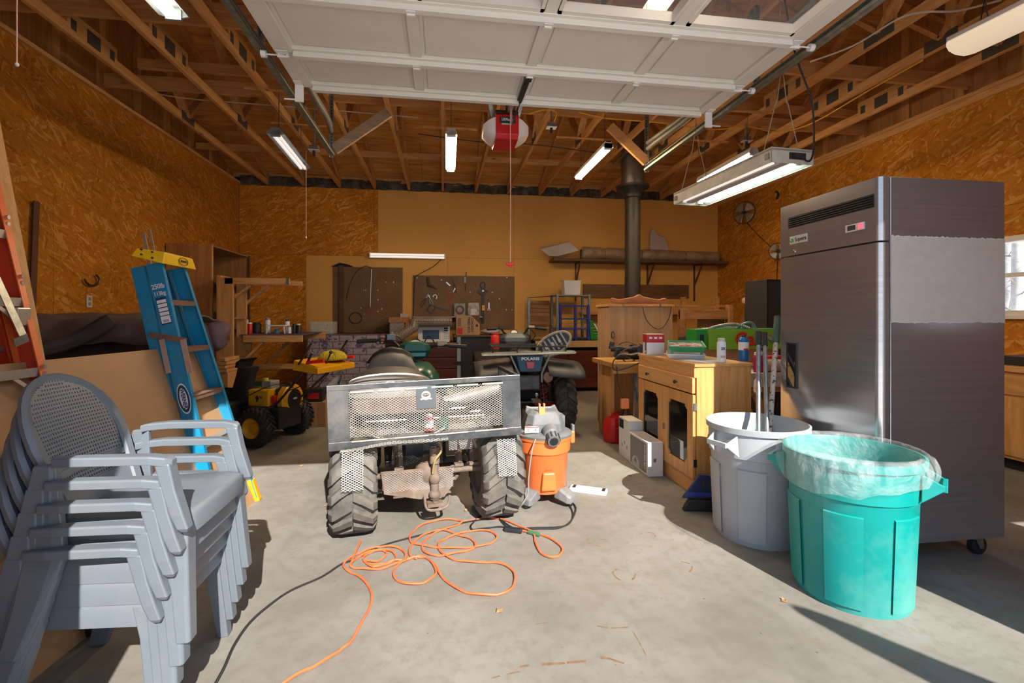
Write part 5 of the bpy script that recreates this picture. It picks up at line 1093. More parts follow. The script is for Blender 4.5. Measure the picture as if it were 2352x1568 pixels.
q = MB(); q.cbox(vc+V(-.03, -.07, .655), (.045, .03, .07)).cbox(vc+V(-.047, -.07, .70), (.012, .03, .03)).cbox(vc+V(-.013, -.07, .70), (.012, .03, .03)); q.build('switch', pm('switch_orange', (.85, .28, .10), .4), vac, bevel=.003)
MB().cbox(vc+V(-.115, -.135, .545), (.10, .004, .045)).build('warning_label', M_whitep, vac); MB().cbox(vc+V(-.115, -.1375, .563), (.10, .002, .006)).build('label_stripe', M_redp, vac)
for dx, s_ in ((-.14, '1'), (-.09, '3')): text(s_, .03, FR(vc+V(dx, -.1385, .542), (1, 0, 0), (0, 0, 1)), M_ink, vac)
d_ = V(-.0, -.9, -.35).normalized(); p = vc+V(.02, -.12, .53); q = MB(); q.tube([p, p+d_*.06, p+d_*.07, p+d_*.13], [.060, .058, .046, .043], 20); q.tube([p+d_*.13, p+d_*.131], [.043, .043], 20); q.build('hose_port', M_vg, vac, smooth=1)
for i in range(10):
    a = i*.628; u = V(1, 0, 0); w_ = d_.cross(u).normalized(); c = p+d_*.10+(u*math.cos(a)+w_*math.sin(a))*.046; MB().beam(c-d_*.025, c+d_*.025, .008, .008, up=(u*math.cos(a)+w_*math.sin(a))).build('port_rib', M_black, vac)
MB().cyl(p+d_*.125, p+d_*.133, .030, n=18).build('port_hole', M_blackm, vac)
MB().tube(smoothpts([vc+V(-.09, -.175, .50), vc+V(-.125, -.20, .42), vc+V(-.15, -.21, .25), vc+V(-.16, -.215, .12), vc+V(-.22, -.22, .03)], 6), .005, 6).build('power_lead', pm('grey_cord', (.25, .24, .23), .5), vac, smooth=True)
for a in (-2.35, -.8, .75, 2.4):
    u = V(math.cos(a), math.sin(a), 0); q = MB(); w_ = V(-u.y, u.x, 0)
    q.loft([[vc+u*r+w_*w1*s1+V(0, 0, z) for s1, z in ((-1, z0), (1, z0), (1, z1), (-.6, z1+.01), (-1, z1))] for r, w1, z0, z1 in ((.12, .05, .05, .11), (.17, .055, .045, .115), (.225, .05, .03, .085), (.25, .04, .03, .07))]); q.build('caster_foot', M_vg, vac, bevel=.006)
    q = MB(); q.ball(vc+u*.225+V(0, 0, .02), .02, 10); q.build('caster_ball', M_black, vac, smooth=True)
# ================================================================ cords on the floor
def floor_path(P, off=(784, 784), z=.0065, k=6, jz=0):
    pts = [PZ(x/2+off[0], y/2+off[1], z) for x, y in P]; pts = smoothpts(pts, k)
    return [V(p.x, p.y, z+jz*abs(math.sin(i*.37))) for i, p in enumerate(pts)]
M_oc = pm('orange_cord', (.85, .14, .045), .5, 0, .04, 10); M_bc = pm('black_cord', (.02, .02, .02), .5)
oc = thing('extension_cord', 'orange extension cord tangled in loops on the sunlit floor', 'cord', PZ(1000, 1280, 0))
PO = [(-280, 1580), (-180, 1520), (-80, 1470), (0, 1415), (40, 1385), (95, 1290), (138, 1200), (128, 1130), (80, 1080), (22, 1050), (12, 1020), (60, 985), (130, 955), (200, 942), (270, 952), (295, 985), (270, 1015), (180, 1045), (90, 1045), (40, 1030), (90, 985), (160, 960), (230, 965), (252, 1000), (215, 1020), (140, 1028), (100, 1000), (140, 968), (195, 962), (205, 985), (160, 1012), (110, 1010), (150, 1038), (235, 1010), (290, 1005), (345, 992), (400, 1000), (436, 1060), (390, 1105), (300, 1115), (244, 1085), (245, 1045), (290, 1010), (360, 988), (420, 1015), (460, 1080), (520, 1130), (600, 1160), (700, 1165), (770, 1148), (798, 1095), (780, 1045), (710, 1018), (590, 1014), (510, 1000), (455, 965), (450, 925), (500, 898), (590, 872), (680, 872), (715, 900), (680, 930), (610, 945), (500, 950), (400, 942), (325, 925), (318, 890), (360, 850), (430, 824), (510, 818), (552, 830), (520, 848), (420, 885), (375, 935), (385, 970), (450, 985), (540, 970), (612, 948), (600, 910), (545, 893), (470, 868), (400, 880), (330, 925), (312, 975), (345, 1000)]
MB().tube(floor_path(PO, jz=.006), .0055, 6).build('cord', M_oc, oc, smooth=True)
PO2 = [(552, 830), (600, 822), (660, 812), (730, 815), (800, 840), (870, 870), (950, 900), (1012, 945), (1005, 980), (960, 992), (915, 970), (892, 925), (885, 890), (860, 878), (830, 870)]
MB().tube(floor_path(PO2, jz=.004), .0055, 6).build('cord', M_oc, oc, smooth=True)
e = PZ(784+45, 784+456, .02); MB().tube(smoothpts([PZ(784+20, 784+515, .01), PZ(784+32, 784+485, .02), e], 4), .0055, 6).build('cord', M_oc, oc, smooth=True)
a, b_ = PZ(784+430, 784+437, .012), PZ(784+455, 784+444, .012); MB().cyl(a, b_, .013, n=10).build('plug', pm('green_plug', (.05, .15, .07), .5), oc)
bc = thing('extension_cord', 'black cord running from the vacuum and across the floor past the chairs', 'cord', PZ(1220, 1215, 0))
MB().tube(floor_path([(1040, 742), (1065, 745), (1078, 775), (1050, 830), (1000, 857), (900, 862), (830, 866), (760, 850), (715, 808), (650, 800), (603, 835), (598, 862), (640, 862), (720, 852), (800, 862)], z=.0055, jz=.004), .005, 6).build('cord', M_bc, bc, smooth=True)
MB().tube(floor_path([(1040, 745), (1060, 775), (1062, 810), (1040, 840), (990, 852), (880, 855), (810, 862)], z=.0055), .005, 6).build('cord', M_bc, bc, smooth=True)
MB().tube(floor_path([(820, 868), (770, 845), (735, 812), (750, 780), (790, 750), (812, 735)], z=.0055), .005, 6).build('cord', M_bc, bc, smooth=True)
a, b_ = PZ(784+375, 784+430, .014), PZ(784+415, 784+435, .014); MB().beam(a, b_, .035, .026).build('plug', M_black, bc, bevel=.006)
MB().tube(floor_path([(690, 812), (560, 832), (430, 872), (300, 905), (180, 940), (60, 1000), (0, 1022), (-90, 1080), (-230, 1142), (-330, 1210), (-420, 1290), (-490, 1390), (-540, 1500), (-590, 1590)], z=.0055), .0055, 6).build('cord', M_bc, bc, smooth=True)
# thin fluorescent carton on the floor
p = [PZ(1308, 1128, 0), PZ(1392, 1139, 0)]; d_ = (p[1]-p[0]).normalized(); w_ = V(-d_.y, d_.x, 0)
t = thing('lamp_carton', 'long slim white carton lying on the floor right of the vacuum', 'box', p[0])
MB().hexa([p[0], p[1], p[1]+w_*.075, p[0]+w_*.075]+[x+V(0, 0, .03) for x in (p[0], p[1], p[1]+w_*.075, p[0]+w_*.075)]).build('carton', M_white, t, bevel=.002)
Mc = FR(p[0]+(p[1]-p[0])*.5+w_*.04+V(0, 0, .0305), d_, w_)
for i, x in enumerate((-.11, .115)): MB().box((x-.012, -.03, 0), (x+.012, .03, .0008)).build('printed_band', M_ink, t, M=Mc)
for i in range(5): MB().box((-.08+i*.034, -.012+.006*(i % 2), 0), (-.058+i*.034, .014, .0006)).build('printed_mark', pm('pale_print', (.45, .45, .45), .6), t, M=Mc)
# ================================================================ pine cabinet with glass doors and what stands on it
cx0, cx1, cy0, cy1 = 1.85, 2.31, 3.27, 4.27
pc = thing('glass_door_cabinet', 'honey pine cabinet with two glass doors and a drawer by the grey trash can', 'cabinet', (2.08, 3.77, 0))
MB().box((cx0+.02, cy0, .12), (cx1, cy0+.02, .965)).build('side_panel', M_pine, pc)
MB().box((cx0+.02, cy1-.02, .12), (cx1, cy1, .965)).build('side_panel', M_pine, pc)
MB().box((cx1-.012, cy0+.02, .12), (cx1-.001, cy1-.02, .965)).build('back_panel', M_pinex, pc)
MB().box((cx0+.02, cy0+.02, .12), (cx1-.012, cy1-.02, .135)).build('bottom_shelf', M_pinex, pc)
MB().box((cx0+.01, cy0+.005, 0), (cx1-.005, cy1-.005, .12)).build('plinth', M_pinex, pc, bevel=.003)
MB().box((cx0-.005, cy0-.012, .965), (cx1+.01, cy1+.02, .99)).build('top_board', M_pinex, pc, bevel=.005)
MB().box((cx0+.0, cy0+.002, .885), (cx0+.022, cy1-.002, .965)).build('top_rail', M_pinex, pc)
d = MB().box((cx0-.012, cy0+.008, .765), (cx0+.012, cy1-.008, .885)).build('drawer', M_pinex, pc, bevel=.005)
for y in (cy0+.24, cy1-.24):
    MB().lathe([(0, 0), (.007, 0), (.007, .012), (.015, .018), (.013, .028), (0, .03)], 14, M=FR((cx0-.012, y, .825), (0, -1, 0), (0, 0, 1))).build('knob', M_dsteel, d, smooth=1)
for y0, y1, hs in ((cy0+.008, (cy0+cy1)/2-.002, 0), ((cy0+cy1)/2+.002, cy1-.008, 1)):
    z0, z1 = .13, .755; w = .085
    q = MB().box((cx0-.008, y0, z0), (cx0+.014, y0+w, z1)).box((cx0-.008, y1-w, z0), (cx0+.014, y1, z1)).box((cx0-.008, y0+w, z0), (cx0+.014, y1-w, z0+w)).box((cx0-.008, y0+w, z1-w), (cx0+.014, y1-w, z1))
    for yy, sy in ((y0+w, 1), (y1-w, -1)):
        for zz, sz in ((z0+w, 1), (z1-w, -1)): q.prism([(cx0-.007, yy, zz), (cx0-.007, yy+sy*.035, zz), (cx0-.007, yy+sy*.035, zz+sz*.018), (cx0-.007, yy+sy*.022, zz+sz*.022), (cx0-.007, yy+sy*.018, zz+sz*.035), (cx0-.007, yy, zz+sz*.035)], (.02, 0, 0))
    dd = q.build('door', M_pine, pc, bevel=.002)
    MB().box((cx0+.006, y0+w-.01, z0+w-.01), (cx0+.010, y1-w+.01, z1-w+.01)).build('glass', M_glass, dd)
    yk = y1-.035 if not hs else y0+.035
    if not hs: MB().box((cx0-.02, yk-.006, .40), (cx0-.008, yk+.006, .45)).build('latch', M_galv, dd)
    for z in (.22, .64): MB().box((cx0-.004, (y0-.009 if not hs else y1+.001), z), (cx0+.02, (y0-.003 if not hs else y1+.007), z+.055)).build('hinge', M_dsteel if z < .5 else M_galv, dd)
top = .991
def pz(px, py): return PZ(px, py, top)
# spray can, propane cylinder
M_can = pm('beige_can', (.52, .49, .44), .4); c = V(1.96, 3.345, top); c.x = PY(1657, 800, 3.345).x
t = can('spray_can', None, c, .033, .185, M_whitep, 'white spray can with a beige cap at the front corner of the pine cabinet', 'spray can', M_can)
text('2X', .028, FR(c+V(-.006, -.0338, .105), (1, 0, -.0), (0, 0, 1)), pm('navy', (.01, .05, .12), .5), t, bold=.001)
MB().lathe([(.0332, .035), (.0337, .035), (.0337, .055), (.0332, .055)], 16, M=Matrix.Translation(c), close=True, a0=-2.3, a1=-1.2).build('label_patch', pm('tan_print', (.50, .42, .33), .5), t)
c = V(PY(1708, 800, 3.42).x, 3.42, top); t = thing('propane_cylinder', 'blue propane cylinder with a white label on the pine cabinet', 'gas cylinder', c)
T = Matrix.Translation(c); M_prop = pm('propane_blue', (.005, .12, .42), .3)
MB().lathe([(0, 0), (.036, 0), (.038, .01), (.038, .155), (.032, .178), (.018, .188), (0, .188)], 26, M=T).build('body', M_prop, t, smooth=1)
MB().lathe([(0, .188), (.014, .188), (.014, .205), (0, .205)], 14, M=T).build('valve', M_black, t)
MB().lathe([(.0382, .085), (.0388, .085), (.0388, .15), (.0382, .15)], 26, M=T, close=True).build('label_band', M_whitep, t, smooth=1)
MB().lathe([(.039, .085), (.0393, .085), (.0393, .10), (.039, .10)], 12, M=T, close=True, a0=-2.2, a1=-1.2).build('label_patch', M_redp, t)
# paint trays
def tray(c, L, Wd, H, rz, m, name, label, paint=None, legs=False, tilt=0):
    t = thing(name, label, 'paint tray', c, rz)
    Mx = Matrix.Rotation(tilt, 4, 'Y')
    q = MB(); o = [(-L/2, -Wd/2), (L/2, -Wd/2), (L/2, Wd/2), (-L/2, Wd/2)]
    def ring(k, z): return [Mx @ V(x*k, y*k*(1 if k == 1 else .97), z+(.0 if x > 0 else -.0)) for x, y in o]
    q.loft([ring(.86, 0), ring(1, H), ring(1.04, H), ring(1.04, H+.006), ring(.97, H+.006), ring(.84, .008)], caps=True)
    q.build('tray', m, t, local=True, bevel=.004)
    if paint:
        q = MB(); q.grid(lambda u, v_: Mx @ V((u-.5)*L*.93, (v_-.5)*Wd*.9, H*.78+.006*mnoise.noise(V(u*9, v_*7, 0))), 24, 12); pn, nt, b = newm('dried_paint'); v = coords(nt)
        c_ = ramp(nt, noise(nt, v, 22, 3, .6, .5), [(.47, (.30, .012, .02)), (.52, (.72, .68, .72))]); nt.links.new(c_, b.inputs['Base Color']); b.inputs['Roughness'].default_value = .3
        q.build('dried_paint', pn, t, local=True, smooth=2)
    if legs:
        for y in (-Wd/2+.03, Wd/2-.03): MB().beam((-L/2+.05, y, .02), (-L/2+.05, y, -.028), .035, .02, up=(0, 1, 0)).build('leg', m, t, local=True, bevel=.003)
    return t
tray(V(2.05, 3.78, top), .40, .30, .035, R_(64), M_whitep, 'paint_tray', 'white paint tray liner under the green one on the pine cabinet')
tray(V(2.055, 3.77, top+.07), .40, .29, .045, R_(64), pm('tray_green', (.05, .30, .13), .45), 'paint_tray', 'green paint tray caked with dark red and white paint on the pine cabinet', True, True, R_(-4))
t = thing('paper_pad', 'loose papers lying at the front of the pine cabinet top', 'paper', (2.0, 3.45, top)); MB().cbox((2.02, 3.45, top+.002), (.22, .26, .004), .3).build('sheet', M_whitep, t); MB().cbox((2.08, 3.47, top+.005), (.16, .2, .003), .1).build('sheet', pm('grey_paper', (.35, .35, .36), .7), t)
def carton(name, label, c, d, rz, m, cat='box', group=None, bevel=.002):
    t = thing(name, label, cat, c, rz, group); MB().cbox((0, 0, d[2]/2), d).build('carton', m, t, local=True, bevel=bevel); return t
# product boxes
c = V(1.93, 4.13, top); t = carton('product_box', 'red over white product box standing at the back left of the pine cabinet', c, (.16, .13, .19), R_(-8), M_whitep)
Mx = WM[t.name]; MB().cbox((0, 0, .15), (.161, .131, .075)).build('red_print', M_redp, t, local=True)
for i in range(3): MB().cbox((-.045+i*.045, -.0665, .155), (.028, .001, .018)).build('print_mark', M_whitep, t, local=True)
MB().cbox((-.0815, -.03, .06), (.001, .04, .10)).build('print_panel', M_ink, t, local=True); MB().cbox((-.0822, -.03, .03), (.0005, .03, .02)).build('bar_code', M_whitep, t, local=True)
for i in range(5): MB().cbox((-.0822, -.03, .055+i*.011), (.0005, .03, .003)).build('print_line', M_whitep, t, local=True)
c = V(2.14, 4.10, top); t = can('tape_roll', None, c, .078, .115, pm('pale_plastic', (.52, .56, .58), .3), 'clear tub with a pale lid behind the paint trays', 'tub', None, pm('tub_label', (.62, .64, .66), .5), n=30)
carton('socket_box', 'small black and white socket box beside the clear tub', V(2.27, 4.12, top), (.12, .10, .10), 0, M_black)
# wooden work table behind the pine cabinet: table > top, apron, braces
tx0, tx1, ty0, ty1, tz = 2.34, 3.55, 3.62, 4.75, .865
tb = thing('work_table', 'white topped wooden work table between the pine cabinet and the refrigerator', 'table', (2.95, 4.2, 0))
M_wt = wood('whitewashed_wood', (.45, .38, .33), (.58, .51, .46), (.66, .60, .55), 0, .7, .8)
MB().box((tx0, ty0, tz-.04), (tx1, ty1, tz)).build('table_top', M_wt, tb, bevel=.003); MB().box((tx0+.02, ty0+.01, tz-.12), (tx1-.02, ty0+.045, tz-.04)).build('apron', M_wt, tb)
MB().box((tx0+.02, ty0+.05, tz-.17), (tx1-.02, ty0+.09, tz-.12)).build('rail', M_lumx, tb)
for x, y in ((tx0+.05, ty0+.06), (tx1-.09, ty0+.06), (tx0+.05, ty1-.1), (tx1-.09, ty1-.1)): MB().box((x, y, 0), (x+.09, y+.04, tz-.04)).build('leg', M_lum, tb)
MB().beam((tx0+.08, ty0+.04, tz-.13), (tx0+.48, ty0+.04, .08), .035, .085, up=(0, 0, 1)).build('brace', M_lumx, tb); MB().beam((tx0+.3, ty0+.02, .42), (tx0+.75, ty0+.02, .42), .04, .03).build('brace', M_lumx, tb)
MB().beam((tx0+.30, ty0+.10, tz-.16), (tx0+.62, ty0+.10, .10), .035, .07, up=(0, 0, 1)).build('brace', M_lumx, tb)
# green detergent carton
g0 = PY(1610, 805, 4.05); t = thing('detergent_carton', 'long green carton with red lettering behind the propane cylinder', 'box', (2.75, 4.1, tz)); M_gg = pm('lime_carton', (.20, .42, .03), .55, 0, .05, 6); M_gd = pm('deep_green_carton', (.01, .26, .03), .5)
xa, xb = PY(1628, 780, 4.05).x, PY(1800, 780, 4.05).x
tz_ = tz; tz = 1.035; MB().box((xa, 4.05, tz), (xb, 4.30, tz+.185)).build('carton', M_gg, t, bevel=.002); MB().box((xa-.10, 4.08, tz), (xa-.002, 4.28, tz+.185)).build('carton_flap', M_gd, t, bevel=.002); MB().box((xa-.07, 4.078, tz+.05), (xa-.03, 4.081, tz+.14)).build('dark_label', M_ink, t); MB().box((xa+.0, 4.06, tz+.186), (xb, 4.29, tz+.192)).build('lid', M_gd, t)
text('Gain', .17, FR((PY(1718, 786, 4.047).x+.03, 4.046, tz+.09), (1, 0, 0), (0, 0, 1)), pm('gain_red', (.62, .01, .02), .4), t, bold=.005)
tz = tz_; t = thing('cardboard_box', 'brown cardboard box under the long green carton on the work table', 'box', (2.7, 4.18, tz)); MB().box((xa-.08, 4.07, tz+.001), (xb-.04, 4.28, 1.034)).build('carton', M_card, t, bevel=.002)
hs = thing('flexible_conduit', 'ribbed grey flexible conduit coiled over the green carton', 'hose', (2.7, 4.1, tz+.23)); M_hose = pm('grey_hose', (.30, .33, .34), .35, .4, .1, 20)
for P in ([PY(1618, 768, 4.12), PY(1650, 757, 4.12), PY(1690, 752, 4.1), PY(1725, 762, 4.06), PY(1760, 778, 4.02), PY(1785, 792, 4.0)], [PY(1600, 766, 4.2), PY(1640, 762, 4.2), PY(1690, 761, 4.2), PY(1740, 766, 4.2)]):
    pp = [q_+V(0, .02, .03) for q_ in smoothpts(P, 16)]; MB().tube(pp, [.017 if i % 2 else .0135 for i in range(len(pp))], 10).build('ribbed_tube', M_hose, hs, smooth=True)
MB().tube(smoothpts([PY(1690, 755, 4.15), PY(1708, 744, 4.15), PY(1724, 741, 4.15), PY(1733, 750, 4.15), PY(1734, 768, 4.15)], 6), .014, 10).build('conduit_bend', pm('blue_grey_pipe', (.20, .30, .35), .35, .3), hs, smooth=True)
t = carton('tool_case', 'black open tool case behind the tape and trays', V(2.55, 4.45, tz), (.32, .22, .12), 0, M_black); MB().hexa([V(-.16, .11, .12), V(.16, .11, .12), V(.16, .12, .12), V(-.16, .12, .12), V(-.10, .19, .26), V(.06, .19, .28), V(.06, .20, .28), V(-.10, .20, .26)]).build('lid', M_black, t, local=True)
c = V(PY(1752, 800, 3.72).x, 3.74, tz); can('coolant_bottle', None, c, .035, .21, pm('grey_bottle', (.25, .30, .33), .4), 'slim grey blue bottle with a black cap beside the broom handles', 'bottle', M_black)
c = V(PY(1741, 830, 3.70).x-.005, 3.69, tz); can('antifreeze_bottle', None, c, .04, .17, pm('magenta_fluid', (.35, .01, .10), .3), 'magenta fluid bottle on the white work table', 'bottle', M_whitep)
t = carton('red_black_box', 'red and black boxed automotive part with yellow lettering on the work table', V(PY(1783, 820, 3.78).x, 3.80, tz), (.17, .1, .13), 0, M_redp); MB().cbox((0, -.0505, .045), (.171, .001, .07)).build('black_print', M_ink, t, local=True); text('HEAVY DUTY', .026, WM[t.name] @ FR((0, -.052, .055), (1, 0, .15), (0, 0, 1)), M_yel, t, sx_=.9, bold=.001)
t = thing('rolled_towel', 'rolled beige towel lying on the front edge of the work table', 'towel', (PY(1780, 870, 3.66).x, 3.68, tz)); c = V(PY(1785, 860, 3.66).x, 3.69, tz+.055)
q = MB(); q.grid(lambda u, v_: c+V((v_-.5)*.24, .05*math.cos(u*6.2832)*(1+.12*mnoise.noise(V(u*4, v_*6, 1))), .05*math.sin(u*6.2832)*(1+.18*mnoise.noise(V(u*3, v_*9, 5)))), 30, 30, wrap=True); q.build('towel', pm('beige_towel', (.48, .36, .29), .95, 0, .1, 50, .2), t, smooth=2)
# broom handles and paint pole standing in the grey can
def pole(bot, tp, r, m, cap, caplen, label, name='pole', cat='pole', grip=None):
    bot, tp = V(bot), V(tp); d = (tp-bot).normalized(); t = thing(name, label, cat, bot); MB().cyl(bot, tp-d*caplen, r, n=14).build('shaft', m, t, smooth=True); MB().cyl(tp-d*caplen, tp, r*1.4, r*1.35, n=14).build('end_grip', cap, t, smooth=True); return t, d
pole((1.885, 2.60, .035), PY(1742, 762, 3.02), .0145, M_galv, M_black, .10, 'grey metal broom handle with a black end, left one in the grey can', 'broom_handle')
pole((1.96, 2.60, .035), PY(1756, 764, 3.05), .0135, M_galv, M_black, .10, 'grey metal broom handle with a black end, right one in the grey can', 'broom_handle')
M_pp, nt, b = newm('paint_spattered'); v = coords(nt); nt.links.new(ramp(nt, noise(nt, v, 40, 4, .6), [(.56, (.55, .45, .36)), (.60, (.06, .07, .07))]), b.inputs['Base Color'])
t, d = pole((1.96, 2.66, .035), PY(1786, 727, 3.05), .0165, M_pp, pm('worn_green_grip', (.05, .10, .08), .6, 0, .3, 30), .20, 'paint spattered extension pole with a green grip in the grey can', 'paint_pole')
q = MB(); c = PY(1741, 884, 2.99); q.tube([c-d*.06, c-d*.04, c+d*.03, c+d*.05], [.017, .027, .025, .017], 12); q.build('collar', M_pp, t, smooth=True)
# dust pan and brush between cabinet and can
c = PZ(1640, 1180, .0); t = thing('dustpan', 'navy dustpan with a black brush standing between the cabinet and the grey can', 'dustpan', (1.80, 3.10, 0)); Md = FR((1.775, 3.05, .0), (.97, -.22, 0), (.03, .12, 1))
q = MB(); q.prism([(-.13, .08, 0), (.15, .08, 0), (.10, .20, 0), (.05, .24, 0), (-.01, .24, 0)], (0, 0, .03)); q.build('pan', pm('navy_plastic', (.006, .015, .08), .35), t, M=Md, bevel=.004)
MB().prism([(-.12, .095, .031), (.14, .095, .031), (.125, .125, .031), (-.10, .125, .031)], (0, 0, .006)).build('pan_lip', pm('blue_lip', (.01, .03, .22), .35), t, M=Md)
for x in (-.0, .04): MB().prism([(x, .14, .031), (x+.02, .14, .031), (x+.02, .20, .031), (x, .20, .031)], (0, 0, .004)).build('rib', M_black, t, M=Md)
MB().prism([(-.13, .0, -.01), (.16, .0, -.01), (.14, .075, .0), (-.09, .075, .0)], (0, 0, .05)).build('bristles', M_black, t, M=Md, bevel=.004)
# white cartons in front of the cabinet
def Wb(name, label, x0, y0, x1, y1, h, m=M_white): t = thing(name, label, 'box', ((x0+x1)/2, (y0+y1)/2, 0)); MB().box((x0, y0, 0), (x1, y1, h)).build('carton', m, t, bevel=.002); return t
fx, fy = PZ(1488, 1095, 0).x, PZ(1488, 1095, 0).y
t = Wb('fixture_carton', 'white and grey lamp carton on the floor in front of the cabinet doors', fx, fy, fx+.135, fy+.40, .285)
M_gp = pm('grey_print', (.20, .19, .18), .6)
MB().box((fx-.0012, fy+.03, .02), (fx, fy+.37, .27)).build('grey_print', M_gp, t)
text('AVALON BAY', .034, FR((fx-.002, fy+.055, .15), (0, 0, -1), (0, -1, 0)), M_white, t, bold=.0008)
MB().lathe([(0, 0), (.085, 0), (.085, .001), (0, .001)], 24, M=FR((fx-.0015, fy+.25, .02), (0, -1, 0), (0, 0, 1)), a0=0, a1=math.pi).build('lamp_picture', pm('pale_print', (.45, .45, .45), .6), t)
MB().prism([(-.035, .03, 0), (.035, .03, 0), (.012, .075, 0), (-.012, .075, 0)], (0, 0, .001)).build('lamp_shade_print', M_gp, t, M=FR((fx-.003, fy+.25, .02), (0, -1, 0), (0, 0, 1)))
MB().box((fx+.05, fy-.001, .12), (fx+.075, fy, .15)).build('print_mark', M_gp, t)
MB().box((fx+.01, fy+.02, .285), (fx+.125, fy+.38, .2862)).build('shipping_label', pm('grey_paper', (.35, .35, .36), .7), t)
fx2, fy2 = fx+.01, fy+.42
t = Wb('fixture_carton', 'taller white carton standing behind the grey printed lamp carton', fx2, fy2, fx2+.13, fy2+.26, .37)
MB().box((fx2-.001, fy2+.14, .27), (fx2, fy2+.25, .355)).build('black_print', M_ink, t)
for i in range(3): MB().box((fx2-.0012, fy2+.05+.06*i, .10+.03*(i % 2)), (fx2, fy2+.065+.06*i, .13+.03*(i % 2))).build('print_mark', M_gp, t)
# ---------------------------------------------------------------- bench with power tools, tall tan cabinet
bx0, by0, by1 = 1.72, 4.58, 5.30
wb2 = thing('tool_bench', 'rough wooden bench end piled with black power tools, left of the pine cabinet', 'bench', (2.1, 4.95, 0)); M_old = wood('worn_bench_wood', (.26, .12, .03), (.42, .22, .06), (.52, .31, .10), 0, .6, .8)
MB().box((bx0, by0, .815), (2.60, by1, .865)).build('bench_top', M_old, wb2, bevel=.004)
MB().box((bx0+.08, by1-.05, 0), (bx0+.50, by1-.02, .815)).build('end_panel', M_pine, wb2)
M_pb, nt, b = newm('peeling_blue_board'); v = coords(nt, (6, 6, 1.5)); nt.links.new(ramp(nt, noise(nt, v, 2.2, 6, .7), [(.48, (.30, .26, .22)), (.53, (.02, .10, .20))]), b.inputs['Base Color'])
MB().box((bx0+.26, by0+.1, 0), (bx0+.34, by0+.14, .815)).build('blue_post', M_pb, wb2); MB().box((bx0+.38, by0+.06, 0), (bx0+.48, by0+.10, .815)).build('leg', M_lum, wb2)
MB().box((2.48, by0+.06, 0), (2.57, by0+.10, .815)).build('leg', M_lum, wb2); MB().box((bx0+.0, by0+.02, .76), (2.58, by0+.05, .815)).build('apron', M_old, wb2)
MB().box((bx0+.10, by1-.35, 0), (bx0+.14, by1-.05, .815)).build('side_board', M_pine, wb2)
def grinder(c, rz, label, L=.30, red=False):
    t = thing('power_tool', label, 'power tool', c, rz); q = MB(); q.tube([(-L/2, 0, .05), (-L/4, 0, .055), (0, 0, .05), (L/4, 0, .055), (L/2, 0, .05)], [.03, .036, .028, .04, .034], 14); q.build('body', M_black, t, local=True, smooth=True)
    MB().cyl((L/2-.02, 0, .05), (L/2-.02, -.05, .05), .03, n=16).cyl((L/2-.02, -.05, .05), (L/2-.02, -.056, .05), .055, n=20).build('disc_guard', M_dsteel, t, local=True)
    MB().beam((-L/2, 0, .05), (-L/2+.02, .0, .13), .03, .05).build('handle', M_black, t, local=True, bevel=.008)
    if red: MB().cbox((0, -.03, .06), (.08, .01, .03)).build('trigger', M_redp, t, local=True)
    q = MB(); q.tube(arc((0, .02, .06), (.10, .07), 0, 5.5, 20, (1, 0, 0), (0, 0, 1)), .005, 6); q.build('cable', M_cb, t, local=True, smooth=True)
grinder(V(1.98, 4.80, .866), R_(10), 'black power tool lying at the left front of the bench pile', .34)
grinder(V(2.02, 4.98, .93), R_(-20), 'black power tool heaped on top of the bench pile', .36)
grinder(V(2.28, 4.78, .866), R_(60), 'black power tool with a red trigger near the pine cabinet', .30, True)
grinder(V(2.20, 5.05, .90), R_(30), 'black power tool at the back of the bench pile', .34)
t = thing('battery_charger', 'black ribbed charger box under the power tools', 'charger', (2.09, 4.72, .866)); MB().cbox((2.12, 4.66, .92), (.14, .10, .10)).build('body', M_black, t, bevel=.01)
for i in range(6): MB().cbox((2.07+i*.02, 4.608, .92), (.008, .004, .07)).build('rib', M_dsteel, t)
cable('power_cable', [V(1.95, 4.72, .90), V(1.80, 4.62, .95), V(1.70, 4.56, .88), V(1.715, 4.55, .80), V(1.85, 4.56, .82), V(1.98, 4.57, .87)], .006, M_cb, 'black cable looping over the left end of the tool bench')
t = thing('power_cable', 'black cable with a plug hanging down beside the tool bench leg', 'cable', (1.75, 4.55, .45)); MB().tube(smoothpts([V(1.76, 4.62, .87), V(1.735, 4.545, .82), V(1.75, 4.55, .66), V(1.80, 4.55, .50)], 6), .005, 6).build('lead', M_cb, t); MB().cbox((1.803, 4.55, .48), (.02, .02, .04)).build('plug', M_galv, t)
tc0, tc1, tyc = 1.97, 2.78, 5.42
tcab = thing('tall_cabinet', 'tall tan plywood cabinet back behind the tool bench', 'cabinet', (2.37, 5.6, 0)); M_tan = wood('tan_plywood', (.40, .22, .10), (.52, .31, .16), (.60, .38, .21), 2, .6, .5, False)
MB().box((tc0, tyc, 0), (tc1, tyc+.42, 1.46)).build('carcass', M_tan, tcab, bevel=.004); MB().box((tc0-.02, tyc-.02, 1.46), (tc1+.02, tyc+.44, 1.485)).build('top_board', M_lumx, tcab, bevel=.004)
for x in (tc0+.17, tc1-.17): MB().cbox((x, tyc-.024, 1.475), (.02, .01, .035)).build('bracket', M_galv, tcab)
MB().tube(smoothpts([V(tc0+.42, tyc-.008, 1.46), V(tc0+.47, tyc-.008, 1.30), V(tc0+.58, tyc-.008, 1.20), V(tc0+.68, tyc-.008, 1.21), V(tc0+.76, tyc-.008, 1.33), V(tc0+.79, tyc-.008, 1.46)], 6), .004, 5).build('hanging_string', M_cb, tcab)
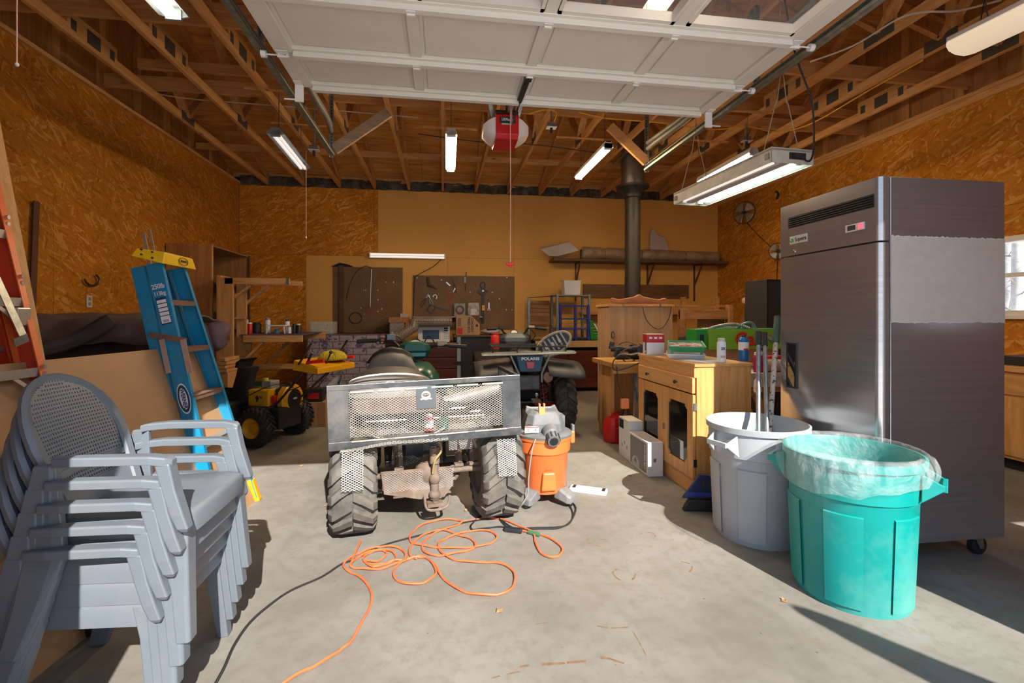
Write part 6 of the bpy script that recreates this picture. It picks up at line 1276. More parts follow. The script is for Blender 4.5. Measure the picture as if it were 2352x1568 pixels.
MB().tube(arc((tc0+.045, tyc-.01, 1.12), (.018, .04), 0, 6, 14, (1, 0, 0), (0, 0, 1)), .005, 5).build('padlock', M_dsteel, tcab)
cv = thing('carved_headboard', 'carved reddish wooden crest lying on the tall tan cabinet', 'carving', (2.37, 5.5, 1.486)); pr_ = []
xw0, xw1 = tc0+.05, tc1-.06
for i in range(41):
    u = i/40; x = xw0+(xw1-xw0)*u; z = 1.52+.035*math.sin(math.pi*min(1, max(0, (u-.12)/.76)))**1.5+.03*math.exp(-((u-.5)/.05)**2)+.02*math.exp(-((u-.02)/.06)**2)+.02*math.exp(-((u-.97)/.06)**2); pr_.append((x, z))
MB().prism([(x, tyc+.03, z+.03) for x, z in pr_]+[(xw1, tyc+.03, 1.50), (xw0, tyc+.03, 1.50)], (0, .07, 0)).build('crest', wood('carved_wood', (.20, .07, .03), (.34, .14, .06), (.42, .2, .1), 0, .5, .8), cv, bevel=.012)
MB().box((xw0, tyc+.01, 1.486), (xw1, tyc+.16, 1.502)).build('base_board', wood('carved_wood', (.20, .07, .03), (.34, .14, .06), (.42, .2, .1), 0, .5, .8), cv)
# red fuel cans and green toy tool under the bench
def fuel(c, rz, label, s=1):
    t = thing('fuel_can', label, 'fuel can', c, rz); MB().loft([[(x*.12*k*s, y*.09*k*s, z*s) for x, y in ((-1, -.7), (-.7, -1), (.7, -1), (1, -.7), (1, .7), (.7, 1), (-.7, 1), (-1, .7))] for k, z in ((.95, 0), (1, .03), (1, .2), (.8, .26), (.3, .28))]).build('body', M_redp, t, local=True, bevel=.01)
    MB().tube(arc((0, 0, .25*s), (.08*s, .06*s), .2, 2.9, 10, (1, 0, 0), (0, 0, 1)), .012, 8).build('handle', M_redp, t, local=True, smooth=True); MB().cyl((.07*s, 0, .24*s), (.11*s, 0, .34*s), .02*s, .014*s, 12).build('spout', M_black, t, local=True); return t
fuel(V(1.84, 4.86, 0), R_(20), 'red fuel can on the floor behind the white cartons, farthest left'); fuel(V(1.86, 4.42, 0), R_(80), 'red fuel can on the floor nearest the pine cabinet', 1.05)
t = thing('hand_pump', 'orange handled pump with a lime green tip above the fuel cans', 'pump', (1.80, 4.47, .42)); MB().cbox((1.80, 4.50, .47), (.08, .05, .10)).build('body', pm('switch_orange', (.85, .28, .10), .4), t, bevel=.01); MB().cyl((1.83, 4.48, .30), (1.83, 4.48, .42), .012).build('stem', M_black, t); MB().cbox((1.83, 4.47, .30), (.035, .03, .05)).build('tip', pm('lime_tip', (.10, .55, .03), .5), t, bevel=.006)
# ---------------------------------------------------------------- stove pipe
sx0 = PY(1453, 500, 6.7).x; sy0 = 6.7; sp2 = thing('stove_pipe', 'tall black stove pipe with a grey upper sleeve rising through the roof', 'stove pipe', (sx0, sy0, .75))
M_stv = pm('stove_black', (.028, .024, .022), .55, .3, .2, 12); T = Matrix.Translation((sx0, sy0, 0))
MB().lathe([(.115, .75), (.115, 1.9), (.118, 1.9), (.118, 1.92), (.113, 1.92), (.113, 3.10), (.13, 3.11), (.13, 3.19)], 32, M=T).build('lower_pipe', M_stv, sp2, smooth=1)
MB().lathe([(.13, 3.15), (.15, 3.2), (.24, 3.25), (.25, 3.28), (.24, 3.285), (.155, 3.24)], 32, M=T, close=True).build('collar', M_stv, sp2, smooth=1)
MB().lathe([(.16, 3.24), (.17, 3.3), (.17, 4.45), (.16, 4.45)], 32, M=T).build('upper_sleeve', pm('insulated_sleeve', (.20, .18, .16), .3, .8, .15, 8), sp2, smooth=1)
for x in (-.2, .2): MB().box((sx0+x-.02, sy0-.26, ZT+.02), (sx0+x+.02, sy0+.26, ZT+.06)).build('support_bracket', M_galv, sp2)
st = thing('wood_stove', 'black iron wood stove hidden behind the tall tan cabinet', 'stove', (sx0, sy0, 0)); MB().box((sx0-.3, sy0-.3, .16), (sx0+.3, sy0+.3, .74)).build('firebox', M_stv, st, bevel=.02); MB().box((sx0-.33, sy0-.33, .74), (sx0+.33, sy0+.33, .76)).build('top_plate', M_stv, st)
for a in (-.26, .26):
    for b2 in (-.26, .26): MB().cyl((sx0+a, sy0+b2, 0), (sx0+a, sy0+b2, .16), .02).build('leg', M_stv, st)
# ---------------------------------------------------------------- right side: wall cabinet under window, fans, lamps, frame
rcab = thing('base_cabinet', 'honey coloured base cabinet under the window behind the refrigerator', 'cabinet', (5.2, 3.2, 0)); X0 = 4.90
MB().box((X0, 1.4, .10), (XR-.005, 4.2, .86)).build('carcass', M_pinex, rcab); MB().box((X0+.06, 1.42, 0), (XR-.01, 4.18, .10)).build('plinth', M_blackm, rcab); MB().box((X0-.03, 1.38, .86), (XR-.005, 4.22, .91)).build('top_board', M_pinex, rcab, bevel=.005)
for y in (1.45, 2.37, 3.29):
    dr2 = MB().box((X0-.018, y, .66), (X0, y+.88, .83)).build('drawer', M_pinex, rcab, bevel=.004)
    for k in (0, 1): MB().box((X0-.018, y+k*.445, .13), (X0, y+k*.445+.435, .64)).build('door', M_pine, rcab, bevel=.004)
    for i in range(3): MB().tube([(X0-.022, y+.3+.07*i, .745), (X0-.024, y+.34+.07*i, .765), (X0-.022, y+.38+.07*i, .745)], .006, 5).build('carved_leaf', M_dsteel, dr2)
t = carton('tool_tray', 'dark tool tray on the cabinet under the window', V(5.15, 3.3, .911), (.35, .6, .08), 0, M_black); MB().cbox((0, -.1, .11), (.2, .2, .05)).build('tool', M_dsteel, t, local=True, bevel=.01)
for i, (px, py, r, lb) in enumerate(((1709, 488, .13, 'round steel fan guard on the right wall under the box fixture'), (1787, 577, .085, 'small dark clip fan on the right wall beside the refrigerator'))):
    c = PX(px, py, XR-.10); t = thing('wall_fan', lb, 'fan', c); r = r*1.55 if i == 0 else r*1.6
    dirn = V(-1, -.55, 0).normalized() if i == 0 else V(-.5, -1, .2).normalized(); Mf = FR(c, V(-dirn.y, dirn.x, 0), (0, 0, 1))
    MB().tube([Mf @ V(r*math.cos(a), r*math.sin(a), 0) for a in [6.2832*k/28 for k in range(28)]], .005, 6, close=True).build('guard_ring', M_dsteel, t, smooth=True)
    for k in range(4):
        a = k*math.pi/2+.75; sec = []; bl_ = MB()
        bl_.grid(lambda u, v_: Mf @ V((.03+u*(r*.92-.03))*math.cos(a+(v_-.5)*(1.25)*(.75+.25*u)), (.03+u*(r*.92-.03))*math.sin(a+(v_-.5)*1.25*(.75+.25*u)), .02*(v_-.5)), 6, 6); bl_.build('blade', pm('fan_blade', (.42, .37, .32), .4, .6, .2, 20, dirt=(.2, .14, .1), dirta=.5) if i == 0 else M_fixg, t, solid=.002, smooth=2)
    MB().cyl(c-dirn*.02, c+dirn*.03, .03, n=14).build('hub', M_dsteel, t, smooth=1); MB().cyl(c-dirn*.02, V(XR-.001, c.y+.02, c.z-.03), .012, n=8).build('wall_arm', M_dsteel, t)
a = PX(1716, 512, XR-.02); b_ = PX(1772, 568, XR-.02); cable('fan_cord', [a, (a+b_)/2+V(0, 0, -.02), b_], .006, M_cb, 'dark cord sloping down the right wall between the two fans')
cable('fan_cord', [PX(1786, 595, XR-.02), PX(1784, 640, XR-.02), PX(1786, 680, XR-.02)], .006, M_cb, 'dark cord hanging below the small wall fan')
c = PX(1783, 448, XR-.02); solo(MB().tube(arc(c, (.04, .06), 1.2, 4.6, 12, (0, 1, 0), (0, 0, 1)), .016, 8), 'wall_hook', M_blackm, 'thick black curved hook high on the right wall', 'hook')
# black panel just left of the refrigerator and shelf bracket
p = PY(1768, 640, 4.9); t = thing('black_locker', 'tall black locker just left of the refrigerator', 'locker', (p.x+.25, 5.0, 0)); MB().box((p.x, 4.95, .0), (p.x+.55, 5.35, p.z)).build('body', M_blackm, t, bevel=.005); MB().box((p.x+.02, 4.945, .1), (p.x+.53, 4.95, p.z-.04)).build('door', M_black, t)
q0 = PY(1702, 668, 6.2); 
for i, (px, z1) in enumerate(((1714, 1.62), (1719, 1.64))):
    c = PY(px, 700, 6.2+.05*i); t = thing('globe_lamp', ['black pole lamp with a bare round bulb, left of its twin', 'black pole lamp with a bare round bulb, right of its twin'][i], 'lamp', (c.x, c.y, 0)); MB().cyl((c.x, c.y, 0), (c.x, c.y, z1-.14), .022, n=12).build('pole', M_black, t, smooth=True); MB().cyl((c.x, c.y, z1-.14), (c.x, c.y, z1-.09), .014).build('socket', M_galv, t)
    MB().ball((c.x-.02+.02*i, c.y, z1-.05), .045, 14).build('bulb', clear('bulb_glass', (.9, .8, .75), .25, .05), t, smooth=True); MB().lathe([(0, 0), (.12, 0), (.1, .02), (0, .02)], 20, M=Matrix.Translation((c.x, c.y, 0))).build('base', M_black, t)
c = PY(1722, 660, 6.5); t = thing('drafting_arm', 'thin metal arm lamp reaching toward the black locker', 'lamp', (c.x, 6.5, 0)); MB().cyl((c.x, 6.5, 0), (c.x, 6.5, c.z), .008).build('pole', M_galv, t); MB().beam((c.x, 6.5, c.z), (c.x+.32, 6.45, c.z), .04, .012).build('shade', M_alu, t)
# wooden frame (sawhorse / futon side) behind the work table
wf = thing('wooden_frame', 'dark wooden frame standing between the tall cabinet and the right wall', 'frame', (3.5, 6.1, 0))
a, b_ = PY(1560, 728, 6.1), PY(1675, 705, 6.1); zt_ = (a.z+b_.z)/2
M_dw = wood('dark_frame_wood', (.16, .07, .025), (.27, .125, .045), (.34, .17, .07), 0, .55, .8)
MB().box((a.x, 6.08, zt_-.10), (b_.x+.02, 6.12, zt_+.03)).build('rail', M_dw, wf, bevel=.004); MB().box((b_.x-.03, 6.05, 0), (b_.x+.03, 6.15, zt_+.10)).build('post', M_dw, wf, bevel=.004); MB().box((a.x, 6.05, 0), (a.x+.06, 6.15, zt_+.05)).build('post', M_dw, wf, bevel=.004)
MB().box((a.x, 6.2, zt_+.07), (b_.x+.07, 6.24, zt_+.10)).build('rail', M_dw, wf); MB().box((a.x+.3, 6.14, .1), (b_.x-.05, 6.16, zt_-.1)).build('panel', M_dw, wf)
c = PY(1646, 690, 6.4); MB().box((c.x-.03, 6.38, 0), (c.x+.03, 6.44, c.z+.05)).build('post', M_dw, wf); c = PY(1570, 690, 6.4); MB().box((c.x-.03, 6.38, 0), (c.x+.03, 6.44, c.z+.05)).build('post', M_dw, wf)
t = thing('twin_rods', 'two thin pale rods standing on a dark stand by the right wall', 'rods', PY(1740, 715, 6.9)); c0 = PY(1733, 715, 6.9)
for px in (1732, 1743): c = PY(px, 690, 6.9); MB().cyl((c.x, 6.9, 1.37), (c.x, 6.9, 1.60), .012, n=8).build('rod', pm('pale_wood', (.42, .26, .14), .6), t)
MB().box((c0.x-.1, 6.8, 0), (c0.x+.5, 7.1, 1.37)).build('stand', M_dw, t, bevel=.006)
# ================================================================ back wall: shelf, pegboards, benches
p0, p1 = PY(1272, 592, 8.5), PY(1660, 592, 8.5); zs = 2.40
sh = thing('wall_shelf', 'long dark wooden shelf bracketed high on the back wall behind the stove pipe', 'shelf', (4.1, 8.65, zs)); M_dk = wood('dark_stained_wood', (.06, .03, .015), (.11, .055, .025), (.15, .08, .04), 0, .6, .8)
xs0, xs1 = PY(1272, 592, 8.45).x, PY(1700, 592, 8.45).x-.15
MB().box((xs0, 8.45, zs-.03), (min(xs1, XR-.03), YB-.002, zs+.015)).build('shelf_board', M_dk, sh, bevel=.003)
for px in (1324, 1490, 1598):
    x = PY(px, 600, 8.8).x; q = MB().box((x-.015, YB-.02, 1.65), (x+.015, YB-.002, zs-.03)).beam((x, YB-.02, 1.98), (x+.0, 8.55, zs-.035), .02, .03, up=(1, 0, 0)).box((x-.015, 8.5, zs-.045), (x+.015, YB-.002, zs-.03)); q.build('bracket', M_dk, sh)
a = V(PY(1335, 560, 8.62).x, 8.64, zs+.14); b_ = V(min(PY(1682, 570, 8.62).x, XR-.12), 8.66, zs+.115)
tr = thing('tarp_roll', 'long rolled tan tarp wrapped in clear plastic on the high shelf', 'tarp roll', a); L = (b_-a).length; dd_ = (b_-a).normalized()
M_tarp, nt, b = newm('plastic_wrapped_tarp'); v = coords(nt); nt.links.new(ramp(nt, noise(nt, v, 5, 6, .6, 1), [(.35, (.26, .17, .10)), (.7, (.42, .32, .22))]), b.inputs['Base Color']); b.inputs['Roughness'].default_value = .25; bump(nt, b, noise(nt, v, 9, 5, .6, 2), .6, .02)
def roll(u, v_):
    s = v_*L; r = .125-.012*s/L*2; pin = 1
    for k in (.16, .42, .74): pin = min(pin, .80+.2*min(1, abs(v_-k)/.03))
    r *= pin*(1+.06*mnoise.noise(V(u*8, v_*22, 0))); 
    if v_ in (0, 1): r *= .6
    an = u*6.2832; return a+dd_*s+V(0, 1, 0)*r*math.cos(an)+V(0, 0, 1)*r*math.sin(an)
MB().grid(roll, 28, 90, wrap=True).build('roll', M_tarp, tr, smooth=2)
for k in (.16, .42, .74): MB().tube([a+dd_*L*k+V(0, .1*math.cos(t_), .1*math.sin(t_)) for t_ in [6.2832*i/18 for i in range(18)]], .004, 5, close=True).build('tie_cord', M_cb, tr)
M_shw = pm('white_sheet_plastic', (.50, .45, .42), .4, 0, .08, 6)
def rag(name, pts, label, base, m=M_shw):
    t = thing(name, label, 'plastic sheet', base); MB().prism(pts, (0, .05, .02)).build('sheet', m, t, bevel=.004); return t
rag('plastic_sheet', [PY(1240, 572, 8.5), PY(1262, 588, 8.5)+V(0, 0, 0), PY(1280, 590, 8.5)+V(0, 0, .01), PY(1330, 575, 8.5), PY(1308, 555, 8.5)], 'folded white plastic sheet sticking out left of the tarp roll', PY(1280, 588, 8.5))
rag('plastic_sheet', [PY(1493, 582, 8.75), PY(1538, 583, 8.75), PY(1528, 545, 8.75), PY(1512, 541, 8.75), PY(1500, 525, 8.75), PY(1495, 532, 8.75)], 'peaked white plastic sheet standing up behind the tarp roll', PY(1515, 556, 8.75))
# pegboards
M_peg, nt, b = newm('pegboard'); nt.links.new(ramp(nt, noise(nt, coords(nt), 3, 4), [(.3, (.165, .09, .035)), (.7, (.22, .12, .05))]), b.inputs['Base Color']); b.inputs['Roughness'].default_value = .6
def pegboard(label, px0, py0, px1, py1):
    a, b_ = PY(px0, py0, YB-.02), PY(px1, py1, YB-.02); x0, x1, z1, z0 = a.x, b_.x, a.z, b_.z
    t = thing('pegboard', label, 'pegboard', ((x0+x1)/2, YB-.02, z0)); MB().box((x0, YB-.022, z0), (x1, YB-.014, z1)).build('board', M_peg, t, bevel=.002); MB().box((x0+.02, YB-.014, z0+.02), (x1-.02, YB-.001, z0+.06)).box((x0+.02, YB-.014, z1-.06), (x1-.02, YB-.001, z1-.02)).parts('batten', M_dk, t)
    q = MB(); nx, nz = int((x1-x0)/.0254/1.25), int((z1-z0)/.0254/1.25)
    for i in range(1, nx):
        for j in range(1, nz): q.cbox((x0+(x1-x0)*i/nx, YB-.0225, z0+(z1-z0)*j/nz), (.007, .002, .007))
    q.build('peg_holes', M_blackm, t, kind='stuff'); return t, x0, x1, z0, z1
pgl, *_b = pegboard('left pegboard with a dark upright strip and a hanging hose', 765, 612, 925, 766)
pgr, *_b2 = pegboard('right pegboard hung with pliers, clamps and wrenches', 948, 632, 1182, 756)
def pk(px, py, y=YB-.03): return PY(px, py, y)
def tool(name, label, q, m, cat='tool', base=None, **k):
    return solo(q, name, m, label, cat, **k)
solo(MB().box(tuple(pk(779, 762)-V(.0, .03, 0)), tuple(pk(789, 610)+V(0, .006, 0))), 'dark_strip', M_dk, 'dark upright board on the left pegboard', 'board')
solo(MB().prism([pk(760, 612), pk(780, 603), pk(800, 607), pk(812, 612)], (0, .02, 0)), 'hand_saw', M_blackm, 'dark saw blade lying along the top of the left pegboard', 'saw')
solo(MB().tube(smoothpts([pk(795, 690), pk(803, 655), pk(818, 625), pk(838, 611), pk(853, 615)], 6), .006, 6), 'air_line', M_cb, 'thin curved hose hanging on the left pegboard', 'hose', smooth=True)
solo(MB().cyl(pk(853, 618), pk(850, 705), .009, n=8), 'long_rod', M_alu, 'long bright metal rod hanging on the left pegboard', 'rod')
solo(MB().tube(arc(pk(817, 730), (.105, .10), 0, 2*math.pi*.97, 24, (1, 0, 0), (0, 0, 1)), .009, 6), 'wire_coil', M_cb, 'dark coil of wire low on the left pegboard', 'coil')
solo(MB().tube([pk(846, 705), pk(842, 706), pk(841, 720), pk(846, 720)], .006, 6), 'red_key', M_redp, 'small red bent key under the long rod', 'tool')
for i, (px, py) in enumerate([(836, 666), (840, 666), (868, 666), (868, 688), (887, 648), (904, 648), (829, 707), (837, 720), (868, 715), (877, 709)]): MB().cbox(pk(px, py), (.014, .02, .03 if i % 2 else .018)).build('peg_hook', M_alu, pgl)
solo(MB().tube([pk(982, 637), pk(985, 655), pk(995, 658), pk(1003, 664)], [.02, .035, .022, .008], 8), 'work_gloves', pm('olive_cloth', (.10, .075, .03), .9), 'dark rag bundle hanging at the upper left of the right pegboard', 'rag')
def pliers(px, py, px2, py2, label, m=M_galv, hm=None):
    a, b_ = pk(px, py), pk(px2, py2); t = thing('pliers', label, 'pliers', b_); w = V(b_.z-a.z, 0, a.x-b_.x).normalized()*.022; mid = a.lerp(b_, .3)
    MB().beam(a, mid+w*.2, .012, .03, up=(0, 1, 0)).beam(a+w*.6, mid, .012, .02, up=(0, 1, 0)).build('jaws', m, t); MB().tube(smoothpts([mid, mid.lerp(b_, .5)+w, b_+w*.6], 4), .008, 6).tube(smoothpts([mid, mid.lerp(b_, .5)-w, b_-w*.6], 4), .008, 6).parts('handle', hm or M_redp, t)
pliers(1046, 662, 1030, 692, 'red handled pliers on the right pegboard', M_alu); pliers(1041, 640, 1046, 672, 'dark slim pliers hanging above the red pair', M_dsteel, M_dk)
pliers(985, 676, 965, 705, 'long worn pliers at the left of the right pegboard', M_galv, M_dk); pliers(986, 678, 992, 700, 'steel pliers beside the long worn pair', M_alu, M_galv)
solo(MB().tube(arc(pk(999, 682), (.035, .04), -.9, 3.2, 10, (1, 0, 0), (0, 0, 1)), .012, 6), 'pipe_clamp', M_alu, 'bright curved clamp on the right pegboard', 'clamp')
solo(MB().tube([pk(980, 711), pk(992, 697), pk(1000, 706), pk(990, 720), pk(980, 711)], .011, 6).beam(pk(1000, 704), pk(1031, 713), .012, .02), 'bar_clamp', M_dsteel, 'dark square clamp with a long bar on the right pegboard', 'clamp')
t = thing('belt_grinder', 'black angle bracket tool with a yellow band hanging right of centre on the pegboard', 'tool', pk(1108, 740)); MB().tube(arc(pk(1109, 655), (.045, .06), 0, 6.28*.97, 16, (1, 0, 0), (0, 0, 1)), .010, 6).build('loop', M_black, t)
MB().prism([pk(1096, 668), pk(1108, 660), pk(1121, 668), pk(1114, 676), pk(1103, 676)], (0, -.02, 0)).build('head', M_black, t); MB().beam(pk(1109, 674), pk(1109, 742), .05, .02, up=(0, 1, 0)).build('stem', M_black, t); MB().cbox(pk(1110, 707)+V(0, -.02, 0), (.05, .012, .10)).build('band', M_yel, t); MB().cyl(pk(1109, 668)+V(0, -.03, 0), pk(1109, 668)+V(0, -.02, 0), .018, n=12).build('bolt', M_alu, t)
t = thing('wrench', 'bright steel open wrench on the right pegboard', 'wrench', pk(1123, 712)); MB().beam(pk(1123, 695), pk(1123, 708), .022, .008, up=(0, 1, 0)).build('shaft', M_alu, t); MB().tube(arc(pk(1123, 711), (.022, .022), -1.1, 4.2, 9, (1, 0, 0), (0, 0, 1)), .008, 6).build('jaw', M_alu, t)
solo(MB().beam(pk(1025, 648), pk(1034, 656), .022, .01, up=(0, 1, 0)), 'silver_socket', M_alu, 'small bright silver socket high on the right pegboard', 'tool')
solo(MB().tube([pk(1052, 638), pk(1068, 634), pk(1082, 640), pk(1094, 655), pk(1086, 680), pk(1060, 684), pk(1046, 668), pk(1050, 650), pk(1052, 638)], .004, 5), 'tan_wire_loop', pm('tan_wire', (.35, .22, .09), .6), 'thin tan wire loop on the right pegboard', 'wire')
t = thing('caulk_gun', 'dark tool with a pale grip hanging at the top middle of the right pegboard', 'tool', pk(1070, 660)); MB().cbox(pk(1068, 643), (.045, .04, .12)).build('grip', pm('grey_housing', (.42, .40, .37), .7), t, bevel=.01); MB().beam(pk(1071, 624), pk(1069, 667), .014, .02, up=(0, 1, 0)).build('rod', M_dk, t)
for px, py in [(958, 638), (1014, 643), (1080, 671), (1147, 686), (1131, 671), (1164, 637), (1176, 711), (1163, 711)]: MB().cbox(pk(px, py), (.014, .02, .022)).build('peg_hook', M_alu, pgr)
# small shelf under the right pegboard with saw blade disc and bag
a, b_ = PY(948, 727, YB-.16), PY(1108, 724, YB-.16); t = thing('narrow_shelf', 'narrow dark shelf just under the right pegboard tools', 'shelf', ((a.x+b_.x)/2, YB-.1, a.z)); zsf = a.z
MB().box((a.x, YB-.17, zsf-.02), (b_.x, YB-.03, zsf)).build('board', M_dk, t); MB().box((a.x, YB-.175, zsf-.012), (b_.x, YB-.17, zsf+.006)).build('metal_edge', M_galv, t)
c = PY(1056, 706, YB-.10); t = thing('saw_blade_pack', 'square pack holding a round pink centred cutting disc', 'disc', (c.x, c.y, zsf+.002)); MB().cbox((c.x, c.y, zsf+.125), (.20, .02, .235)).build('card', pm('pale_green_card', (.33, .35, .27), .6), t); MB().lathe([(0, 0), (.085, 0), (.085, .006), (0, .006)], 26, M=FR((c.x, c.y-.01, zsf+.125), (1, 0, 0), (0, 0, 1))).build('disc', M_dsteel, t); MB().lathe([(0, .006), (.048, .006), (.048, .008), (0, .008)], 22, M=FR((c.x, c.y-.01, zsf+.125), (1, 0, 0), (0, 0, 1))).build('disc_label', pm('pink_label', (.50, .22, .22), .6), t)
c = PY(1088, 708, YB-.10); t = thing('parts_bag', 'clear plastic bag of white parts on the narrow shelf', 'bag', (c.x, c.y, zsf+.002)); q = MB(); q.grid(lambda u, v_: V(c.x, c.y, zsf+.02)+V((v_-.5)*.22*(1-.25*abs(u-.5)), .03*math.sin(u*3.14)*mnoise.noise(V(u*5, v_*5, 2)), u*.24), 14, 14); q.build('bag', clear('bag_plastic', (.8, .78, .78), .4, .2), t, solid=.002, smooth=2); MB().cbox((c.x, c.y, zsf+.08), (.14, .03, .12), .3).build('white_parts', M_whitep, t, bevel=.02)
# benches along the back wall
yb0 = 8.12
M_mah = wood('mahogany', (.045, .010, .006), (.08, .018, .011), (.11, .03, .018), 0, .35, .6, False)
xa, xb = PY(885, 800, yb0).x, PY(1050, 800, yb0).x
bh = thing('drawer_bench', 'dark red bench with drawers under the microwave', 'bench', ((xa+xb)/2, 8.45, 0)); MB().box((xa, yb0, .05), (xb, YB-.03, .86)).build('carcass', M_mah, bh); MB().box((xa-.02, yb0-.03, .86), (xb+.02, YB-.03, .90)).build('top_board', M_dk, bh, bevel=.003)
for i in range(4): MB().box((xa+.64, yb0-.018, .08+i*.19), (xb-.01, yb0, .25+i*.19)).build('drawer', M_mah, bh, bevel=.004)
MB().box((xa+.01, yb0-.018, .08), (xa+.62, yb0, .82)).build('door', M_mah, bh, bevel=.004)
a, b_ = PY(960, 792, 8.2), PY(1033, 750, 8.2); t = thing('microwave', 'white microwave oven with a blue grey door window on the red bench', 'microwave', ((a.x+b_.x)/2, 8.4, .901)); hz_ = b_.z-.0
MB().box((a.x, 8.2, .901), (b_.x, 8.58, b_.z)).build('body', M_whitep, t, bevel=.006); w_ = b_.x-a.x; h_ = b_.z-.901
MB().box((a.x+.08, 8.194, .901+h_*.2), (a.x+w_*.66, 8.2, .901+h_*.78)).build('door_window', pm('blue_window', (.035, .08, .13), .2), t); MB().box((a.x+w_*.70, 8.185, .93), (a.x+w_*.73, 8.2, .901+h_*.9)).build('door_handle', M_whitep, t, bevel=.003); MB().box((a.x+w_*.82, 8.196, .901+h_*.85), (b_.x-.03, 8.2, .901+h_*.94)).box((a.x+w_*.82, 8.196, .901+h_*.72), (b_.x-.03, 8.2, .901+h_*.80)).parts('display', M_ink, t)
q = MB()
for i in range(4):
    for j in range(3): q.box((a.x+w_*.83+j*.03, 8.197, .901+h_*(.2+.12*i)), (a.x+w_*.83+j*.03+.02, 8.2, .901+h_*(.2+.12*i)+.015))
q.build('buttons', pm('grey_paper', (.35, .35, .36), .7), t, kind='stuff')
# corrugated duct
P = [PY(900, 788, 8.02), PY(925, 768, 8.02), PY(960, 747, 8.05), PY(990, 742, 8.08), PY(1038, 745, 8.08)]; pp = smoothpts(P, 22); t = thing('corrugated_duct', 'perforated brown flexible duct arching over the microwave', 'duct', PY(900, 790, 8.02))
for p in pp: p.z = max(p.z, hz_+.09 if p.x > a.x-.05 else 1.0)
MB().tube(pp, [.082+.006*(i % 2) for i in range(len(pp))], 16).build('tube', pm('taupe_duct', (.24, .19, .16), .5, 0, .1, 20), t, smooth=True)
M_ps = pm('pale_stripe', (.45, .38, .33), .5); MB().tube([p+V(0, -.083, .02) for p in pp], .016, 5).build('stripe', M_ps, t)
for i in range(6, len(pp)-3, 3): MB().cbox(pp[i]+V(0, -.10, .02), (.012, .004, .014)).build('slot', M_ink, t)
q = MB().tube(pp[:6], [.092]*6, 14).build('taped_end', pm('patched_tape', (.42, .36, .36), .5, 0, .4, 30), t, smooth=True)
# boxes on bench
def open_carton(label, px0, px1, py0, py1, y, d, m=M_card):
    a, b_ = PY(px0, py1, y), PY(px1, py0, y); t = thing('cardboard_box', label, 'box', ((a.x+b_.x)/2, y+d/2, a.z)); MB().box((a.x, y, a.z), (b_.x, y+d, b_.z)).build('carton', m, t, bevel=.002); return t, a, b_
t, a, b_ = open_carton('open brown cardboard box on top of a stack left of the duct', 893, 937, 728, 741, 8.35, .35); MB().hexa([(a.x, 8.35, b_.z), (a.x, 8.6, b_.z), (a.x-.18, 8.6, b_.z-.05), (a.x-.18, 8.35, b_.z-.05)]+[(x, y, z+.005) for x, y, z in ((a.x, 8.35, b_.z), (a.x, 8.6, b_.z), (a.x-.18, 8.6, b_.z-.05), (a.x-.18, 8.35, b_.z-.05))]).build('flap', M_card, t); ztop2 = a.z
MB().cbox((b_.x-.08, 8.5, b_.z+.03), (.14, .12, .07), .2).build('item', M_ps, t)
t, a, b_ = open_carton('small patterned box under the open brown box', 895, 928, 741, 768, 8.36, .3, pm('patterned_box', (.30, .26, .26), .7, 0, .5, 40))
MB().box((a.x+.02, 8.38, .901), (b_.x-.02, 8.62, a.z)).build('lower_stack', M_dk, t)
a, b_ = PY(1048, 769, 8.25), PY(1102, 724, 8.25); t = thing('food_carton', 'tan carton printed CHICKEN FRIED RICE standing on its side', 'box', ((a.x+b_.x)/2, 8.4, a.z)); zc_ = a.z
M_kraft = pm('kraft_carton', (.42, .26, .16), .8, 0, .05, 8); MB().box((a.x, 8.25, a.z), (b_.x, 8.55, b_.z)).build('carton', M_kraft, t, bevel=.002); w_ = b_.x-a.x; h_ = b_.z-a.z
for k, s_ in enumerate(('CHICKEN', 'FRIED RICE')): text(s_, .062, FR((a.x+w_*(.67-.14*k), 8.2485, a.z+h_*.5), (0, 0, -1), (1, 0, 0)), M_ink, t, bold=.001, sx_=.9)
MB().box((a.x+.015, 8.247, a.z+.015), (a.x+w_*.27, 8.25, a.z+h_*.36)).build('red_label', pm('red_label', (.50, .03, .03), .6), t); MB().prism([(b_.x, 8.248, b_.z), (b_.x-.15, 8.248, b_.z), (b_.x, 8.248, b_.z-.15)], (0, .002, 0)).build('printed_corner', pm('brown_print', (.10, .05, .03), .7), t)
for i in range(8): MB().box((a.x+.025, 8.248, a.z+h_*.45+i*.018), (a.x+.08, 8.25, a.z+h_*.45+i*.018+.009)).build('bar', M_ink, t)
MB().box((b_.x-.07, 8.248, a.z+h_*.42), (b_.x-.03, 8.25, a.z+h_*.53)).build('printed_mark', M_ink, t)
# black refrigerator / cabinet with pale post
xk0, xk1 = PY(1046, 800, 8.15).x, PY(1220, 800, 8.15).x; t = thing('black_cabinet', 'glossy black cabinet with one pale metal post under the food carton', 'cabinet', ((xk0+xk1)/2, 8.5, 0)); MB().box((xk0, 8.16, .02), (xk1, YB-.03, zc_-.03)).build('body', M_black, t); MB().box((xk0-.03, 8.12, zc_-.03), (xk1, YB-.03, zc_)).build('top_board', M_dk, t); x = PY(1054, 800, 8.14).x; MB().box((x-.03, 8.12, .02), (x+.03, 8.16, zc_-.03)).build('post', pm('blue_grey_post', (.28, .34, .40), .5), t); MB().cbox((x-.02, 8.11, .55), (.16, .03, .05)).build('clasp', M_blackm, t)
a = PY(1128, 765, 8.3); t = thing('crumpled_bag', 'crumpled pale plastic bag right of the food carton', 'bag', (a.x, 8.35, zc_)); q = MB(); q.ball((a.x, 8.35, zc_+.055), (.17, .12, .055), 18)
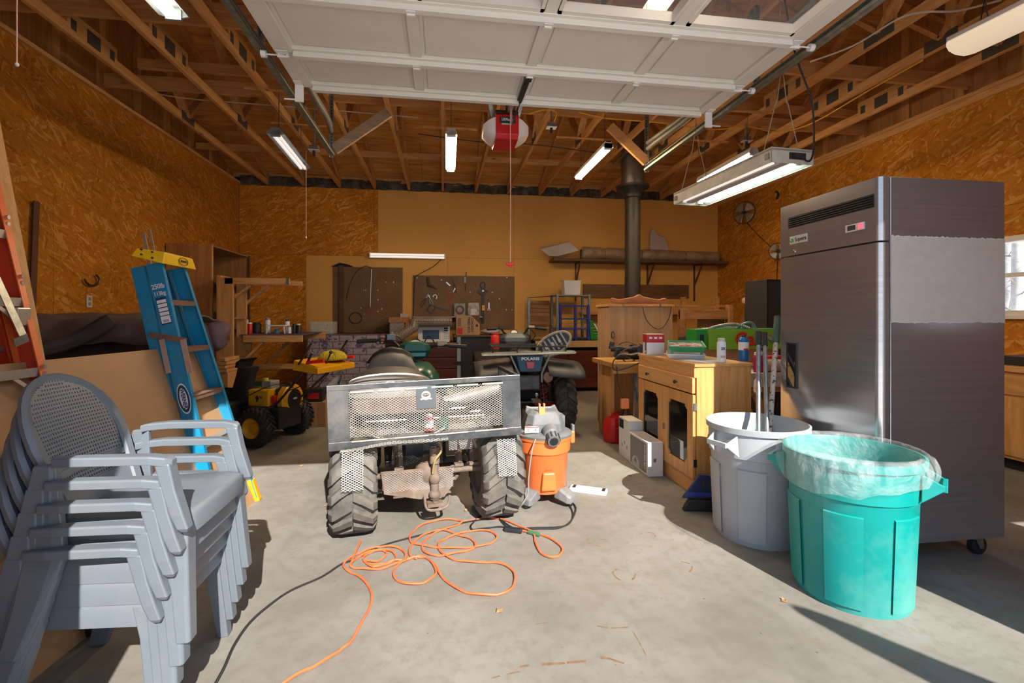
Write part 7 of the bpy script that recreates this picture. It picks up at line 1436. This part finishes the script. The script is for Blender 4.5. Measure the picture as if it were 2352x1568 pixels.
for v in q.bm.verts: v.co += (v.co-V(a.x, 8.35, zc_+.05))*.25*mnoise.noise(v.co*14)
for v in q.bm.verts: v.co.z = max(v.co.z, zc_+.001)
q.build('bag', pm('pale_bag', (.45, .42, .44), .4), t, smooth=2)
# right back bench with dark cabinets
xr0, xr1 = PY(1232, 800, 8.15).x, XR-1.3; t = thing('base_cabinet', 'dark maroon base cabinets under a pale edged worktop by the stove pipe', 'cabinet', ((xr0+xr1)/2, 8.5, 0)); MB().box((xr0, 8.16, .06), (xr1, YB-.03, .74)).build('carcass', M_mah, t)
x = xr0
while x < xr1-.2:
    dd2 = MB().box((x+.01, 8.14, .08), (min(x+.56, xr1)-.01, 8.16, .72)).build('door', M_mah, t, bevel=.004)
    MB().tube(arc((x+.07, 8.135, .5), (.02, .06), -1.5, 1.5, 8, (0, -1, 0), (0, 0, 1)), .006, 6).build('handle', M_galv, dd2); x += .57
MB().box((xr0-.03, 8.10, .80), (xr1, YB-.03, .915)).build('worktop', M_dk, t); MB().box((xr0-.03, 8.085, .80), (xr1, 8.10, .915)).build('edge_strip', pm('blond_edge', (.50, .31, .13), .5), t, bevel=.002)
solo(MB().box((PY(1340, 660, YB-.04).x, YB-.045, PY(1340, 683, YB-.04).z), (PY(1582, 660, YB-.04).x, YB-.002, PY(1340, 652, YB-.04).z)), 'wall_board', wood('brown_wall_board', (.10, .05, .025), (.17, .085, .04), (.22, .12, .06), 0, .5, .5), 'wide brown board fixed to the back wall behind the stove pipe', 'board')
solo(MB().box((PY(1335, 720, YB-.14).x, YB-.3, PY(1335, 722, YB-.3).z), (PY(1402, 720, YB-.14).x+1.5, YB-.01, PY(1335, 716, YB-.3).z)), 'back_shelf', M_lumx, 'low wooden shelf behind the blue plastic rack', 'shelf')
# wire rack, white bin, blue plastic shelf unit
M_gv2 = pm('teal_galvanised', (.24, .32, .34), .4, .5, .2, 20)
xA, xB, xC = PY(1215, 700, 8.6).x, PY(1280, 700, 8.2).x, PY(1354, 700, 8.2).x; z1 = PY(1280, 675, 8.2).z; t = thing('metal_rack', 'galvanised angle rack with a dark sloping shelf on the right back bench', 'rack', ((xA+xC)/2, 8.45, .916))
for x, y, z in ((xB, 8.2, z1), (xC, 8.2, z1), (xC, 8.62, z1), (xA, 8.62, PY(1215, 682, 8.62).z), (xB, 8.62, z1)): MB().box((x-.02, y-.002, .916), (x+.02, y+.002, z)).box((x-.02, y-.002, .916), (x-.016, y+.03, z)).build('post', M_gv2, t)
for z in (z1-.03, 1.12): MB().box((xB, 8.2, z), (xC, 8.62, z+.02)).build('shelf', M_gv2, t)
MB().hexa([(xA, 8.62, z1-.06), (xB, 8.2, z1-.03), (xB, 8.62, z1-.03), (xA, 8.63, z1-.06), (xA, 8.62, z1-.05), (xB, 8.2, z1-.02), (xB, 8.62, z1-.02), (xA, 8.63, z1-.05)]).build('side_shelf', M_dk, t); MB().box((xA, 8.56, 1.16), (xB, 8.62, 1.175)).build('shelf', M_dk, t)
for i in range(5): MB().cyl((xB+.03, 8.24, 1.22+i*.09), (xC-.03, 8.24, 1.22+i*.09), .003, n=5).build('wire', M_galv, t)
for i in range(6): MB().box((xA+.03, 8.6, 1.2+.075*i), (xB-.05, 8.61, 1.26+.075*i)).build('side_slat', M_dw, t)
c = PY(1311, 672, 8.4); t = thing('white_bin', 'small translucent white bin on top of the metal rack', 'bin', (c.x, 8.4, z1-.009)); zt2 = PY(1311, 646, 8.4).z; MB().loft([[(c.x+a*k, 8.4+b2*k*.8, z) for a, b2 in ((-1, -1), (1, -1), (1, 1), (-1, 1))] for k, z in ((.14, z1-.009), (.155, zt2), (.165, zt2), (.165, zt2+.012), (.145, zt2+.012), (.13, z1+.01))]).build('tub', M_whitep, t, bevel=.004)
xD, xE = PY(1288, 740, 8.12).x, PY(1352, 740, 8.12).x; zbt = PY(1300, 700, 8.12).z; bs = thing('plastic_shelf_unit', 'blue plastic mesh shelf unit standing in front of the metal rack', 'shelf', ((xD+xE)/2, 8.2, .916))
for x in (xD, (xD+xE)/2+.02, xE):
    for y in (8.12, 8.19): MB().cyl((x, y, .916), (x, y, zbt), .018, n=8).build('post', M_bluep, bs, smooth=True)
for z in (.96, 1.12, 1.30, zbt-.02): MB().box((xD, 8.115, z-.012), (xE, 8.195, z+.012)).build('shelf', M_bluep, bs, bevel=.003)
c = PY(1368, 748, 8.2); t = thing('seed_bag', 'green and white striped bag slumped beside the blue shelf unit', 'bag', (c.x, 8.2, .916)); M_sb = pm('bag_green', (.01, .22, .04), .4)
MB().hexa([(c.x-.10, 8.15, .917), (c.x+.14, 8.15, .917), (c.x+.14, 8.3, .917), (c.x-.10, 8.3, .917), (c.x-.14, 8.17, 1.27), (c.x-.05, 8.17, 1.27), (c.x-.05, 8.28, 1.27), (c.x-.14, 8.28, 1.27)]).build('bag', M_sb, t, bevel=.02); MB().hexa([(c.x+.10, 8.14, .93), (c.x+.15, 8.14, .93), (c.x+.15, 8.15, .93), (c.x+.10, 8.15, .93), (c.x-.06, 8.155, 1.23), (c.x-.02, 8.155, 1.2), (c.x-.02, 8.165, 1.2), (c.x-.06, 8.165, 1.23)]).build('white_stripe', M_whitep, t)
for i in range(4): MB().cbox((c.x-.06+i*.03, 8.146, 1.14-i*.05), (.07, .006, .012), 0).build('lime_stripe', pm('lime_cap', (.45, .45, .03), .4), t)
# purple printed cartons draped left, white metal box
M_prn, nt, b = newm('printed_house_wrap'); v = coords(nt, (1, 1, 1)); f = noise(nt, v, 11, 5, .7); br = nt.nodes.new('ShaderNodeTexBrick'); nt.links.new(coords(nt, (4, 4, 4), (R_(90), 0, 0)), br.inputs['Vector']); br.inputs['Scale'].default_value = .6; br.inputs['Mortar Size'].default_value = .012
br.inputs['Color1'].default_value = (1, 1, 1, 1); br.inputs['Color2'].default_value = (1, 1, 1, 1); br.inputs['Mortar'].default_value = (0, 0, 0, 1)
c_ = ramp(nt, f, [(.42, (.30, .25, .30)), (.54, (.38, .33, .38)), (.60, (.12, .08, .14))]); c_ = mix(nt, br.outputs[0], (.06, .03, .08), c_); nt.links.new(c_, b.inputs['Base Color']); b.inputs['Roughness'].default_value = .7
xa, xb = PY(705, 800, 7.9).x, PY(884, 800, 7.9).x; t = thing('printed_sheet', 'pale purple sheet covered in dark printed diagrams draped below the left pegboard', 'sheet', ((xa+xb)/2, 8.2, 0)); ztp = PY(800, 768, 7.9).z
MB().grid(lambda u, v_: V(xa+(xb-xa)*u, 7.9+.02*mnoise.noise(V(u*7, v_*3, 0))-.01*v_, .02+(ztp-.02)*v_), 40, 20).build('hanging_sheet', M_prn, t, solid=.004, smooth=2); MB().box((xa, 7.93, .0), (xb, YB-.03, ztp-.02)).build('crate', M_dk, t); MB().box((xa-.01, 7.9, ztp-.02), (xb+.01, YB-.03, ztp)).build('crate_top', M_mah, t)
a, b_ = PY(711, 767, 8.2), PY(764, 739, 8.2); t = thing('metal_box', 'white steel box with a small yellow dot on the left back bench', 'box', ((a.x+b_.x)/2, 8.35, ztp)); MB().box((a.x, 8.2, ztp+.001), (b_.x, 8.55, b_.z)).build('body', pm('cream_steel', (.55, .55, .48), .4), t, bevel=.004); MB().box((a.x+.02, 8.195, ztp+.03), (b_.x-.02, 8.2, b_.z-.02)).build('door', pm('cream_steel', (.55, .55, .48), .4), t, bevel=.002); MB().cyl((b_.x-.08, 8.19, b_.z-.06), (b_.x-.08, 8.196, b_.z-.06), .012, n=10).build('dot', M_yel, t)
# lumber rack with long arms, and its bench of bottles
yl = 6.45; lr = thing('lumber_rack', 'rough lumber rack frame with long arms holding a bench of bottles', 'rack', (-2.6, 6.6, 0))
xL = PY(497, 700, yl).x; xM = PY(535, 700, yl).x; xN = PY(558, 700, yl).x; zT = PY(515, 632, yl).z
MB().box((xL, yl, 0), (xL+.05, yl+.30, zT)).build('side_board', M_lum, lr, bevel=.003); MB().box((xL+.05, yl, 0), (xM, yl+.04, zT-.03)).build('front_post', M_lum, lr, bevel=.003); MB().box((xM, yl+.10, 0), (xN, yl+.14, zT-.06)).build('rear_post', M_lum, lr, bevel=.003)
e1 = PY(664, 645, yl); e2 = PY(693, 651, yl+.2); MB().box((xM-.1, yl, e1.z-.045), (e1.x, yl+.04, e1.z+.035)).build('upper_arm', M_lumx, lr, bevel=.002); MB().box((xM, yl+.2, e2.z-.03), (e2.x, yl+.24, e2.z+.03)).build('upper_arm', M_lumx, lr, bevel=.002)
MB().box((e1.x-.03, yl-.005, e1.z-.045), (e1.x-.0, yl, e1.z+.04)).build('strap', M_galv, lr)
MB().beam(PY(537, 683, yl+.05), PY(578, 655, yl+.05), .03, .06, up=(0, 1, 0)).build('brace', M_lumx, lr); MB().beam(PY(542, 717, yl+.15), PY(615, 657, yl+.15), .03, .06, up=(0, 1, 0)).build('brace', M_lumx, lr)
g1 = PY(694, 776, yl); g2 = PY(747, 772, yl+.9); zb_ = g1.z; MB().box((xN, yl, zb_-.05), (g1.x, yl+.04, zb_+.035)).build('lower_arm', M_lumx, lr, bevel=.002); MB().box((xN, yl+.9, zb_-.05), (g2.x, yl+.94, zb_+.035)).build('lower_arm', M_lumx, lr, bevel=.002)
MB().beam(PY(560, 830, yl+.05), PY(605, 786, yl+.05), .03, .08, up=(0, 1, 0)).build('brace', M_lumx, lr); MB().beam(PY(620, 828, yl+.9), PY(662, 786, yl+.9), .03, .08, up=(0, 1, 0)).build('brace', M_lumx, lr); MB().box((xN-.3, yl+.5, zb_-.45), (g1.x-.1, yl+.53, zb_-.38)).build('cross_rail', M_lumx, lr)
MB().box((xN-.05, yl+.02, zb_+.036), (g1.x+.0, yl+1.0, zb_+.05)).build('bench_top', pm('purple_mat', (.10, .065, .12), .8), lr)
MB().box((xN, yl+.12, .55), (xN+.05, yl+.16, zb_)).build('short_post', M_lum, lr)
MB().box((xM-.02, yl+.06, PY(545, 730, yl).z-.01), (xN, yl+.14, PY(545, 730, yl).z+.01)).build('shelf_block', M_lumx, lr)
zbt2 = zb_+.051
bspec = [(563, .05, .22, 'spray bottle with a red trigger on the left bench end', M_whitep, M_redp), (574, .04, .15, 'short white and red bottle beside the spray bottle', M_redp, M_whitep), (590, .07, .15, 'dark jug behind the small bottles', M_black, M_black), (615, .045, .21, 'tall white squeeze bottle at the left foot of the small white rack', M_whitep, M_fixg), (660, .04, .19, 'green topped jar at the right end of the small white rack', M_whitep, M_green), (665, .035, .10, 'small pale jar in front of the green topped jar', M_whitep, M_galv), (676, .035, .13, 'small black bottle, left of a pair on the bench', M_black, M_black), (686, .04, .13, 'small black and white bottle at the right end of the row', M_black, M_whitep), (636, .04, .07, 'little blue pot under the small white rack', pm('pale_blue_pot', (.12, .3, .42), .4), M_whitep)]
for i, (px, r, h, lb, m1, m2) in enumerate(bspec):
    yy = yl+.3+(.12 if i in (2, 4, 3) else 0); c = PY(px, 760, yy); can('bottle', None, V(c.x, yy, zbt2), r*.8, h, m1, lb, 'bottle', m2, group='bottles on the left bench')
a, b_ = PY(613, 756, yl+.22), PY(657, 756, yl+.22); t = thing('small_rack', 'small white four legged rack among the bottles', 'rack', ((a.x+b_.x)/2, yl+.26, zbt2)); MB().box((a.x, yl+.18, zbt2+.10), (b_.x, yl+.34, zbt2+.115)).build('top', M_whitep, t)
for x in (a.x+.015, b_.x-.015):
    for y in (yl+.19, yl+.33): MB().beam((x, y, zbt2+.10), (x+(.01 if x > a.x+.1 else -.01), y, zbt2), .014, .014).build('leg', M_whitep, t)
# open plywood cabinet in the corner
yc0, yc1, xc1, zc1 = 6.62, 7.85, -2.98, 2.28
oc_ = thing('plywood_cabinet', 'tall open sided plywood cabinet in the left back corner', 'cabinet', (-3.25, 7.2, 0)); MB().box((XL+.02, yc0, 0), (xc1, yc0+.02, zc1)).build('side_panel', M_plys, oc_); MB().box((XL+.02, yc1-.02, 0), (xc1, yc1, zc1)).build('side_panel', M_plys, oc_); MB().box((XL+.02, yc0+.02, zc1-.02), (xc1, yc1-.02, zc1)).build('top_panel', M_plys, oc_)
MB().box((XL+.02, yc0+.02, 0), (XL+.03, yc1-.02, zc1-.02)).build('back_panel', M_dk, oc_)
for z in (.6, 1.15, 1.78): MB().box((XL+.03, yc0+.02, z), (xc1-.03, yc1-.02, z+.02)).build('shelf', M_dk, oc_)
MB().box((xc1-.002, yc0, 0), (xc1+.015, yc0+.04, zc1)).build('face_strip', M_lum, oc_); MB().box((xc1-.002, yc1-.04, 0), (xc1+.015, yc1, zc1)).build('face_strip', M_dk, oc_)
for i, (z, m_, lb) in enumerate(((1.172, pm('grey_tarp', (.17, .16, .15), .8), 'folded grey tarps stacked in the open plywood cabinet'), (1.30, pm('olive_tarp', (.12, .115, .10), .8), 'folded olive tarp on top of the grey tarps in the cabinet'))):
    t = thing('folded_tarp', lb, 'tarp', (-3.2, 7.0, z)); q = MB(); q.loft([[(-3.2+x*.24, 7.0+s_, z+.002+h*.11) for x, h in ((-1, .1), (-1, .9), (0, 1.05), (1, .85), (1.05, .5), (1, .05))] for s_ in (-.3, -.1, .1, .3)]); q.build('fold', m_, t, bevel=.02)
# purple jacket, green tub, cloth covered furniture
c = PY(492, 770, 6.36); t = thing('purple_jacket', 'crumpled purple jacket hanging at the left of the lumber rack', 'jacket', V(c.x, 6.36, c.z-.2)); q = MB(); q.ball((c.x+.03, 6.36, c.z), (.13, .12, .19), 22)
for v in q.bm.verts: v.co += (v.co-V(c.x, 6.28, c.z))*.35*mnoise.noise(v.co*9)
q.build('cloth', pm('purple_cloth', (.15, .11, .17), .8, 0, .3, 9), t, smooth=2)
t = thing('covered_sofa', 'dark purple grey sofa back draped with a folded cover behind the fibreboard sheet', 'sofa', (-2.9, 5.0, 0)); M_sofa = pm('charcoal_cloth', (.055, .045, .055), .85, 0, .2, 8); M_cov = pm('grey_cover', (.13, .11, .12), .7, 0, .2, 6)
q = MB(); q.loft([[(x, y, z) for y, z in ((4.3, 0), (4.3, .9), (4.45, 1.30*k_), (5.3, 1.36*k_), (5.45, 1.0), (5.45, 0))] for x, k_ in ((-3.45, .98), (-3.1, 1.0), (-2.55, .98), (-2.4, .93))]); q.build('body', M_sofa, t, bevel=.05)
q = MB(); q.grid(lambda u, v_: V(-3.42+1.05*u, 4.28+1.15*v_, 1.30+.06*math.sin(v_*3.1)+.035*mnoise.noise(V(u*5, v_*6, 0))-.18*max(0, .12-v_)/.12), 24, 24); q.build('folded_cover', M_cov, t, solid=.012, smooth=2)
MB().tube(smoothpts([(-3.45, 3.6, .95), (-3.2, 3.9, 1.02), (-2.9, 4.2, 1.15), (-2.7, 4.32, 1.32)], 5), [.06]*15+[.05], 8).build('dangling_strap', M_sofa, t, smooth=True)
t = thing('green_tub', 'dark green tub on the floor behind the snow blower chute', 'tub', (-2.35, 6.0, 0)); MB().lathe([(0, 0), (.22, 0), (.27, .5), (.29, .5), (.29, .53), (.26, .53), (.21, .02), (0, .02)], 28, M=Matrix.Translation((-2.30, 6.05, 0))).build('tub', pm('dark_green_tub', (.01, .05, .02), .5), t, smooth=1)
p = PY(722, 965, 5.95); t = thing('cardboard_box', 'brown taped cardboard box on the floor behind the snow blower', 'box', (p.x, 6.2, 0)); x0, x1 = PY(695, 940, 6.0).x, PY(748, 940, 6.0).x; MB().box((x0, 6.0, 0), (x1, 6.4, .30)).build('carton', M_card, t, bevel=.003); MB().box(((x0+x1)/2-.03, 5.998, 0), ((x0+x1)/2+.03, 6.0, .30)).build('tape', pm('tan_tape', (.45, .28, .16), .4), t)
t = thing('battery', 'black car battery with a red and white label on the taped box', 'battery', (x0+.12, 6.1, .301)); MB().box((x0+.0, 6.03, .301), (x0+.22, 6.2, .46)).build('case', M_black, t, bevel=.006); MB().box((x0+.05, 6.027, .34), (x0+.18, 6.03, .41)).build('label_patch', M_redp, t); MB().tube(arc((x0+.11, 6.1, .46), (.09, .05), 0, math.pi, 8, (1, 0, 0), (0, 0, 1)), .008, 6).build('handle', M_galv, t)
# lumber offcuts, rods, wall pieces on the left
t = thing('lumber_stack', 'short lumber ends stacked on the floor by the lumber rack post', 'lumber', PY(514, 850, 6.0)-V(0, 0, .0)); zz = PY(514, 856, 6.0).z
for i in range(4): c = PY(508+4*(i % 2), 826+8.5*i, 6.0); MB().box((c.x-.045, 6.0, c.z-.018), (c.x+.04, 6.4, c.z+.018)).build('board_end', M_lumx, t)
MB().box((PY(514, 850, 6.0).x-.04, 6.02, 0), (PY(514, 850, 6.0).x+.035, 6.4, zz-.0)).build('board_pile', M_lumx, t)
for i, (pa, pb) in enumerate(((PY(330, 536, 3.95), PY(341, 590, 3.85)), (PY(344, 526, 4.0), PY(357, 592, 3.9)))):
    d = (pa-pb); b0 = pb-d*5.4; b0.z = max(b0.z, .01); t = thing('pale_rod', ['pale flat metal rod behind the blue ladder, left of its twin', 'thin pale metal rod behind the blue ladder, right of its twin'][i], 'rod', b0); MB().beam(b0, pa, .022-.008*i, .006, up=(0, 1, 0)).build('rod', pm('pale_metal_rod', (.42, .36, .31), .5), t)
a, b_ = PX(84, 462, XL+.03), PX(72, 790, XL+.03); solo(MB().beam(a, b_, .008, .06, up=(0, 1, 0)), 'brown_strap', pm('brown_leather', (.12, .045, .025), .7), 'dark brown wooden strip hanging on the left wall', 'strip')
c = PX(205, 692, XL+.01); t = thing('wall_outlet', 'white electrical outlet on the left wall', 'outlet', c); MB().cbox(c, (.008, .075, .12)).build('plate', M_fix, t, bevel=.002); MB().cbox(c+V(.005, 0, .025), (.003, .032, .032)).cbox(c+V(.005, 0, -.025), (.003, .032, .032)).parts('socket', M_fixg, t)
c = PX(212, 642, XL+.03); solo(MB().tube(arc(c, (.10, .06), math.pi, 2*math.pi+1.0, 12, (0, 1, 0), (0, 0, 1)), .01, 6), 'wall_hook', M_dsteel, 'dark curved hook on the left wall above the outlet', 'hook')
# ================================================================ stains, leaves and litter on the floor
M_rust = pm('rust_stain', (.21, .12, .065), .8, 0, .3, 40); q = MB()
def stain(pts, w):
    P = smoothpts([PZ(x/2+784, y/2+784, .0008) for x, y in pts], 5)
    for i in range(len(P)-1):
        if mnoise.noise(P[i]*30) < -.22: continue
        d = (P[i+1]-P[i]); n = V(-d.y, d.x, 0).normalized()*w*(.6+.6*abs(mnoise.noise(P[i]*17))); q.faces([P[i]-n, P[i+1]-n, P[i+1]+n, P[i]+n], [(0, 1, 2, 3)])
stain([(1190, 940), (1150, 930), (1130, 912), (1150, 902), (1222, 912)], .004); stain([(1245, 1060), (1265, 1085), (1300, 1100), (1340, 1090), (1352, 1065)], .006); stain([(1370, 885), (1410, 876), (1440, 885), (1438, 905)], .004)
stain([(1560, 1010), (1600, 1020), (1612, 1040), (1598, 1058)], .006); stain([(1265, 1045), (1245, 1060)], .006); stain([(820, 1493), (900, 1482), (1000, 1478), (1060, 1472), (1125, 1466)], .008); stain([(1190, 1450), (1230, 1455), (1260, 1465), (1300, 1478)], .007); stain([(690, 1545), (760, 1528), (820, 1515)], .004); stain([(1175, 1305), (1240, 1315), (1330, 1310)], .005); stain([(890, 1297), (960, 1290)], .003); stain([(1340, 1330), (1380, 1400), (1400, 1440)], .003); stain([(0, 1140), (60, 1130), (120, 1122)], .004)
solo(q, 'rust_stains', M_rust, 'faint rust brown curved stains on the sunlit concrete', 'stain'); bpy.data.objects['rust_stains']['kind'] = 'stuff'
M_leaf = pm('dry_leaf', (.38, .22, .10), .8, 0, .3, 30); random.seed(21)
for i, (px, py, lb) in enumerate([(1447, 1092, 'dry leaf on the sunlit floor left of the white cartons'), (1802, 1380, 'pale dry leaf beside the tip of the shadow by the teal can'), (1148, 1403, 'small dry leaf in front of the orange cord loops'), (862, 1203, 'orange leaf beside the left rear atv wheel'), (748, 1163, 'dry leaf left of the left rear atv wheel'), (1070, 1172, 'tiny leaf under the back of the atv'), (672, 1022, 'yellow leaf on the dark floor, nearest of three by the snow blower'), (683, 1030, 'yellow leaf just right of the nearest one by the snow blower'), (675, 1041, 'small yellow leaf closest to the sunlit floor'), (692, 1070, 'dry leaf at the edge of the sunlit floor')]):
    c = PZ(px, py, .002); q = MB(); a0 = random.uniform(0, 6.28); s_ = random.uniform(.014, .022)
    q.prism([c+V(s_*math.cos(a0+k*.785)*(1 if k % 2 else .6), s_*math.sin(a0+k*.785)*(1 if k % 2 else .6), .004*(k % 3)) for k in range(8)], (0, 0, .0015)); solo(q, 'dry_leaf', M_leaf, lb, 'leaf', group='dry leaves on the floor')
shadow_caster((2.90, -.48, 0), 1.92)
